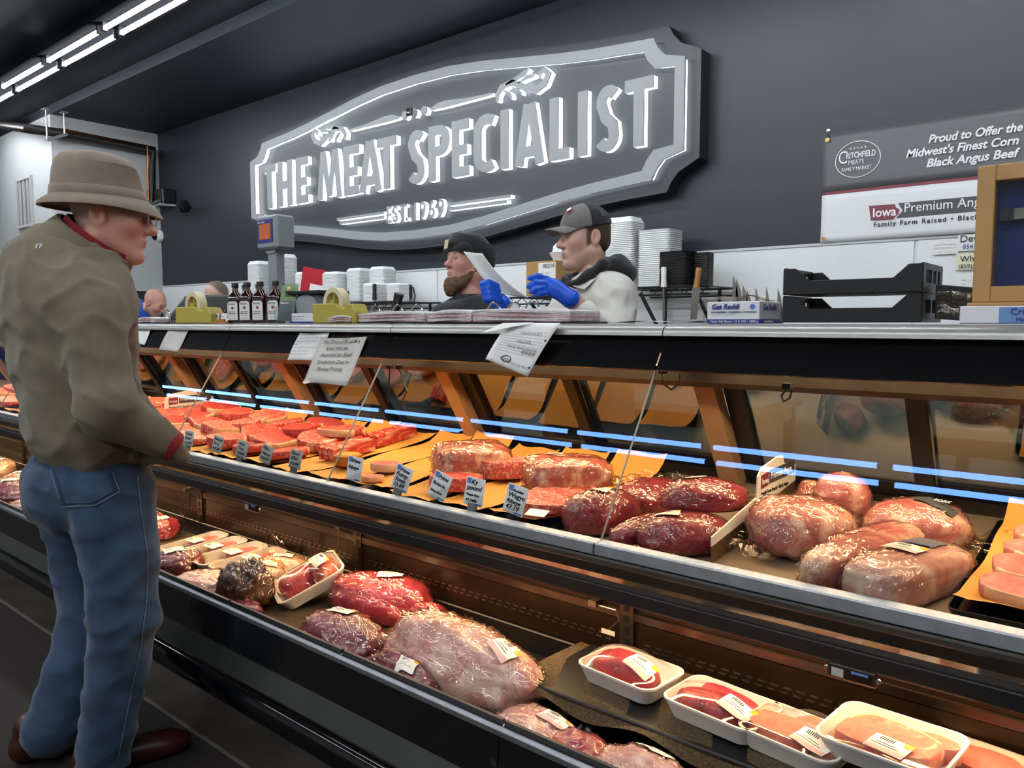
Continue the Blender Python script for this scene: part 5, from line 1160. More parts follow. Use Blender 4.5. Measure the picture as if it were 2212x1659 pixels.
# a small black hand-set and clamp things
t = thing('black_clamp', 'small black clamp standing behind the middle binder', 'clamp', (cx(845, 2.1), 2.1, CT + .001)); MB().tube([(0, 0, 0), (.03, 0, .06), (.05, 0, .12)], [.012, .016, .02], 8).build('arm', 'black_plastic', t, sm=50); MB().tube([(.02, 0, .05), (.06, 0, .03)], .009, 6).build('jaw', 'black_plastic', t); MB().box((-.03, -.02, 0), (.03, .02, .012)).build('foot', 'black_plastic', t)
t = thing('tablet_phone', 'flat black handset lying behind the middle binder', 'phone', (cx(890, 2.09), 2.09, CT + .001)); MB().box((-.11, -.05, 0), (.07, .05, .035)).build('body', 'black_plastic', t, bevel=.012, seg=2); MB().box((-.09, -.052, .02), (.05, -.049, .03)).build('edge_trim', 'grey_dark', t)
# papers hanging over the front of the header band
def gl(px, py, off=.006): return at_plane(px, py, Vector((0, GT.y, GT.z)) + gn * off, gn)
def hang_sheet(name, lab, quad, lines, mat='paper_white', sleeve=False, off=.007, cat='paper sign'):
    P = [gl(x, y, off) for x, y in quad]   # top-left, top-right, bottom-right, bottom-left
    t = thing(name, lab, cat, P[3]); P = [p - P[3] for p in P]
    def f(u, v): 
        a = P[3].lerp(P[2], u); b = P[0].lerp(P[1], u); q = a.lerp(b, v); return q + gn * (.004 * math.sin(u * 4 + v * 3) + .003)
    m = MB(); m.grid(f, 8, 8); o = m.build('sheet', mat, t, sm=80); md = o.modifiers.new('thick', 'SOLIDIFY'); md.thickness = .0006
    if sleeve: m = MB(); m.grid(lambda u, v: f(u * 1.06 - .03, v * 1.05 - .03) + gn * .0012, 8, 8); m.build('plastic_sleeve', 'film', t, sm=80)
    r = (P[2] - P[3]); upv = (P[0] - P[3]); L = r.length; Hh = upv.length
    ur = r.normalized(); uu = upv.normalized()
    for (s, u, v, sz, mt, kw) in lines:
        o_ = P[3] + r * u + upv * v + gn * .0112
        mt_ = Matrix.Identity(4)
        for i in range(3): mt_[i][0] = ur[i]; mt_[i][1] = uu[i]; mt_[i][2] = gn[i]; mt_[i][3] = o_[i]
        text(s, mt, mt_, t, sz, dz=0.0, ext=0.0, **kw)
    return t, P
I = {}
hang_sheet('taped_notice', 'white notice reading No Discounts of Any Kind in a plastic sleeve', [(697, 731), (795, 729), (748, 834), (659, 826)], [('No Discounts of Any', .14, .84, .0235, 'ink', I), ('Kind Will be', .26, .70, .0235, 'ink', I), ('Awarded for Beef', .18, .55, .0235, 'ink', I), ('Tenderloin Due to', .15, .39, .0235, 'ink', I), ('Market Pricing', .22, .24, .0235, 'ink', I)], sleeve=True)
S = .0125
hang_sheet('taped_notice', 'small white health department notice left of the discount notice', [(650, 720), (715, 719), (683, 779), (622, 779)], [('Critchfield Shoppers,', .12, .86, S, 'ink_grey', I), ('The Health Department does not', .12, .74, S * .85, 'ink_grey', I), ('require gloves while handling raw', .05, .62, S * .85, 'ink_grey', I), ('foods.', .05, .52, S * .85, 'ink_grey', I), ('If you would like us to wear gloves', .1, .40, S * .8, 'ink_grey', I), ('for your order, just ask.', .05, .28, S * .85, 'ink_grey', I), ('We will be happy to do it.', .05, .16, S * .85, 'ink_grey', I)], off=.005)
hang_sheet('taped_notice', 'white notice in sleeve hanging near the customer shoulder', [(368, 710), (412, 708), (384, 760), (344, 757)], [('-------- ------', .2, .62, S, 'ink_grey', I), ('---- -- ---- ---', .1, .48, S, 'ink_grey', I), ('-----', .1, .36, S, 'ink_grey', I), ('-- --- ----- -- ----', .1, .24, S, 'ink_grey', I), ('------ -- --', .1, .12, S, 'ink_grey', I)], sleeve=True)
hang_sheet('taped_notice', 'white notice half hidden behind the customer shoulder', [(300, 712), (328, 711), (312, 745), (285, 742)], [])
for px in (752, 800): 
    p = gl(px, 727, .009); o = MB().box((-.02, -.001, -.02), (.02, .001, .02)).build('tape_piece', 'film', None, p, (-.55, .2, 0)); tag(o, 'strip of clear tape at the %s top corner of the discount notice' % ('left' if px < 780 else 'right'), 'tape')
# order sheet draped over the nose
P0, P1, P2, P3 = at_y(1100, 699, 1.80), at_y(1212, 699, 1.80), gl(1141, 815, .010), gl(1050, 777, .010)
t = thing('order_sheet', 'handwritten lined order sheet draped over the counter edge', 'paper', P3)
def osf(u, v):
    a = P3.lerp(P2, u); b = P0.lerp(P1, u); q = a.lerp(b, v) - P3; return q + Vector((0, -.006 * math.sin(v * 3.1), .0)) + gn * .004
m = MB(); m.grid(osf, 8, 10); o = m.build('sheet', 'paper_white', t, sm=80); md = o.modifiers.new('thick', 'SOLIDIFY'); md.thickness = .0005
MB().add([(P0 - P3) + Vector((-.015, -.012, .002)), (P0 - P3).lerp(P1 - P3, .55) + Vector((0, -.010, .004)), (P0 - P3).lerp(P3 - P3, .35) + Vector((-.05, -.035, .01))], [(0, 1, 2)]).build('folded_corner', 'paper_white', t)
for k in range(9): 
    v = .32 + .06 * k; a, b = osf(.08, v), osf(.92, v); MB().tube([a + gn * .0012, b + gn * .0012], .0004, 3).build('rule', 'card_line', t)
def wr(s, u, v, sz, mt, rot=math.pi):
    o_ = osf(u, v) + gn * .003; r = (osf(.9, v) - osf(.1, v)).normalized() * -1; uu = (osf(u, .2) - osf(u, .8)); m_ = frame(o_, r, uu); text(s, mt, m_, t, sz, dz=0, ext=0)
wr('Call to Confirm', .82, .78, .013, 'ink_grey'); wr('Spiral ham', .72, .60, .014, 'ink_grey'); wr('Smoked Turkey Breast', .92, .47, .013, 'ink_grey'); wr('@@@@', .93, .40, .014, 'ink'); wr('Jane Smith', .9, .14, .016, 'ink_grey') if False else wr('Order 02 1234', .95, .14, .012, 'ink_grey')
MB().tube([osf(.42 + .10 * math.cos(q * .6283), .17 + .07 * math.sin(q * .6283)) + gn * .002 for q in range(11)], .0012, 4).build('emblem_ring', 'ink', t); wr('Ritchie', .53, .18, .017, 'ink')
for (u, v) in ((.95, .15), (.95, .66)): MB().lathe([(0, 0), (.0035, 0), (.0035, .0006), (0, .0006)], 10).build('punch_hole', 'ink', t, osf(u, v) + gn * .001, (math.pi / 2 - .55, 0, 0))
# scraps of paper at the counter edge
for (p0, p1, Y, lab) in ((1320, 1420, 1.90, 'thin white sheet lying at the edge below the butcher'), (1480, 1530, 1.91, 'small white slip lying left of the deli sheet box')):
    x0, x1 = cx(p0, Y), cx(p1, Y); o = MB().grid(lambda u, v: (u * (x1 - x0), v * .1, .002 + .004 * math.sin(u * 3) + .003 * u), 6, 4).build('paper_slip', 'paper_white', None, (x0, Y, CT + .001)); tag(o, lab, 'paper')
# big deli sheet box
t, L, D, H = carton('deli_sheet_box', 'large white and blue deli sheet box right of the cap butcher', 1527, 1640, 1685, 651, 1.865)
text('Get Reddi', 'navy_print', frame((.012, -.0012, H * .66), (1, 0, 0), (0, 0, 1)), t, .018, shear=.25, bold=.0004)
text('NON-ABSORBENT - GREASEPROOF - WATERPROOF', 'navy_print', frame((.012, -.0012, H * .5), (1, 0, 0), (0, 0, 1)), t, .0052); text('----- ---- ------- --- ---- ----- ---- ---', 'ink_grey', frame((.012, -.0012, H * .4), (1, 0, 0), (0, 0, 1)), t, .0052)
text('Plastic Deli Sheets \u2022 15 X 10\u00be \u2022 1000 ct.', 'print_white', frame((.01, -.0012, H * .06), (1, 0, 0), (0, 0, 1)), t, .0078, shear=.2)
text('Get Reddi', 'navy_print', frame((L + .0012, D * .15, H * .62), (0, 1, 0), (0, 0, 1)), t, .020); text('Plastic Deli Sheets', 'print_white', frame((L + .0012, D * .2, H * .06), (0, 1, 0), (0, 0, 1)), t, .008)
MB().lathe([(0, 0), (.007, 0), (.007, .0008), (0, .0008)], 16).build('round_mark', 'card_blue', t, (L - .018, -.0004, H * .75), (math.pi / 2, 0, 0))
MB().grid(lambda u, v: (u * L * .9 + .01, D * v, H + .003 + .012 * math.sin(u * 3.1) + .004 * math.sin(u * 9 + v * 4)), 10, 5).build('loose_sheets', 'film_bag', t, sm=80)
# knives in a rack behind it
kr = thing('knife_rack', 'rack of upright steel blades behind the large deli sheet box', 'knife rack', (cx(1610, 2.05), 2.05, CT + .001))
MB().box((-.10, -.02, 0), (.10, .02, .03)).build('rack', 'black_plastic', kr, bevel=.003)
for k, (px, pt, w) in enumerate(((1587, 597, .016), (1594, 604, .016), (1608, 618, .014), (1616, 628, .012), (1634, 622, .010), (1656, 620, .008), (1682, 624, .010))):
    x = cx(px, 2.05) - kr.location.x; zt_ = cz(px, pt, 2.05) - CT
    MB().prism([(x - w / 2, .03), (x + w / 2 + .006, .03), (x + w * .45, .03 + (zt_ - .03) * .6), (x - w * .45, zt_), (x - w / 2, .03 + (zt_ - .03) * .8)], -.0012, .0012, 'y').build('blade', 'steel', kr)
# stacked black bread trays
def bread_tray(lab, z, Y=1.90):
    x0, x1 = cx(1689, Y), cx(1990, Y); L = x1 - x0; D = .20; t = thing('bread_tray', lab, 'tray', (x0, Y, z))
    for yy in (0, D - .006):
        MB().prism([(0, 0), (L, 0), (L, .064), (L - .03, .064), (L - .062, .034), (.062, .034), (.03, .064), (0, .064)], yy, yy + .006, 'y').build('long_side', 'black_plastic', t, bevel=.0015)
    for xx in (0, L - .006):
        m = MB(); f = lambda y0, y1, z0, z1: m.box((xx, y0, z0), (xx + .006, y1, z1))
        f(.006, D - .006, 0, .022); f(.006, D - .006, .052, .066); f(.006, .03, .022, .052); f(.085, .10, .022, .052); f(.13, .145, .022, .052); f(D - .03, D - .006, .022, .052)
        m.build('end_panel', 'black_plastic', t)
    m = MB()
    for k in range(8): m.box((.006, .01 + k * (D - .02) / 8, 0.0), (L - .006, .016 + k * (D - .02) / 8, .004))
    for k in range(12): m.box((.006 + k * (L - .012) / 12, .006, 0.0), (.011 + k * (L - .012) / 12, D - .006, .004))
    m.build('grid_floor', 'black_plastic', t); return t
bread_tray('black plastic bread tray, lower of the stacked pair', CT + .004); bread_tray('black plastic bread tray, upper of the stacked pair', CT + .0715)
# film packets next to the trays
t = thing('film_packet_box', 'dark box of clear film packets beside the bread trays', 'box', (cx(2018, 1.95), 1.95, CT + .012)); zz = cz(2050, 625, 1.95) - CT
MB().hexa([(0, 0, 0), (.10, 0, -.008), (.10, .08, -.008), (0, .08, 0), (0, 0, zz), (.10, 0, zz - .012), (.10, .08, zz - .012), (0, .08, zz)]).build('box', 'black_plastic', t, bevel=.002)
for k in range(3): MB().grid(lambda u, v: (.004 + k * .03 + u * .027, -.006 - .003 * math.sin(v * 9 + k), .004 + v * (zz - .02)), 4, 8).build('packet', 'film_bag', t, sm=80)
# wooden shadow frame on its white base
FY = 1.93
t = thing('wooden_display_frame', 'wooden shadow frame with blue felt backing at the right edge', 'frame', (cx(2090, FY), FY, CT + .001))
x0 = 0.0; zb = cz(2110, 655, FY) - CT; ztp = cz(2120, 362, FY) - CT; Wd = .42; bw = .034
for nm, lo, hi in (('stile', (.008, -.012, zb), (.008 + bw, .03, ztp)), ('stile', (Wd - bw, -.012, zb), (Wd, .03, ztp)), ('rail', (.008 + bw, -.012, zb), (Wd - bw, .03, zb + bw)), ('rail', (.008 + bw, -.012, ztp - bw), (Wd - bw, .03, ztp))): MB().box(lo, hi).build(nm, 'frame_wood', t, bevel=.002)
MB().box((.0, -.02, zb - .008), (Wd + .01, .04, zb)).build('sill', 'frame_wood', t, bevel=.002); MB().box((.03, .024, zb + .02), (Wd - .02, .03, ztp - .02)).build('felt_back', 'felt_blue', t)
MB().box((.04, -.004, zb + bw), (Wd - bw, -.002, ztp - bw)).build('pane', 'glass_clear', t)
k_ = MB().box((.055, .005, ztp - .115), (.22, .016, ztp - .092)).build('cleaver_blade', 'steel', t); MB().box((.05, .004, ztp - .117), (.075, .018, ztp - .09)).build('bolster', 'black_plastic', t)
bw0 = cx(2072, FY - .04) - t.location.x
MB().box((bw0, -.04, 0), (Wd, .05, zb - .008)).build('base_box', 'box_white', t, bevel=.002); sx = cx(2157, FY - .04) - t.location.x
MB().box((sx, -.0412, .002), (Wd, -.04, zb - .011)).build('blue_sign', 'sign_blue', t); text('Critchfield', 'navy_print', frame((sx + .02, -.0418, zb * .42), (1, 0, 0), (0, 0, 1)), t, .019); text('Made', 'navy_print', frame((sx + .03, -.0418, zb * .12), (1, 0, 0), (0, 0, 1)), t, .012)
# back work tables behind the counter, seen through the rear doors
pmat('board_white', '#d8d8d2', .5)
def work_table(lab, x0, x1, y0, y1, z):
    t = thing('work_table', lab, 'table', ((x0 + x1) / 2, (y0 + y1) / 2, 0)); w, d = (x1 - x0) / 2, (y1 - y0) / 2
    MB().box((-w, -d, z - .05), (w, d, z)).build('cutting_board', 'board_white', t, bevel=.006); MB().box((-w + .03, -d + .03, z - .12), (w - .03, d - .03, z - .05)).build('apron_rail', 'steel', t)
    for sx_ in (-1, 1):
        for sy_ in (-1, 1): MB().box((sx_ * (w - .05) - .025, sy_ * (d - .05) - .025, 0), (sx_ * (w - .05) + .025, sy_ * (d - .05) + .025, z - .05)).build('leg', 'steel', t)
work_table('white-topped steel work table behind the counter at the right', -.75, .85, 3.45, 4.3, .92)
work_table('white-topped steel work table behind the two butchers', -3.2, -1.5, 3.55, 4.3, .92)
work_table('white-topped steel work table behind the counter at far left', -6.2, -4.2, 3.5, 4.3, .92)
roast('table_roast', 'large pale primal cut lying on the right work table', 'meat', (-.35, 3.7, .921), (.55, .3, .16), .1, 201, 'vac_pork', None, None, amp=.1)
t = thing('nitrile_glove_box', 'white and purple glove box on the right work table', 'box', (.15, 3.75, .921)); MB().box((-.06, -.12, 0), (.06, .12, .24)).build('carton', 'box_white', t, bevel=.003); MB().box((-.061, -.121, .15), (.061, .121, .2)).build('stripe', 'maroon', t)
text('NITRILE', 'ink', frame((-.05, -.1225, .10), (1, 0, 0), (0, 0, 1)), t, .03)
# ------------------------------------------------------------------ people (smooth-blended volumes turned into one surface)
def v3(p): return np.array([p[0], p[1], p[2]], dtype=np.float32)
def rc(a, b, ra, rb=None):
    a, b = v3(a), v3(b); rb = ra if rb is None else rb; R = max(ra, rb)
    def f(X, Y, Z):
        ab = b - a; L = float(ab @ ab) + 1e-12
        t = np.clip(((X - a[0]) * ab[0] + (Y - a[1]) * ab[1] + (Z - a[2]) * ab[2]) / L, 0, 1)
        return np.sqrt((X - a[0] - t * ab[0]) ** 2 + (Y - a[1] - t * ab[1]) ** 2 + (Z - a[2] - t * ab[2]) ** 2) - (ra + (rb - ra) * t)
    return f, np.minimum(a, b) - R, np.maximum(a, b) + R
def el(c, r, axes=None):
    c = v3(c); A = np.eye(3, dtype=np.float32) if axes is None else np.array([list(Vector(q).normalized()) for q in axes], dtype=np.float32); r = np.array(r, dtype=np.float32)
    ext = np.sqrt(((A * r[:, None]) ** 2).sum(0))
    def f(X, Y, Z):
        dx, dy, dz = X - c[0], Y - c[1], Z - c[2]; q0 = np.zeros_like(X); q1 = np.zeros_like(X)
        for i in range(3):
            l = dx * A[i, 0] + dy * A[i, 1] + dz * A[i, 2]; q0 += (l / r[i]) ** 2; q1 += (l / (r[i] * r[i])) ** 2
        k0 = np.sqrt(q0); return k0 * (k0 - 1) / np.maximum(np.sqrt(q1), 1e-6)
    return f, c - ext, c + ext
def half(p, n):   # half space: keeps the side the normal points away from
    p, n = v3(p), v3(Vector(n).normalized()); 
    return (lambda X, Y, Z: (X - p[0]) * n[0] + (Y - p[1]) * n[1] + (Z - p[2]) * n[2]), None, None
def wob(s, seed=0, vec=(1, 1, 1)):
    def f(X, Y, Z):
        x, y, z = X * s * vec[0] + seed * 3.1, Y * s * vec[1] + seed * 1.7, Z * s * vec[2] + seed * 2.3
        return (np.sin(x * 1.7 + 1.4 * np.sin(y * 1.3 + z * .7)) + np.sin(y * 2.1 + 1.3 * np.sin(z * 1.9 + x * .6)) + np.sin(z * 1.5 + 1.4 * np.sin(x * 1.1 + y * .9))) / 3
    return f
def volume(prims, res, disp=None):
    """prims: (op, prim, k); op u = union, s = subtract, i = cut by half space. returns verts, faces"""
    lo = np.min([p[1][1] for p in prims if p[0] == 'u'], axis=0) - 3 * res; hi = np.max([p[1][2] for p in prims if p[0] == 'u'], axis=0) + 3 * res
    n = np.ceil((hi - lo) / res).astype(int) + 1
    ax = [lo[i] + res * np.arange(n[i], dtype=np.float32) for i in range(3)]
    D = np.full(n, .2, dtype=np.float32)
    for op, (f, a, b), k in prims:
        if a is None: sl = tuple(slice(0, n[i]) for i in range(3))
        else:
            m = max(k, .01) + 3 * res
            sl = tuple(slice(max(0, int((a[i] - m - lo[i]) / res)), min(n[i], int((b[i] + m - lo[i]) / res) + 2)) for i in range(3))
        X, Y, Z = np.meshgrid(ax[0][sl[0]], ax[1][sl[1]], ax[2][sl[2]], indexing='ij'); d = f(X, Y, Z); cur = D[sl]
        if op == 'u':
            h = np.maximum(k - np.abs(cur - d), 0) / max(k, 1e-6); D[sl] = np.minimum(cur, d) - h * h * k / 4
        elif op == 's':
            d = -d; h = np.maximum(k - np.abs(cur - d), 0) / max(k, 1e-6); D[sl] = np.maximum(cur, d) + h * h * k / 4
        else: D[sl] = np.maximum(cur, d)
    if disp is not None:
        X, Y, Z = np.meshgrid(*ax, indexing='ij'); D = D + disp(X, Y, Z)
    D[0], D[-1] = .1, .1; D[:, 0], D[:, -1] = .1, .1; D[:, :, 0], D[:, :, -1] = .1, .1
    ins = D < 0; c = np.zeros(np.array(D.shape) - 1, dtype=np.int8)
    offs = [(i, j, k) for i in (0, 1) for j in (0, 1) for k in (0, 1)]
    def sub(A, o): return A[o[0]:A.shape[0] - 1 + o[0], o[1]:A.shape[1] - 1 + o[1], o[2]:A.shape[2] - 1 + o[2]]
    for o in offs: c += sub(ins, o)
    I, J, K = np.nonzero((c > 0) & (c < 8)); idx = np.full(c.shape, -1, dtype=np.int64); idx[I, J, K] = np.arange(len(I))
    P = np.zeros((len(I), 3), dtype=np.float32); cnt = np.zeros(len(I), dtype=np.float32); base = np.stack([I, J, K], 1)
    for o in offs:
        for axn in range(3):
            if o[axn]: continue
            o2 = list(o); o2[axn] = 1; o2 = tuple(o2)
            d0 = D[I + o[0], J + o[1], K + o[2]]; d1 = D[I + o2[0], J + o2[1], K + o2[2]]; m = (d0 < 0) != (d1 < 0)
            t = np.where(m, d0 / np.where(m, d0 - d1, 1), 0); q = base + np.array(o); q = q.astype(np.float32); q[:, axn] += t
            P[m] += q[m]; cnt[m] += 1
    P = P / cnt[:, None] * res + lo
    F = []
    for axn in range(3):
        a1, a2 = [(1, 2), (2, 0), (0, 1)][axn]
        s0 = [slice(None)] * 3; s1 = [slice(None)] * 3; s0[axn] = slice(0, -1); s1[axn] = slice(1, None)
        A, B = ins[tuple(s0)], ins[tuple(s1)]
        for flip, msk in ((False, A & ~B), (True, ~A & B)):
            e = np.stack(np.nonzero(msk), 1)
            e = e[(e[:, a1] > 0) & (e[:, a2] > 0) & (e[:, a1] < D.shape[a1] - 1) & (e[:, a2] < D.shape[a2] - 1)]
            if not len(e): continue
            def g(o1, o2): q = e.copy(); q[:, a1] += o1; q[:, a2] += o2; return idx[q[:, 0], q[:, 1], q[:, 2]]
            quad = np.stack([g(-1, -1), g(0, -1), g(0, 0), g(-1, 0)], 1)
            F.append(quad[:, ::-1] if flip else quad)
    F = np.concatenate(F); F = F[(F >= 0).all(1)]
    return P, F
def np_mesh(name, P, F, mat, col=None, relax=1):
    # one light relaxation keeps the surface smooth
    if relax:
        for _ in range(relax):
            acc = np.zeros_like(P); n = np.zeros(len(P), dtype=np.float32)
            for k in range(4): np.add.at(acc, F[:, k], P[F[:, (k + 1) % 4]] + P[F[:, k - 1]]); np.add.at(n, F[:, k], 2)
            P = P * .5 + .5 * acc / np.maximum(n, 1)[:, None]
    me = bpy.data.meshes.new(name); me.vertices.add(len(P)); me.vertices.foreach_set('co', P.astype(np.float32).ravel())
    me.loops.add(len(F) * 4); me.loops.foreach_set('vertex_index', F.astype(np.int32).ravel()); me.polygons.add(len(F))
    me.polygons.foreach_set('loop_start', np.arange(0, len(F) * 4, 4, dtype=np.int32)); me.update(calc_edges=True); me.validate()
    me.materials.append(M[mat]); me.polygons.foreach_set('use_smooth', np.ones(len(me.polygons), dtype=bool))
    if col is not None:
        ca = me.color_attributes.new('Col', 'FLOAT_COLOR', 'POINT'); ca.data.foreach_set('color', np.concatenate([col, np.ones((len(col), 1))], 1).astype(np.float32).ravel())
    me.update(); return me
def skin_mat(name, rough=.45):
    m, nt, b = new_mat(name); a = nt.nodes.new('ShaderNodeVertexColor'); a.layer_name = 'Col'; link(nt, a.outputs[0], b.inputs['Base Color'])
    b.inputs['Roughness'].default_value = rough; n = noise(nt, 220, 3); bp = bump(nt, n.outputs[0], .12, .002); link(nt, bp.outputs[0], b.inputs['Normal']); return m
skin_mat('skin')
def fabric(name, col, rough=.9, var=.08, vs=30, bm=.22, bs=700, bd=.003, sheen=.2): return pmat(name, col, rough, var=var, vscale=vs, bmp=bm, bscale=bs, bdist=bd, sheen=sheen)
fabric('fleece_olive', '#716752'); fabric('denim', '#2c4460', var=.3, vs=14, bs=420); fabric('red_knit', '#8e1420'); fabric('hat_tweed', '#857667', bs=160)
fabric('polo_black', '#15161a'); fabric('tee_blue', '#23405c'); fabric('beanie_black', '#101114', bs=180); fabric('coat_white', '#d6d4cb', var=.03); fabric('hood_black', '#17181b'); fabric('shirt_blue', '#1552b4', var=.05)
fabric('cap_grey', '#6f6a68'); fabric('cap_mesh', '#141518', bs=500, bm=.8); fabric('trousers_dark', '#1c1d22'); fabric('apron_white', '#cfcabf', var=.03)
pmat('glove_blue', '#0a55d6', .38, bmp=.3, bscale=60, bdist=.006); pmat('shoe_leather', '#431b18', .35, var=.15, vscale=9); pmat('hair_brown', '#4a3526', .6, bmp=.6, bscale=160, bdist=.006); pmat('beard_brown', '#6b4f35', .75, bmp=1.0, bscale=140, bdist=.01, var=.4, vscale=90)
pmat('eye_white', '#d8d4cc', .2); pmat('eye_iris', '#3f3a30', .15); pmat('stitch', '#6c7c90', .8); pmat('stitch_dark', '#24344c', .8); pmat('lens', '#39424a', .08, spec=.8)

def head_volume(ear=1.0, nose=1.0, jaw=1.0, brow=1.0, fat=0.0, neck=.055, res=.0032):
    u = []
    U = lambda p, k=.02: u.append(('u', p, k)); S = lambda p, k=.012: u.append(('s', p, k))
    U(el((-.012, 0, .045), (.100, .077, .092))); U(el((.030, 0, -.022), (.068, .062 + fat, .098)), .03)
    for s in (-1, 1):
        U(rc((-.005, s * (.052 + fat), -.045), (.062, s * .016, -.098), .024 * jaw, .020), .03); U(el((.060, s * .043, -.012), (.030, .024 + fat, .028)), .03)
    U(el((.078, 0, -.104), (.022, .026, .020)), .025)
    U(rc((.080, -.034, .034), (.080, .034, .034), .015 * brow), .025)
    for s in (-1, 1): S(el((.112, s * .033, .014), (.024, .019, .013)), .016)
    U(rc((.092, 0, .026), (.112, 0, -.018), .008, .0125 * nose), .014); U(el((.112 + .004 * nose, 0, -.024), (.014 * nose, .012, .011)), .012)
    for s in (-1, 1): U(el((.100, s * .0125, -.028), (.012, .0085, .009)), .008); S(el((.106, s * .007, -.037), (.005, .004, .004)), .004)
    U(el((.083, 0, -.062), (.016, .026, .018)), .018)
    U(rc((.0945, -.015, -.0575), (.0945, .015, -.0575), .0052), .010); U(rc((.0935, -.013, -.0675), (.0935, .013, -.0675), .0062), .010)
    S(rc((.1025, -.021, -.0625), (.1025, .021, -.0625), .0030), .004); S(rc((.1045, -.010, -.079), (.1045, .010, -.079), .006), .012)
    for s in (-1, 1):
        U(el((.084, s * .033, .013), (.0125, .015, .0125)), .006)
        c = Vector((-.012, s * .082, .000)); ax = [(1, s * -.25, .15), (s * .25, 1, 0), (-.15, 0, 1)]
        U(el(c, (.021 * ear, .011, .034 * ear), ax), .006); S(el(c + Vector((.004, s * .012, .004)), (.0135 * ear, .011, .024 * ear), ax), .003); U(rc(c + Vector((-.006, s * .003, -.012)), c + Vector((-.006, s * .004, .016)), .004, .0045), .004); U(el(c + Vector((.0, s * -.006, -.026)), (.009, .007, .010)), .008)
        U(el(c + Vector((.014, s * -.004, -.004)), (.005, .006, .008)), .006)
    U(rc((-.028, 0, -.05), (-.050, 0, -.20), neck, neck * 1.08), .035)
    for s in (-1, 1): U(rc((-.02, s * .06, -.06), (-.035, s * .03, -.18), .018, .02), .03)
    return volume(u, res)
def head_colour(P, skin, lip, flush, hair=None, hairline=None, stubble=None):
    c = np.tile(np.array(skin, dtype=np.float32), (len(P), 1)); x, y, z = P[:, 0], P[:, 1], P[:, 2]
    def mix(w, t): c[:] = c * (1 - w[:, None]) + np.array(t, dtype=np.float32) * w[:, None]
    g = lambda cx_, cy_, cz_, r: np.exp(-(((x - cx_) ** 2 + (np.abs(y) - cy_) ** 2 + (z - cz_) ** 2) / (2 * r * r)))
    mix(.55 * g(.07, .045, -.02, .022), flush); mix(.65 * g(.116, 0, -.024, .014), flush); mix(.5 * g(-.012, .085, 0, .022), flush)
    lipw = np.clip(1 - np.abs(z + .0625) / .0125, 0, 1) * np.clip(1 - np.abs(y) / .026, 0, 1) * (x > .088); mix(np.clip(lipw * 1.6, 0, .8), lip)
    bw = np.clip(1 - np.abs(z - .036 - .1 * (np.abs(y) - .03)) / .006, 0, 1) * (np.abs(y) > .012) * (np.abs(y) < .052) * (x > .07)
    if hair is not None: mix(bw * .75, hair)
    ey = np.clip(1 - np.abs(z - .013) / .004, 0, 1) * (np.abs(np.abs(y) - .033) < .014) * (x > .088); mix(ey * .75, (.02, .015, .012))
    if stubble is not None: mix(.35 * np.clip((-.045 - z) / .04, 0, 1) * (z > -.14) * (x > -.01), stubble)
    if hairline is not None and hair is not None: mix(np.clip(hairline(x, y, z), 0, 1), hair)
    return c
def eyes(parent, B, o, sc, sk, brow, look=-.35, closed=.5, brow_z=.037):
    for s in (-1, 1):
        c = Vector((.0868, s * .033, .0135)); W = lambda p: Vector(o) + B @ (p * sc)
        def ball(r, z0, z1, n=14, m=8):   # part of a sphere between two latitudes
            return lambda u, v: W(c + Vector((r * math.cos(z0 + (z1 - z0) * v) * math.cos((u - .5) * 3.0), r * math.cos(z0 + (z1 - z0) * v) * math.sin((u - .5) * 3.0), r * math.sin(z0 + (z1 - z0) * v))))
        mb_world(MB().grid(ball(.0125, -1.3, 1.3), 14, 12), 'eye', 'eye_white', parent, sm=80)
        d = Vector((math.cos(look), 0, math.sin(look))); a = Vector((0, 1, 0)); b = d.cross(a)
        mb_world(MB().add([W(c + d * .01275 + (a * math.cos(q * .5236) + b * math.sin(q * .5236)) * .0056) for q in range(12)], [tuple(range(12))]), 'iris', 'eye_iris', parent)
        lm = 'lid_%d' % round(sk[0] * 100)
        if lm not in M: m_, nt_, b_ = new_mat(lm); b_.inputs['Base Color'].default_value = tuple(x * .92 for x in sk) + (1,); b_.inputs['Roughness'].default_value = .5
        mb_world(MB().grid(ball(.0138, closed - .55, 1.45), 14, 8), 'eyelid', lm, parent, sm=80); mb_world(MB().grid(ball(.0136, -1.4, -.42), 14, 6), 'eyelid', lm, parent, sm=80)
        mb_world(MB().tube([ball(.0142, closed - .55, 1.4)(q / 8, 0) for q in range(9)], .0009, 4), 'lashes', 'hair_brown', parent)
        mb_world(MB().tube([W(Vector((.0965 - .5 * max(0, t - .2) ** 2 * .06 - .010 * t, s * (.014 + .038 * t), brow_z + .004 * math.sin(t * 2.6)))) for t in [q / 6 for q in range(7)]], [.0022, .0036, .0038, .0035, .003, .0024, .0014], 6), 'eyebrow', brow, parent, sm=60)
def basis(fwd, up=(0, 0, 1), pitch=0.0, roll=0.0):
    f = Vector(fwd).normalized(); u = Vector(up); l = u.cross(f).normalized(); u = f.cross(l)
    m = Matrix((f, l, u)).transposed(); return m @ Matrix.Rotation(pitch, 3, 'Y') @ Matrix.Rotation(roll, 3, 'X')
def place_np(P, B, o, s=1.0): return (P * s) @ np.array(B.transposed(), dtype=np.float32) + v3(o)
FH = Vector((_fw.x, _fw.y, 0)).normalized(); RT = _rt.copy(); ZU = Vector((0, 0, 1))
def dp(x, y, d): return CAMP + ray(x, y) * d
def world_child(name, me, parent):   # mesh given in world coordinates, parented to a thing that stands elsewhere
    o = mesh_obj(name, me, parent); o.location = -parent.location; return o
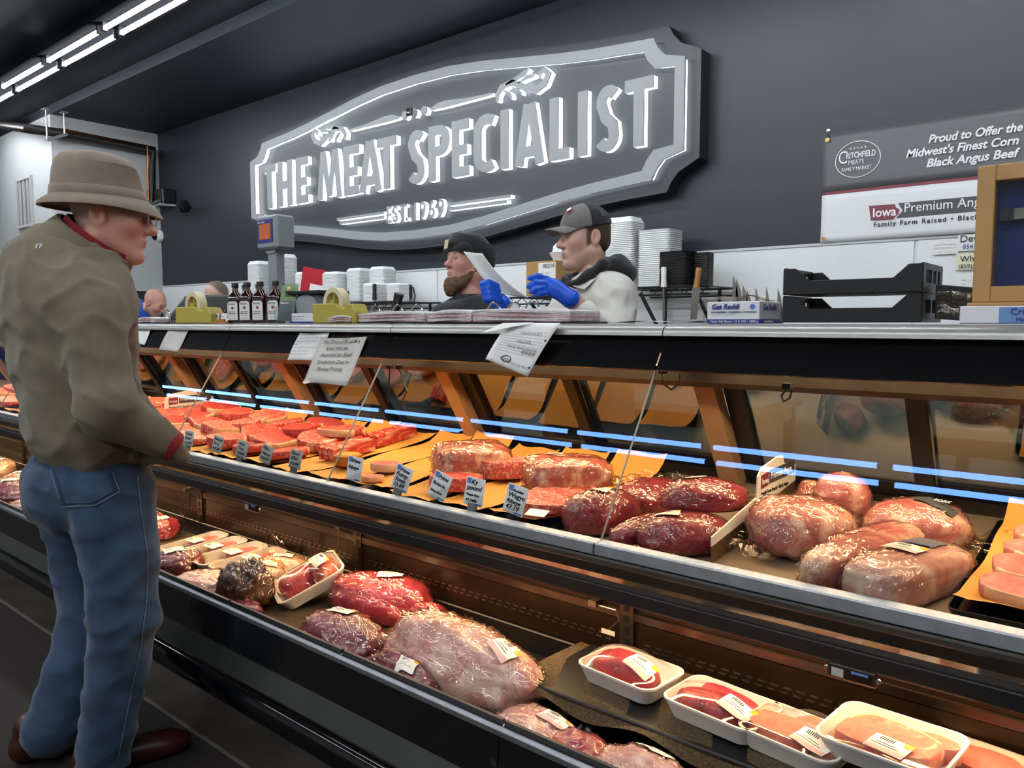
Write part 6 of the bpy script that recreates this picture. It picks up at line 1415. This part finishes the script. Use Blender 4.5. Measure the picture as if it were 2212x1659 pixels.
def cloth(name, prims, res, mat, parent, disp=None, relax=2): P, F = volume(prims, res, disp); return world_child(name, np_mesh(name, P, F, mat, None, relax), parent)
def mb_world(mb, name, mat, parent, **kw): o = mb.build(name, mat, parent, **kw); o.location = -parent.location; return o
U_ = lambda p, k=.03: ('u', p, k)
def merged_body(parent, parts):   # list of (P,F,col): one mesh
    Ps, Fs, Cs, n = [], [], [], 0
    for P, F, c in parts: Ps.append(P); Fs.append(F + n); Cs.append(c); n += len(P)
    return world_child('body', np_mesh('body', np.concatenate(Ps), np.concatenate(Fs), 'skin', np.concatenate(Cs), 1), parent)
def plain(P, c): return np.tile(np.array(c, dtype=np.float32), (len(P), 1))
def ring_band(c, ax_f, ax_s, ax_u, rings, n=36):   # rings: (rf, rs, h, shift_f)
    out = []
    for rf, rs, h, sh in rings: out.append([Vector(c) + ax_f * (rf * math.cos(2 * math.pi * i / n) + sh) + ax_s * (rs * math.sin(2 * math.pi * i / n)) + ax_u * h for i in range(n)])
    return out
SK_OLD, SK_PALE, SK_RUDDY = (.70, .37, .275), (.70, .43, .33), (.60, .31, .235)

# ---- the customer
foot = at_z(150, 1640, 0); cu_ = thing('person', 'man in grey felt hat, olive fleece jacket and jeans looking into the case', 'person', (foot.x, foot.y, 0))
D0 = 2.28; bf_ = (RT * .82 + FH * .57).normalized(); bs_ = ZU.cross(bf_)   # body facing and its left
hf = (RT * .97 + FH * .22).normalized(); hB = basis(hf, pitch=.10)
hc = dp(238, 473, D0 + .01); P, F = head_volume(ear=1.12, nose=1.25, jaw=1.05, fat=.002, neck=.06)
grey = (.16, .13, .12)
col = head_colour(P, SK_OLD, (.52, .19, .16), (.66, .25, .18), grey, lambda x, y, z: .45 * np.clip((-.02 - x) / .02, 0, 1) * np.clip((z + .045) / .02, 0, 1), None)
head = (place_np(P, hB, hc, 1.0), F, col)
tors = lambda px, py, d: dp(px, py, d)
lean_u = (ZU + RT * .12).normalized()
axs = [bf_, bs_, lean_u]
core = [U_(el(tors(165, 720, D0), (.10, .15, .28), axs)), U_(rc(tors(175, 560, D0), hc - ZU * .08, .06, .055)), U_(rc(tors(195, 1040, D0), tors(170, 700, D0), .09, .10)), U_(rc(tors(225, 1080, D0 - .06), tors(262, 1340, D0 - .09), .075, .055)), U_(rc(tors(262, 1340, D0 - .09), tors(222, 1655, D0 - .06), .055, .04)), U_(rc(tors(165, 1090, D0 + .08), tors(195, 1330, D0 + .08), .075, .055)), U_(rc(tors(195, 1330, D0 + .08), tors(112, 1600, D0 + .02), .055, .04)),
        U_(rc(tors(200, 685, D0 - .14), tors(232, 880, D0 - .19), .042, .036)), U_(rc(tors(232, 880, D0 - .19), tors(352, 952, D0 - .125), .036, .028))]
Pb, Fb = volume(core, .010); merged_body(cu_, [head, (Pb, Fb, plain(Pb, SK_OLD))])
fold = wob(16, 2, (1, 1, .7)); fold2 = wob(38, 5)
jk = [U_(el(tors(146, 690, D0), (.148, .20, .24), axs), .06), U_(el(tors(112, 625, D0 + .02), (.13, .19, .17), axs), .08), U_(el(tors(166, 820, D0), (.16, .195, .22), axs), .08), U_(el(tors(205, 932, D0), (.172, .195, .15), axs), .06), U_(rc(tors(150, 560, D0), tors(200, 545, D0), .085, .06), .06),
      U_(el(tors(238, 640, D0 + .0), (.05, .12, .13), axs), .08),
      U_(el(tors(190, 655, D0 - .13), (.09, .075, .10), axs), .07), U_(rc(tors(206, 680, D0 - .155), tors(232, 880, D0 - .20), .080, .072), .04), U_(rc(tors(236, 880, D0 - .21), tors(340, 945, D0 - .14), .074, .054), .03), U_(rc(tors(170, 660, D0 + .19), tors(240, 860, D0 + .20), .08, .07), .05), U_(rc(tors(240, 860, D0 + .20), tors(330, 940, D0 + .1), .065, .05), .04), U_(el(tors(352, 985, D0 - .06), (.05, .06, .05)), .05), U_(rc(tors(385, 985, D0 - .09), tors(362, 1000, D0 - .08), .035, .045), .03)]
jk.append(('i', half(tors(200, 1012, D0), (ZU * -1 + RT * .10)), 0))
def jd(X, Y, Z):
    w1 = wob(9, 11, (1, 1, .6))(X, Y, Z); w2 = wob(19, 6, (1, 1, 1.2))(X, Y, Z)
    return .006 * fold(X, Y, Z) + .002 * fold2(X, Y, Z) + .008 * w1 - .010 * (1 - np.abs(w2)) ** 4
jo = cloth('jacket', jk, .0095, 'fleece_olive', cu_, jd)
# jacket hem band, raised collar and red collar inside it
nb = dp(200, 528, D0 + .0); cf = (RT * .80 - ZU * .60 + FH * .15).normalized(); cu2 = (ZU * .80 + RT * .58).normalized(); cs = cu2.cross(cf).normalized()
mb_world(MB().loft(ring_band(nb, cf, cs, cu2, [(.140, .118, -.05, -.008), (.121, .096, .020, .0), (.111, .087, .021, .0), (.118, .096, -.05, -.005)]), cap0=False, cap1=False), 'collar', 'fleece_olive', cu_, sm=60)
mb_world(MB().loft(ring_band(nb, cf, cs, cu2, [(.108, .083, -.02, .0), (.104, .078, .036, .004), (.098, .072, .036, .004), (.100, .075, -.02, .0)]), cap0=False, cap1=False), 'red_collar', 'red_knit', cu_, sm=60)
wr_a, wr_b = tors(338, 944, D0 - .14), tors(376, 966, D0 - .11)
mb_world(MB().tube([wr_a, wr_b], [.050, .044], 16), 'red_cuff', 'red_knit', cu_, sm=60)
# jeans
jn = [U_(el(tors(208, 1035, D0), (.148, .185, .13), axs), .06), U_(el(tors(130, 1065, D0 + .02), (.10, .16, .12), axs), .07), U_(rc(tors(243, 1075, D0 - .07), tors(270, 1330, D0 - .09), .114, .088), .03), U_(rc(tors(268, 1330, D0 - .09), tors(222, 1652, D0 - .06), .086, .070), .02), U_(rc(tors(172, 1100, D0 + .09), tors(205, 1320, D0 + .09), .105, .088), .03), U_(rc(tors(205, 1320, D0 + .09), tors(112, 1580, D0 + .02), .088, .074), .02)]
jn.append(('i', half(tors(222, 1657, D0 - .06), -ZU), 0))
gd = wob(20, 9, (1, 1, .8)); gd2 = wob(46, 4)
P, F = volume(jn, .0095, lambda X, Y, Z: .006 * gd(X, Y, Z) + .002 * gd2(X, Y, Z) - .009 * (1 - np.abs(wob(15, 3, (1, 1, 1.6))(X, Y, Z))) ** 4); jm = np_mesh('jeans', P, F, 'denim', None, 2); jeans = world_child('jeans', jm, cu_)
jb = BVHTree.FromPolygons([Vector(p) for p in P.tolist()], F.tolist())
def stitch(pts, mat, r=.0018, off=.002, name='seam', n=10, parent=None, bv=None):
    path = []
    for (x0, y0), (x1, y1) in zip(pts[:-1], pts[1:]):
        for k in range(n): 
            h = (bv or jb).ray_cast(CAMP, ray(x0 + (x1 - x0) * k / n, y0 + (y1 - y0) * k / n).normalized())
            if h[0] is not None: path.append(h[0] + h[1] * off)
    if len(path) > 2: o = MB().tube(path, r, 5).build(name, mat, jeans, sm=60); o.location = (0, 0, 0)
stitch([(296, 1030), (306, 1120), (318, 1200), (316, 1300), (303, 1400), (282, 1500), (262, 1600), (252, 1650)], 'stitch', .0012)
stitch([(110, 1015), (135, 1095), (205, 1092), (258, 1062), (240, 1015)], 'stitch', .0016, name='pocket_seam')
stitch([(117, 1015), (140, 1088), (204, 1085), (250, 1058), (233, 1015)], 'stitch_dark', .0016, name='pocket_seam')
# shoes
def shoe(heel, toe, name='shoe'):
    heel, toe = Vector(heel), Vector(toe); d = (toe - heel); u = d.normalized(); s = ZU.cross(u).normalized()
    prims = [U_(el(heel + u * .03 + ZU * .045, (.055, .042, .05), [u, s, ZU]), .03), U_(el(heel + d * .55 + ZU * .035, (.10, .046, .042), [u, s, ZU]), .03), U_(el(toe - u * .05 + ZU * .03, (.065, .05, .034), [u, s, ZU]), .03), U_(rc(heel + u * .03 + ZU * .06, heel + u * .03 + ZU * .11, .042, .04), .02), ('i', half(heel + ZU * .002, u.cross(s) * -1), 0)]
    return cloth(name, prims, .006, 'shoe_leather', cu_)
fa = at_z(175, 1680, .012); ta = fa + bf_ * .29; shoe(fa, ta)
fb2 = at_z(40, 1650, .012); shoe(fb2, fb2 + bf_ * .28)
mb_world(MB().tube([dp(112, 1575, D0 + .02), dp(100, 1625, D0 + .01)], [.048, .05], 14), 'sock', 'trousers_dark', cu_, sm=60)
# hat
hu = (ZU + RT * -.02).normalized(); hx = (hf + ZU * -.04).normalized(); hy = ZU.cross(hx).normalized(); hcn = dp(213, 443, D0 + .01)
prof = [(.158, .132, -.016, .006), (.169, .140, -.016, .006), (.167, .138, -.006, .006), (.150, .120, .008, .004), (.133, .106, .020, .003), (.125, .101, .05, .0), (.118, .096, .09, -.002), (.108, .088, .120, -.004), (.090, .073, .140, -.006), (.055, .045, .150, -.008), (.012, .010, .150, -.008)]
m = MB(); R_ = ring_band(hcn, hx, hy, hu, prof, 48)
for r in R_[:3]:
    for i in range(48):
        a = math.cos(2 * math.pi * i / 48); r[i] = r[i] + hu * (-.016 * max(0, a) ** 2 + .002)
m.loft(R_, cap0=False); hat = mb_world(m, 'hat', 'hat_tweed', cu_, sm=70)
hb_ = MB().loft(ring_band(hcn, hx, hy, hu, [(.1335, .1065, .018, .003), (.1345, .1075, .021, .003), (.1300, .1055, .044, .001), (.1270, .1030, .046, 0)], 48), cap0=False, cap1=False).build('hat_band', 'hat_tweed', hat, sm=70)
for k in range(17):   # fine ribs of the crown
    z_ = .051 + k * .0039; rf = float(np.interp(z_, [.020, .05, .09, .12], [.133, .125, .118, .108])) - .0002; rs = float(np.interp(z_, [.020, .05, .09, .12], [.106, .101, .096, .088])) - .0002; q = max(0, (z_ - .05) / .09)
    ring = ring_band(hcn, hx, hy, hu, [(rf, rs, z_, -.003 * max(0, q))], 40)[0]; MB().tube(ring + ring[:1], .0008, 4, caps=False).build('rib', 'hat_tweed', hat, sm=60)
# glasses
pmat('brow_grey', '#8d8178', .8)
eyes(cu_, hB, hc, 1.0, SK_OLD, 'brow_grey', -.3, .45)
def hp(x, y, z, B=hB, o=hc): return Vector(o) + B @ Vector((x, y, z))
for s in (-1, 1):
    rp = [hp(.112 + .004 * math.cos(a), s * (.034 + .021 * math.cos(a)), .010 + .017 * math.sin(a)) for a in [2 * math.pi * k / 16 for k in range(17)]]
    mb_world(MB().tube(rp, .0013, 5, caps=False), 'glasses_rim', 'galvanised', cu_, sm=60)
    mb_world(MB().tube([hp(.110, s * .056, .018), hp(.05, s * .080, .018), hp(-.012, s * .085, .022)], .0016, 5), 'glasses_temple', 'galvanised', cu_, sm=60)
    mb_world(MB().add(rp[:-1], [tuple(range(16))]), 'glasses_lens', 'glass_clear', cu_)
# small logo on the shoulder
jbv = BVHTree.FromPolygons([v.co for v in jo.data.vertices], [tuple(p.vertices) for p in jo.data.polygons])
path = []
for (x, y) in ((78, 538), (80, 530), (88, 527), (91, 532), (85, 538), (88, 530)):
    h = jbv.ray_cast(CAMP, ray(x, y).normalized())
    if h[0] is not None: path.append(h[0] + h[1] * .002)
if len(path) > 2: o = MB().tube(path, .002, 5).build('logo', 'paper_white', jo, sm=50)

# ---- butcher in the grey cap
DB_ = 3.08; bc_foot = dp(1275, 1000, DB_); bc = thing('person', 'young butcher in grey cap, white coat and blue gloves reading a sheet', 'person', (bc_foot.x, bc_foot.y, 0))
hf = (RT * -.93 + FH * -.36).normalized(); hB = basis(hf, pitch=.06); hc = dp(1262, 517, DB_); SC_ = .955
P, F = head_volume(ear=1.0, nose=.95, jaw=1.0, fat=-.003, neck=.054)
brn = (.085, .05, .032)
col = head_colour(P, SK_PALE, (.50, .20, .17), (.62, .28, .21), brn, lambda x, y, z: .95 * np.clip((.03 - x) / .012, 0, 1) * np.clip((z + .03 + .5 * np.maximum(x, 0) + 1.2 * np.minimum(x + .02, 0)) / .012, 0, 1) * (np.abs(y) < .080), (.35, .2, .14))
head = (place_np(P, hB, hc, SC_), F, col)
bf_ = (RT * -.90 + FH * -.44).normalized(); bs_ = ZU.cross(bf_); axs = [bf_, bs_, ZU]
nk = dp(1292, 600, DB_)
core = [U_(rc(hc - ZU * .1 - hf * .03, nk - ZU * .06, .055, .06)), U_(el(dp(1285, 720, DB_), (.09, .15, .2), axs)), U_(rc(dp(1275, 800, DB_), Vector((bc_foot.x, bc_foot.y, .5)), .12, .11)), U_(rc(Vector((bc_foot.x, bc_foot.y, .9)) + bs_ * .08, Vector((bc_foot.x, bc_foot.y, .02)) + bs_ * .1, .08, .06)), U_(rc(Vector((bc_foot.x, bc_foot.y, .9)) - bs_ * .08, Vector((bc_foot.x, bc_foot.y, .02)) - bs_ * .1, .08, .06)),
        U_(rc(dp(1322, 640, DB_ - .12), dp(1325, 735, DB_ - .2), .045, .04)), U_(rc(dp(1325, 735, DB_ - .2), dp(1232, 643, DB_ - .26), .040, .030), .02), U_(rc(dp(1232, 643, DB_ - .26), dp(1205, 626, DB_ - .26), .028, .026)), U_(rc(dp(1240, 640, DB_ + .12), dp(1170, 740, DB_ + .0), .045, .04)), U_(rc(dp(1170, 740, DB_), dp(1085, 655, DB_ - .12), .04, .029), .02)]
Pb, Fb = volume(core, .009); merged_body(bc, [head, (Pb, Fb, plain(Pb, SK_PALE))])
ct = [U_(el(dp(1280, 700, DB_), (.125, .195, .19), axs), .05), U_(el(dp(1290, 640, DB_ - .01), (.10, .19, .09), axs), .06), U_(rc(dp(1275, 760, DB_), Vector((bc_foot.x, bc_foot.y, .75)), .165, .19), .06), U_(el(Vector((bc_foot.x, bc_foot.y, .72)), (.15, .2, .25), axs), .05),
      U_(el(dp(1318, 636, DB_ - .10), (.095, .085, .085), axs), .05), U_(rc(dp(1326, 655, DB_ - .13), dp(1328, 738, DB_ - .2), .078, .070), .03), U_(rc(dp(1328, 738, DB_ - .2), dp(1262, 676, DB_ - .245), .064, .046), .025), U_(rc(dp(1240, 645, DB_ + .14), dp(1178, 745, DB_ + .0), .075, .062), .04), U_(rc(dp(1178, 745, DB_), dp(1108, 680, DB_ - .09), .06, .045), .025), ('s', rc(dp(1290, 560, DB_), dp(1285, 640, DB_), .055, .06), .02)]
ff = wob(22, 7); ff2 = wob(50, 2)
cloth('white_coat', ct, .0085, 'coat_white', bc, lambda X, Y, Z: .006 * ff(X, Y, Z) + .002 * ff2(X, Y, Z) - .010 * (1 - np.abs(wob(20, 8)(X, Y, Z))) ** 4)
# coat collar flap
cl = [dp(1245, 612, DB_ - .12), dp(1290, 600, DB_ - .17), dp(1262, 626, DB_ - .17), dp(1236, 618, DB_ - .15)]
mb_world(MB().hexa([p + FH * .004 for p in cl] + [p - FH * .004 for p in cl]), 'coat_collar', 'coat_white', bc, bevel=.003)
# hood
hd_pts = [dp(1218, 608, DB_ - .10), dp(1235, 618, DB_ - .13), dp(1262, 600, DB_ - .15), dp(1300, 575, DB_ - .14), dp(1335, 568, DB_ - .06), dp(1340, 570, DB_ + .05), dp(1310, 572, DB_ + .12), dp(1265, 590, DB_ + .12), dp(1225, 600, DB_ + .03), dp(1218, 608, DB_ - .10)]
hp_ = []
for i in range(len(hd_pts) - 1): hp_.append(U_(rc(hd_pts[i], hd_pts[i + 1], [.011, .012, .015, .019, .025, .026, .021, .016, .012, .011][i], [.012, .015, .019, .025, .026, .021, .016, .012, .011, .011][i]), .02))
hp_ += [U_(el(dp(1322, 588, DB_), (.07, .125, .034), axs), .05), U_(el(dp(1330, 598, DB_ - .02), (.055, .10, .028), axs), .02)]
cloth('hood', hp_, .0065, 'hood_black', bc, lambda X, Y, Z: .002 * ff2(X, Y, Z) - .008 * (1 - np.abs(wob(14, 4)(X, Y, Z))) ** 4)
# hair under the cap
hr = [U_(el((-.016, 0, .045), (.104, .0815, .094)), .01), U_(el((-.055, 0, -.01), (.058, .072, .055)), .02), ('s', rc((.06, -.2, -.03), (.06, .2, -.03), .075), .008), ('s', el((-.008, .085, -.004), (.03, .02, .035)), .008), ('s', el((-.008, -.085, -.004), (.03, .02, .035)), .008)]
P, F = volume(hr, .004); world_child('hair', np_mesh('hair', place_np(P, hB, hc, SC_), F, 'hair_brown', None, 1), bc)
# cap: grey front, dark mesh back, curved brim
def cap_piece(name, mat, cut):
    pr = [U_(el((-.012, 0, .050), (.113, .090, .100)), .01), ('i', half((0, 0, .046), (-.12, 0, -1)), 0), cut]
    P, F = volume(pr, .0035); return world_child(name, np_mesh(name, place_np(P, hB, hc, SC_), F, mat, None, 2), bc)
capf = cap_piece('cap_front', 'cap_grey', ('i', half((.002, 0, 0), (-1, 0, 0)), 0)); cap_piece('cap_back', 'cap_mesh', ('i', half((.002, 0, 0), (1, 0, 0)), 0))
m = MB()
def brim(u, v):
    a = (u - .5) * 2.5; r0x, r0y = .100, .088; x0, y0 = -.012 + r0x * math.cos(a * .72), r0y * math.sin(a * .72) / math.sin(.9) * .80
    x = x0 + v * .085 * math.cos(a * .62) ** .8; y = y0 * (1 - .10 * v); z = .058 - .012 * v - .55 * y * y / .09 * (.6 + .5 * v); return hp(x * SC_, y * SC_, z * SC_, hB, hc)
m.grid(brim, 20, 10); bo = mb_world(m, 'cap_brim', 'cap_grey', bc, sm=80); md = bo.modifiers.new('thick', 'SOLIDIFY'); md.thickness = .004
def cap_patch(name, mat, cxy, rx, rz, n=18, off=.002, shape='e'):
    # patch on the cap surface, given by angle around the crown and height
    vs = []
    for i in range(n):
        a = 2 * math.pi * i / n; ca, sa = math.cos(a), math.sin(a)
        if shape == 'r': k = 1 / max(abs(ca), abs(sa)); ca, sa = ca * k, sa * k
        th = cxy[0] + rx * ca; ph = cxy[1] + rz * sa
        vs.append(hp((-.012 + (.113 + off) * math.cos(ph) * math.cos(th)) * SC_, ((.090 + off) * math.cos(ph) * math.sin(th)) * SC_, (.050 + (.100 + off) * math.sin(ph)) * SC_, hB, hc))
    return mb_world(MB().add(vs, [tuple(range(n))]), name, mat, bc)
cap_patch('cap_emblem', 'maroon', (.25, .75), .30, .20, off=.004); cap_patch('cap_emblem_mark', 'paper_white', (.25, .75), .16, .09, off=.007); cap_patch('cap_side_patch', 'grey_dark', (2.0, .55), .16, .20, 16, .004, 'r')
eyes(bc, hB, hc, SC_, SK_PALE, 'hair_brown', -.55, .25)
for s in (1, -1): mb_world(MB().lathe([(.0001, -.010), (.006, -.008), (.0098, 0), (.006, .008), (.0001, .010)], 12, c=(0, 0, 0)), 'eye', 'eye_white', bc) if False else None
# gloves
DG = DB_ - .27
def glove(prims): return cloth('glove', prims, .0035, 'glove_blue', bc, None, 1)
def fing(pts, d, r): return [U_(rc(dp(pts[i][0], pts[i][1], d[i]), dp(pts[i + 1][0], pts[i + 1][1], d[i + 1]), r[i], r[i + 1]), .006) for i in range(len(pts) - 1)]
g = [U_(el(dp(1194, 621, DG), (.046, .022, .033), [(RT - ZU * .35), FH, (ZU + RT * .35)]), .02), U_(rc(dp(1200, 625, DG), dp(1232, 645, DG), .028, .036), .02)]
g += fing([(1180, 604), (1162, 597), (1144, 601)], [DG + .0, DG - .02, DG - .03], [.013, .0115, .0095]) + fing([(1176, 612), (1156, 611), (1142, 619)], [DG - .015, DG - .03, DG - .035], [.013, .0115, .0095]) + fing([(1174, 622), (1156, 625), (1147, 631)], [DG - .02, DG - .035, DG - .03], [.0125, .011, .009]) + fing([(1178, 632), (1164, 635), (1156, 638)], [DG - .02, DG - .03, DG - .02], [.0115, .010, .0085]) + fing([(1200, 612), (1180, 603), (1160, 606)], [DG + .03, DG + .045, DG + .04], [.014, .0125, .010])
glove(g)
D2 = DB_ - .13
g = [U_(el(dp(1062, 632, D2), (.036, .030, .040), [RT, FH, ZU]), .02), U_(rc(dp(1066, 640, D2), dp(1084, 656, D2), .030, .034), .02)]
for i in range(4): yy = 613 + 11 * i; g += fing([(1043 + 2 * i, yy), (1056 + i, yy - 2), (1074 + 2 * i, yy + 4)], [D2 - .0, D2 - .045, D2 - .035], [.0135, .013, .011])
g += fing([(1052, 616), (1050, 606), (1060, 603)], [D2 + .02, D2 + .03, D2 + .03], [.014, .0125, .011])
glove(g)
# the sheet he holds
ps = thing('held_sheet', 'white sheet of paper held up by the cap butcher', 'paper', dp(1062, 620, D2))
Lf = [dp(1001, 543, D2 + .02), dp(1045, 603, D2 - .01), dp(1076, 633, D2 - .03)]; Rt_ = [dp(1042, 547, D2 - .06), dp(1086, 600, D2 - .08), dp(1145, 645, D2 - .09)]
def bez(p, t): return p[0] * (1 - t) ** 2 + (p[1] * 2 - (p[0] + p[2]) / 2) * 2 * t * (1 - t) + p[2] * t * t
m = MB(); m.grid(lambda u, v: bez(Lf, v).lerp(bez(Rt_, v), u) + FH * (.012 * math.sin(u * math.pi)), 10, 16); so = mb_world(m, 'sheet', 'paper_white', ps, sm=80); md = so.modifiers.new('thick', 'SOLIDIFY'); md.thickness = .0006
# trousers
tr = [U_(rc(Vector((bc_foot.x, bc_foot.y, .8)) + bs_ * s * .09, Vector((bc_foot.x, bc_foot.y, .03)) + bs_ * s * .11, .10, .075), .03) for s in (-1, 1)]; cloth('trousers', tr, .014, 'trousers_dark', bc)

# ---- bearded butcher
DC = 3.6; bt_foot = dp(1010, 1000, DC); bb_ = thing('person', 'bearded butcher in black beanie and black polo shirt', 'person', (bt_foot.x, bt_foot.y, 0))
hf = (RT * -.80 + FH * -.60).normalized(); hB = basis(hf, pitch=-.14); hc = dp(1010, 571, DC); S2 = .94
P, F = head_volume(ear=.9, nose=1.15, jaw=1.1, fat=.006, neck=.062)
col = head_colour(P, SK_RUDDY, (.50, .17, .14), (.60, .22, .16), (.12, .075, .045), None, None)
head = (place_np(P, hB, hc, S2), F, col); bf_ = (RT * -.70 + FH * -.71).normalized(); bs_ = ZU.cross(bf_); axs = [bf_, bs_, ZU]
core = [U_(rc(hc - ZU * .1, dp(1025, 670, DC), .06, .065)), U_(el(dp(1020, 740, DC), (.10, .17, .2), axs)), U_(rc(dp(1015, 800, DC), Vector((bt_foot.x, bt_foot.y, .6)), .12, .12))] + [U_(rc(Vector((bt_foot.x, bt_foot.y, .9)) + bs_ * s * .09, Vector((bt_foot.x, bt_foot.y, .02)) + bs_ * s * .11, .08, .06)) for s in (-1, 1)]
Pb, Fb = volume(core, .012); merged_body(bb_, [head, (Pb, Fb, plain(Pb, SK_RUDDY))])
pl = [U_(el(dp(1018, 735, DC), (.15, .22, .22), axs), .05), U_(el(dp(1018, 683, DC), (.11, .215, .09), axs), .06), U_(rc(dp(1015, 790, DC), Vector((bt_foot.x, bt_foot.y, .95)), .17, .17), .06), U_(rc(dp(968, 690, DC - .12), dp(945, 800, DC - .16), .085, .075), .05), U_(rc(dp(1070, 690, DC + .1), dp(1100, 790, DC), .085, .075), .05), ('s', rc(dp(1012, 620, DC - .03), dp(1006, 668, DC - .05), .062, .055), .02)]
cloth('polo_shirt', pl, .011, 'polo_black', bb_, lambda X, Y, Z: .006 * ff(X, Y, Z))
mb_world(MB().loft(ring_band(dp(1018, 649, DC), bf_, bs_, (ZU - bf_ * .35).normalized(), [(.10, .105, -.02, .0), (.088, .088, .03, .0), (.082, .082, .03, 0), (.09, .095, -.02, 0)]), cap0=False, cap1=False), 'polo_collar', 'polo_black', bb_, sm=60)
cloth('tee_shirt', [U_(el(dp(1007, 676, DC - .07), (.03, .06, .05), axs), .02)], .008, 'tee_blue', bb_)
eyes(bb_, hB, hc, S2, SK_RUDDY, 'beard_brown', .05, .5)
bd = [U_(el((.070, 0, -.105), (.040, .052, .040)), .02), U_(el((.080, 0, -.135), (.032, .040, .040)), .02)] + [U_(rc((.0, s * .068, -.035), (.055, s * .045, -.105), .018, .028), .02) for s in (-1, 1)] + [('s', el((.110, 0, -.068), (.028, .034, .016)), .012)]
wb = wob(170, 1); P, F = volume(bd, .0035, lambda X, Y, Z: .0035 * wb(X, Y, Z)); world_child('beard', np_mesh('beard', place_np(P, hB, hc, S2), F, 'beard_brown', None, 0), bb_)
P, F = volume([U_(el((-.014, 0, .052), (.116, .094, .108)), .01), U_(rc((.06, -.05, .05), (.06, .05, .05), .05), .04), U_(el((-.05, 0, .02), (.075, .088, .06)), .04), ('i', half((.05, 0, .030), (.30, 0, -1)), 0)], .0045); world_child('beanie', np_mesh('beanie', place_np(P, hB, hc, S2), F, 'beanie_black', None, 2), bb_)
bn = ring_band(hp(-.012, 0, .045, hB, hc), hB @ Vector((1, 0, .28)).normalized(), hB @ Vector((0, 1, 0)), hB @ Vector((-.28, 0, 1)).normalized(), [(.126, .103, -.012, 0), (.130, .106, -.004, 0), (.128, .104, .050, 0), (.120, .098, .056, 0), (.112, .09, .05, 0), (.112, .09, -.012, 0)], 40)
mb_world(MB().loft(bn, cap0=False, cap1=False), 'beanie_cuff', 'beanie_black', bb_, sm=60)
pt = [hp(.130 - .006 * abs(a - .35), a * .12 - .005, .062 + b, hB, hc) + (hB @ Vector((.004, 0, 0))) for a, b in ((-.03, -.014), (.22, -.014), (.22, .026), (-.03, .026))]
ptc = sum(pt, Vector()) / 4; mb_world(MB().hexa([p for p in pt] + [p - hB @ Vector((.003, 0, 0)) for p in pt]), 'beanie_patch', 'tape_cream', bb_)
ap = [U_(el(Vector((bt_foot.x, bt_foot.y, .75)) + bf_ * .06, (.14, .2, .35), axs), .04)]; cloth('apron', ap, .014, 'apron_white', bb_, lambda X, Y, Z: .005 * ff(X, Y, Z))

# ---- two men further back at the left
def far_man(label, px, py, d, face, pitch, shirt, hairw, lean_=.0, scale=1.0, sk=SK_RUDDY, tilt=Vector((0, 0, 0)), drop=.22):
    hc = dp(px, py, d); t = thing('person', label, 'person', (hc.x, hc.y, 0)); hf = face.normalized(); hB = basis(hf, pitch=pitch)
    P, F = head_volume(res=.005); col = head_colour(P, sk, (.5, .2, .16), (.58, .25, .19), (.10, .07, .05), hairw, (.2, .14, .1))
    back = -Vector((hf.x, hf.y, 0)) * .12 + tilt
    sh = hc + back - ZU * drop; hip = Vector((sh.x, sh.y, .95)) - hf * lean_
    s_ = ZU.cross(hf)
    core = [U_(rc(hc - ZU * .05 - hf * .03, sh, .055, .06)), U_(rc(sh - ZU * .1, hip, .11, .12))] + [U_(rc(hip + s_ * q * .09, Vector((hip.x, hip.y, .02)) + s_ * q * .1, .08, .06)) for q in (-1, 1)]
    Pb, Fb = volume(core, .014); merged_body(t, [(place_np(P, hB, hc, scale), F, col), (Pb, Fb, plain(Pb, sk))])
    pr = [U_(rc(sh + s_ * .13 - ZU * .05, sh - s_ * .13 - ZU * .05, .085), .06), U_(rc(sh - ZU * .08, hip, .15, .16), .08)] + [U_(rc(sh + s_ * q * .19 - ZU * .06, sh + s_ * q * .22 + hf * .12 - ZU * .32, .075, .06), .05) for q in (-1, 1)]
    cloth('shirt', pr, .014, shirt, t, lambda X, Y, Z: .006 * ff(X, Y, Z)); cloth('shirt_collar', [U_(rc(sh + s_ * .05 + ZU * .05, sh - s_ * .05 + ZU * .05, .05), .03)], .010, shirt, t)
    cloth('trousers', [U_(rc(hip + s_ * q * .09, Vector((hip.x, hip.y, .03)) + s_ * q * .1, .11, .08), .04) for q in (-1, 1)], .016, 'trousers_dark', t)
    return t
far_man('bald man in bright blue shirt bending over at the back left', 333, 656, 7.2, (RT * .85 + FH * -.1), .55, 'shirt_blue', lambda x, y, z: .25 * np.clip((z - .03) / .05, 0, 1) * (x < .02), .25, 1.0, SK_RUDDY, -RT * .06, .05)
far_man('man with short brown hair bowed behind the black monitor', 468, 643, 6.3, (RT * .55 + FH * .75), .35, 'polo_black', lambda x, y, z: .92 * np.clip((z + .0 + .55 * np.minimum(0, x)) / .02, 0, 1) * np.clip((.07 - x) / .03, 0, 1), .1, 1.0, SK_PALE)
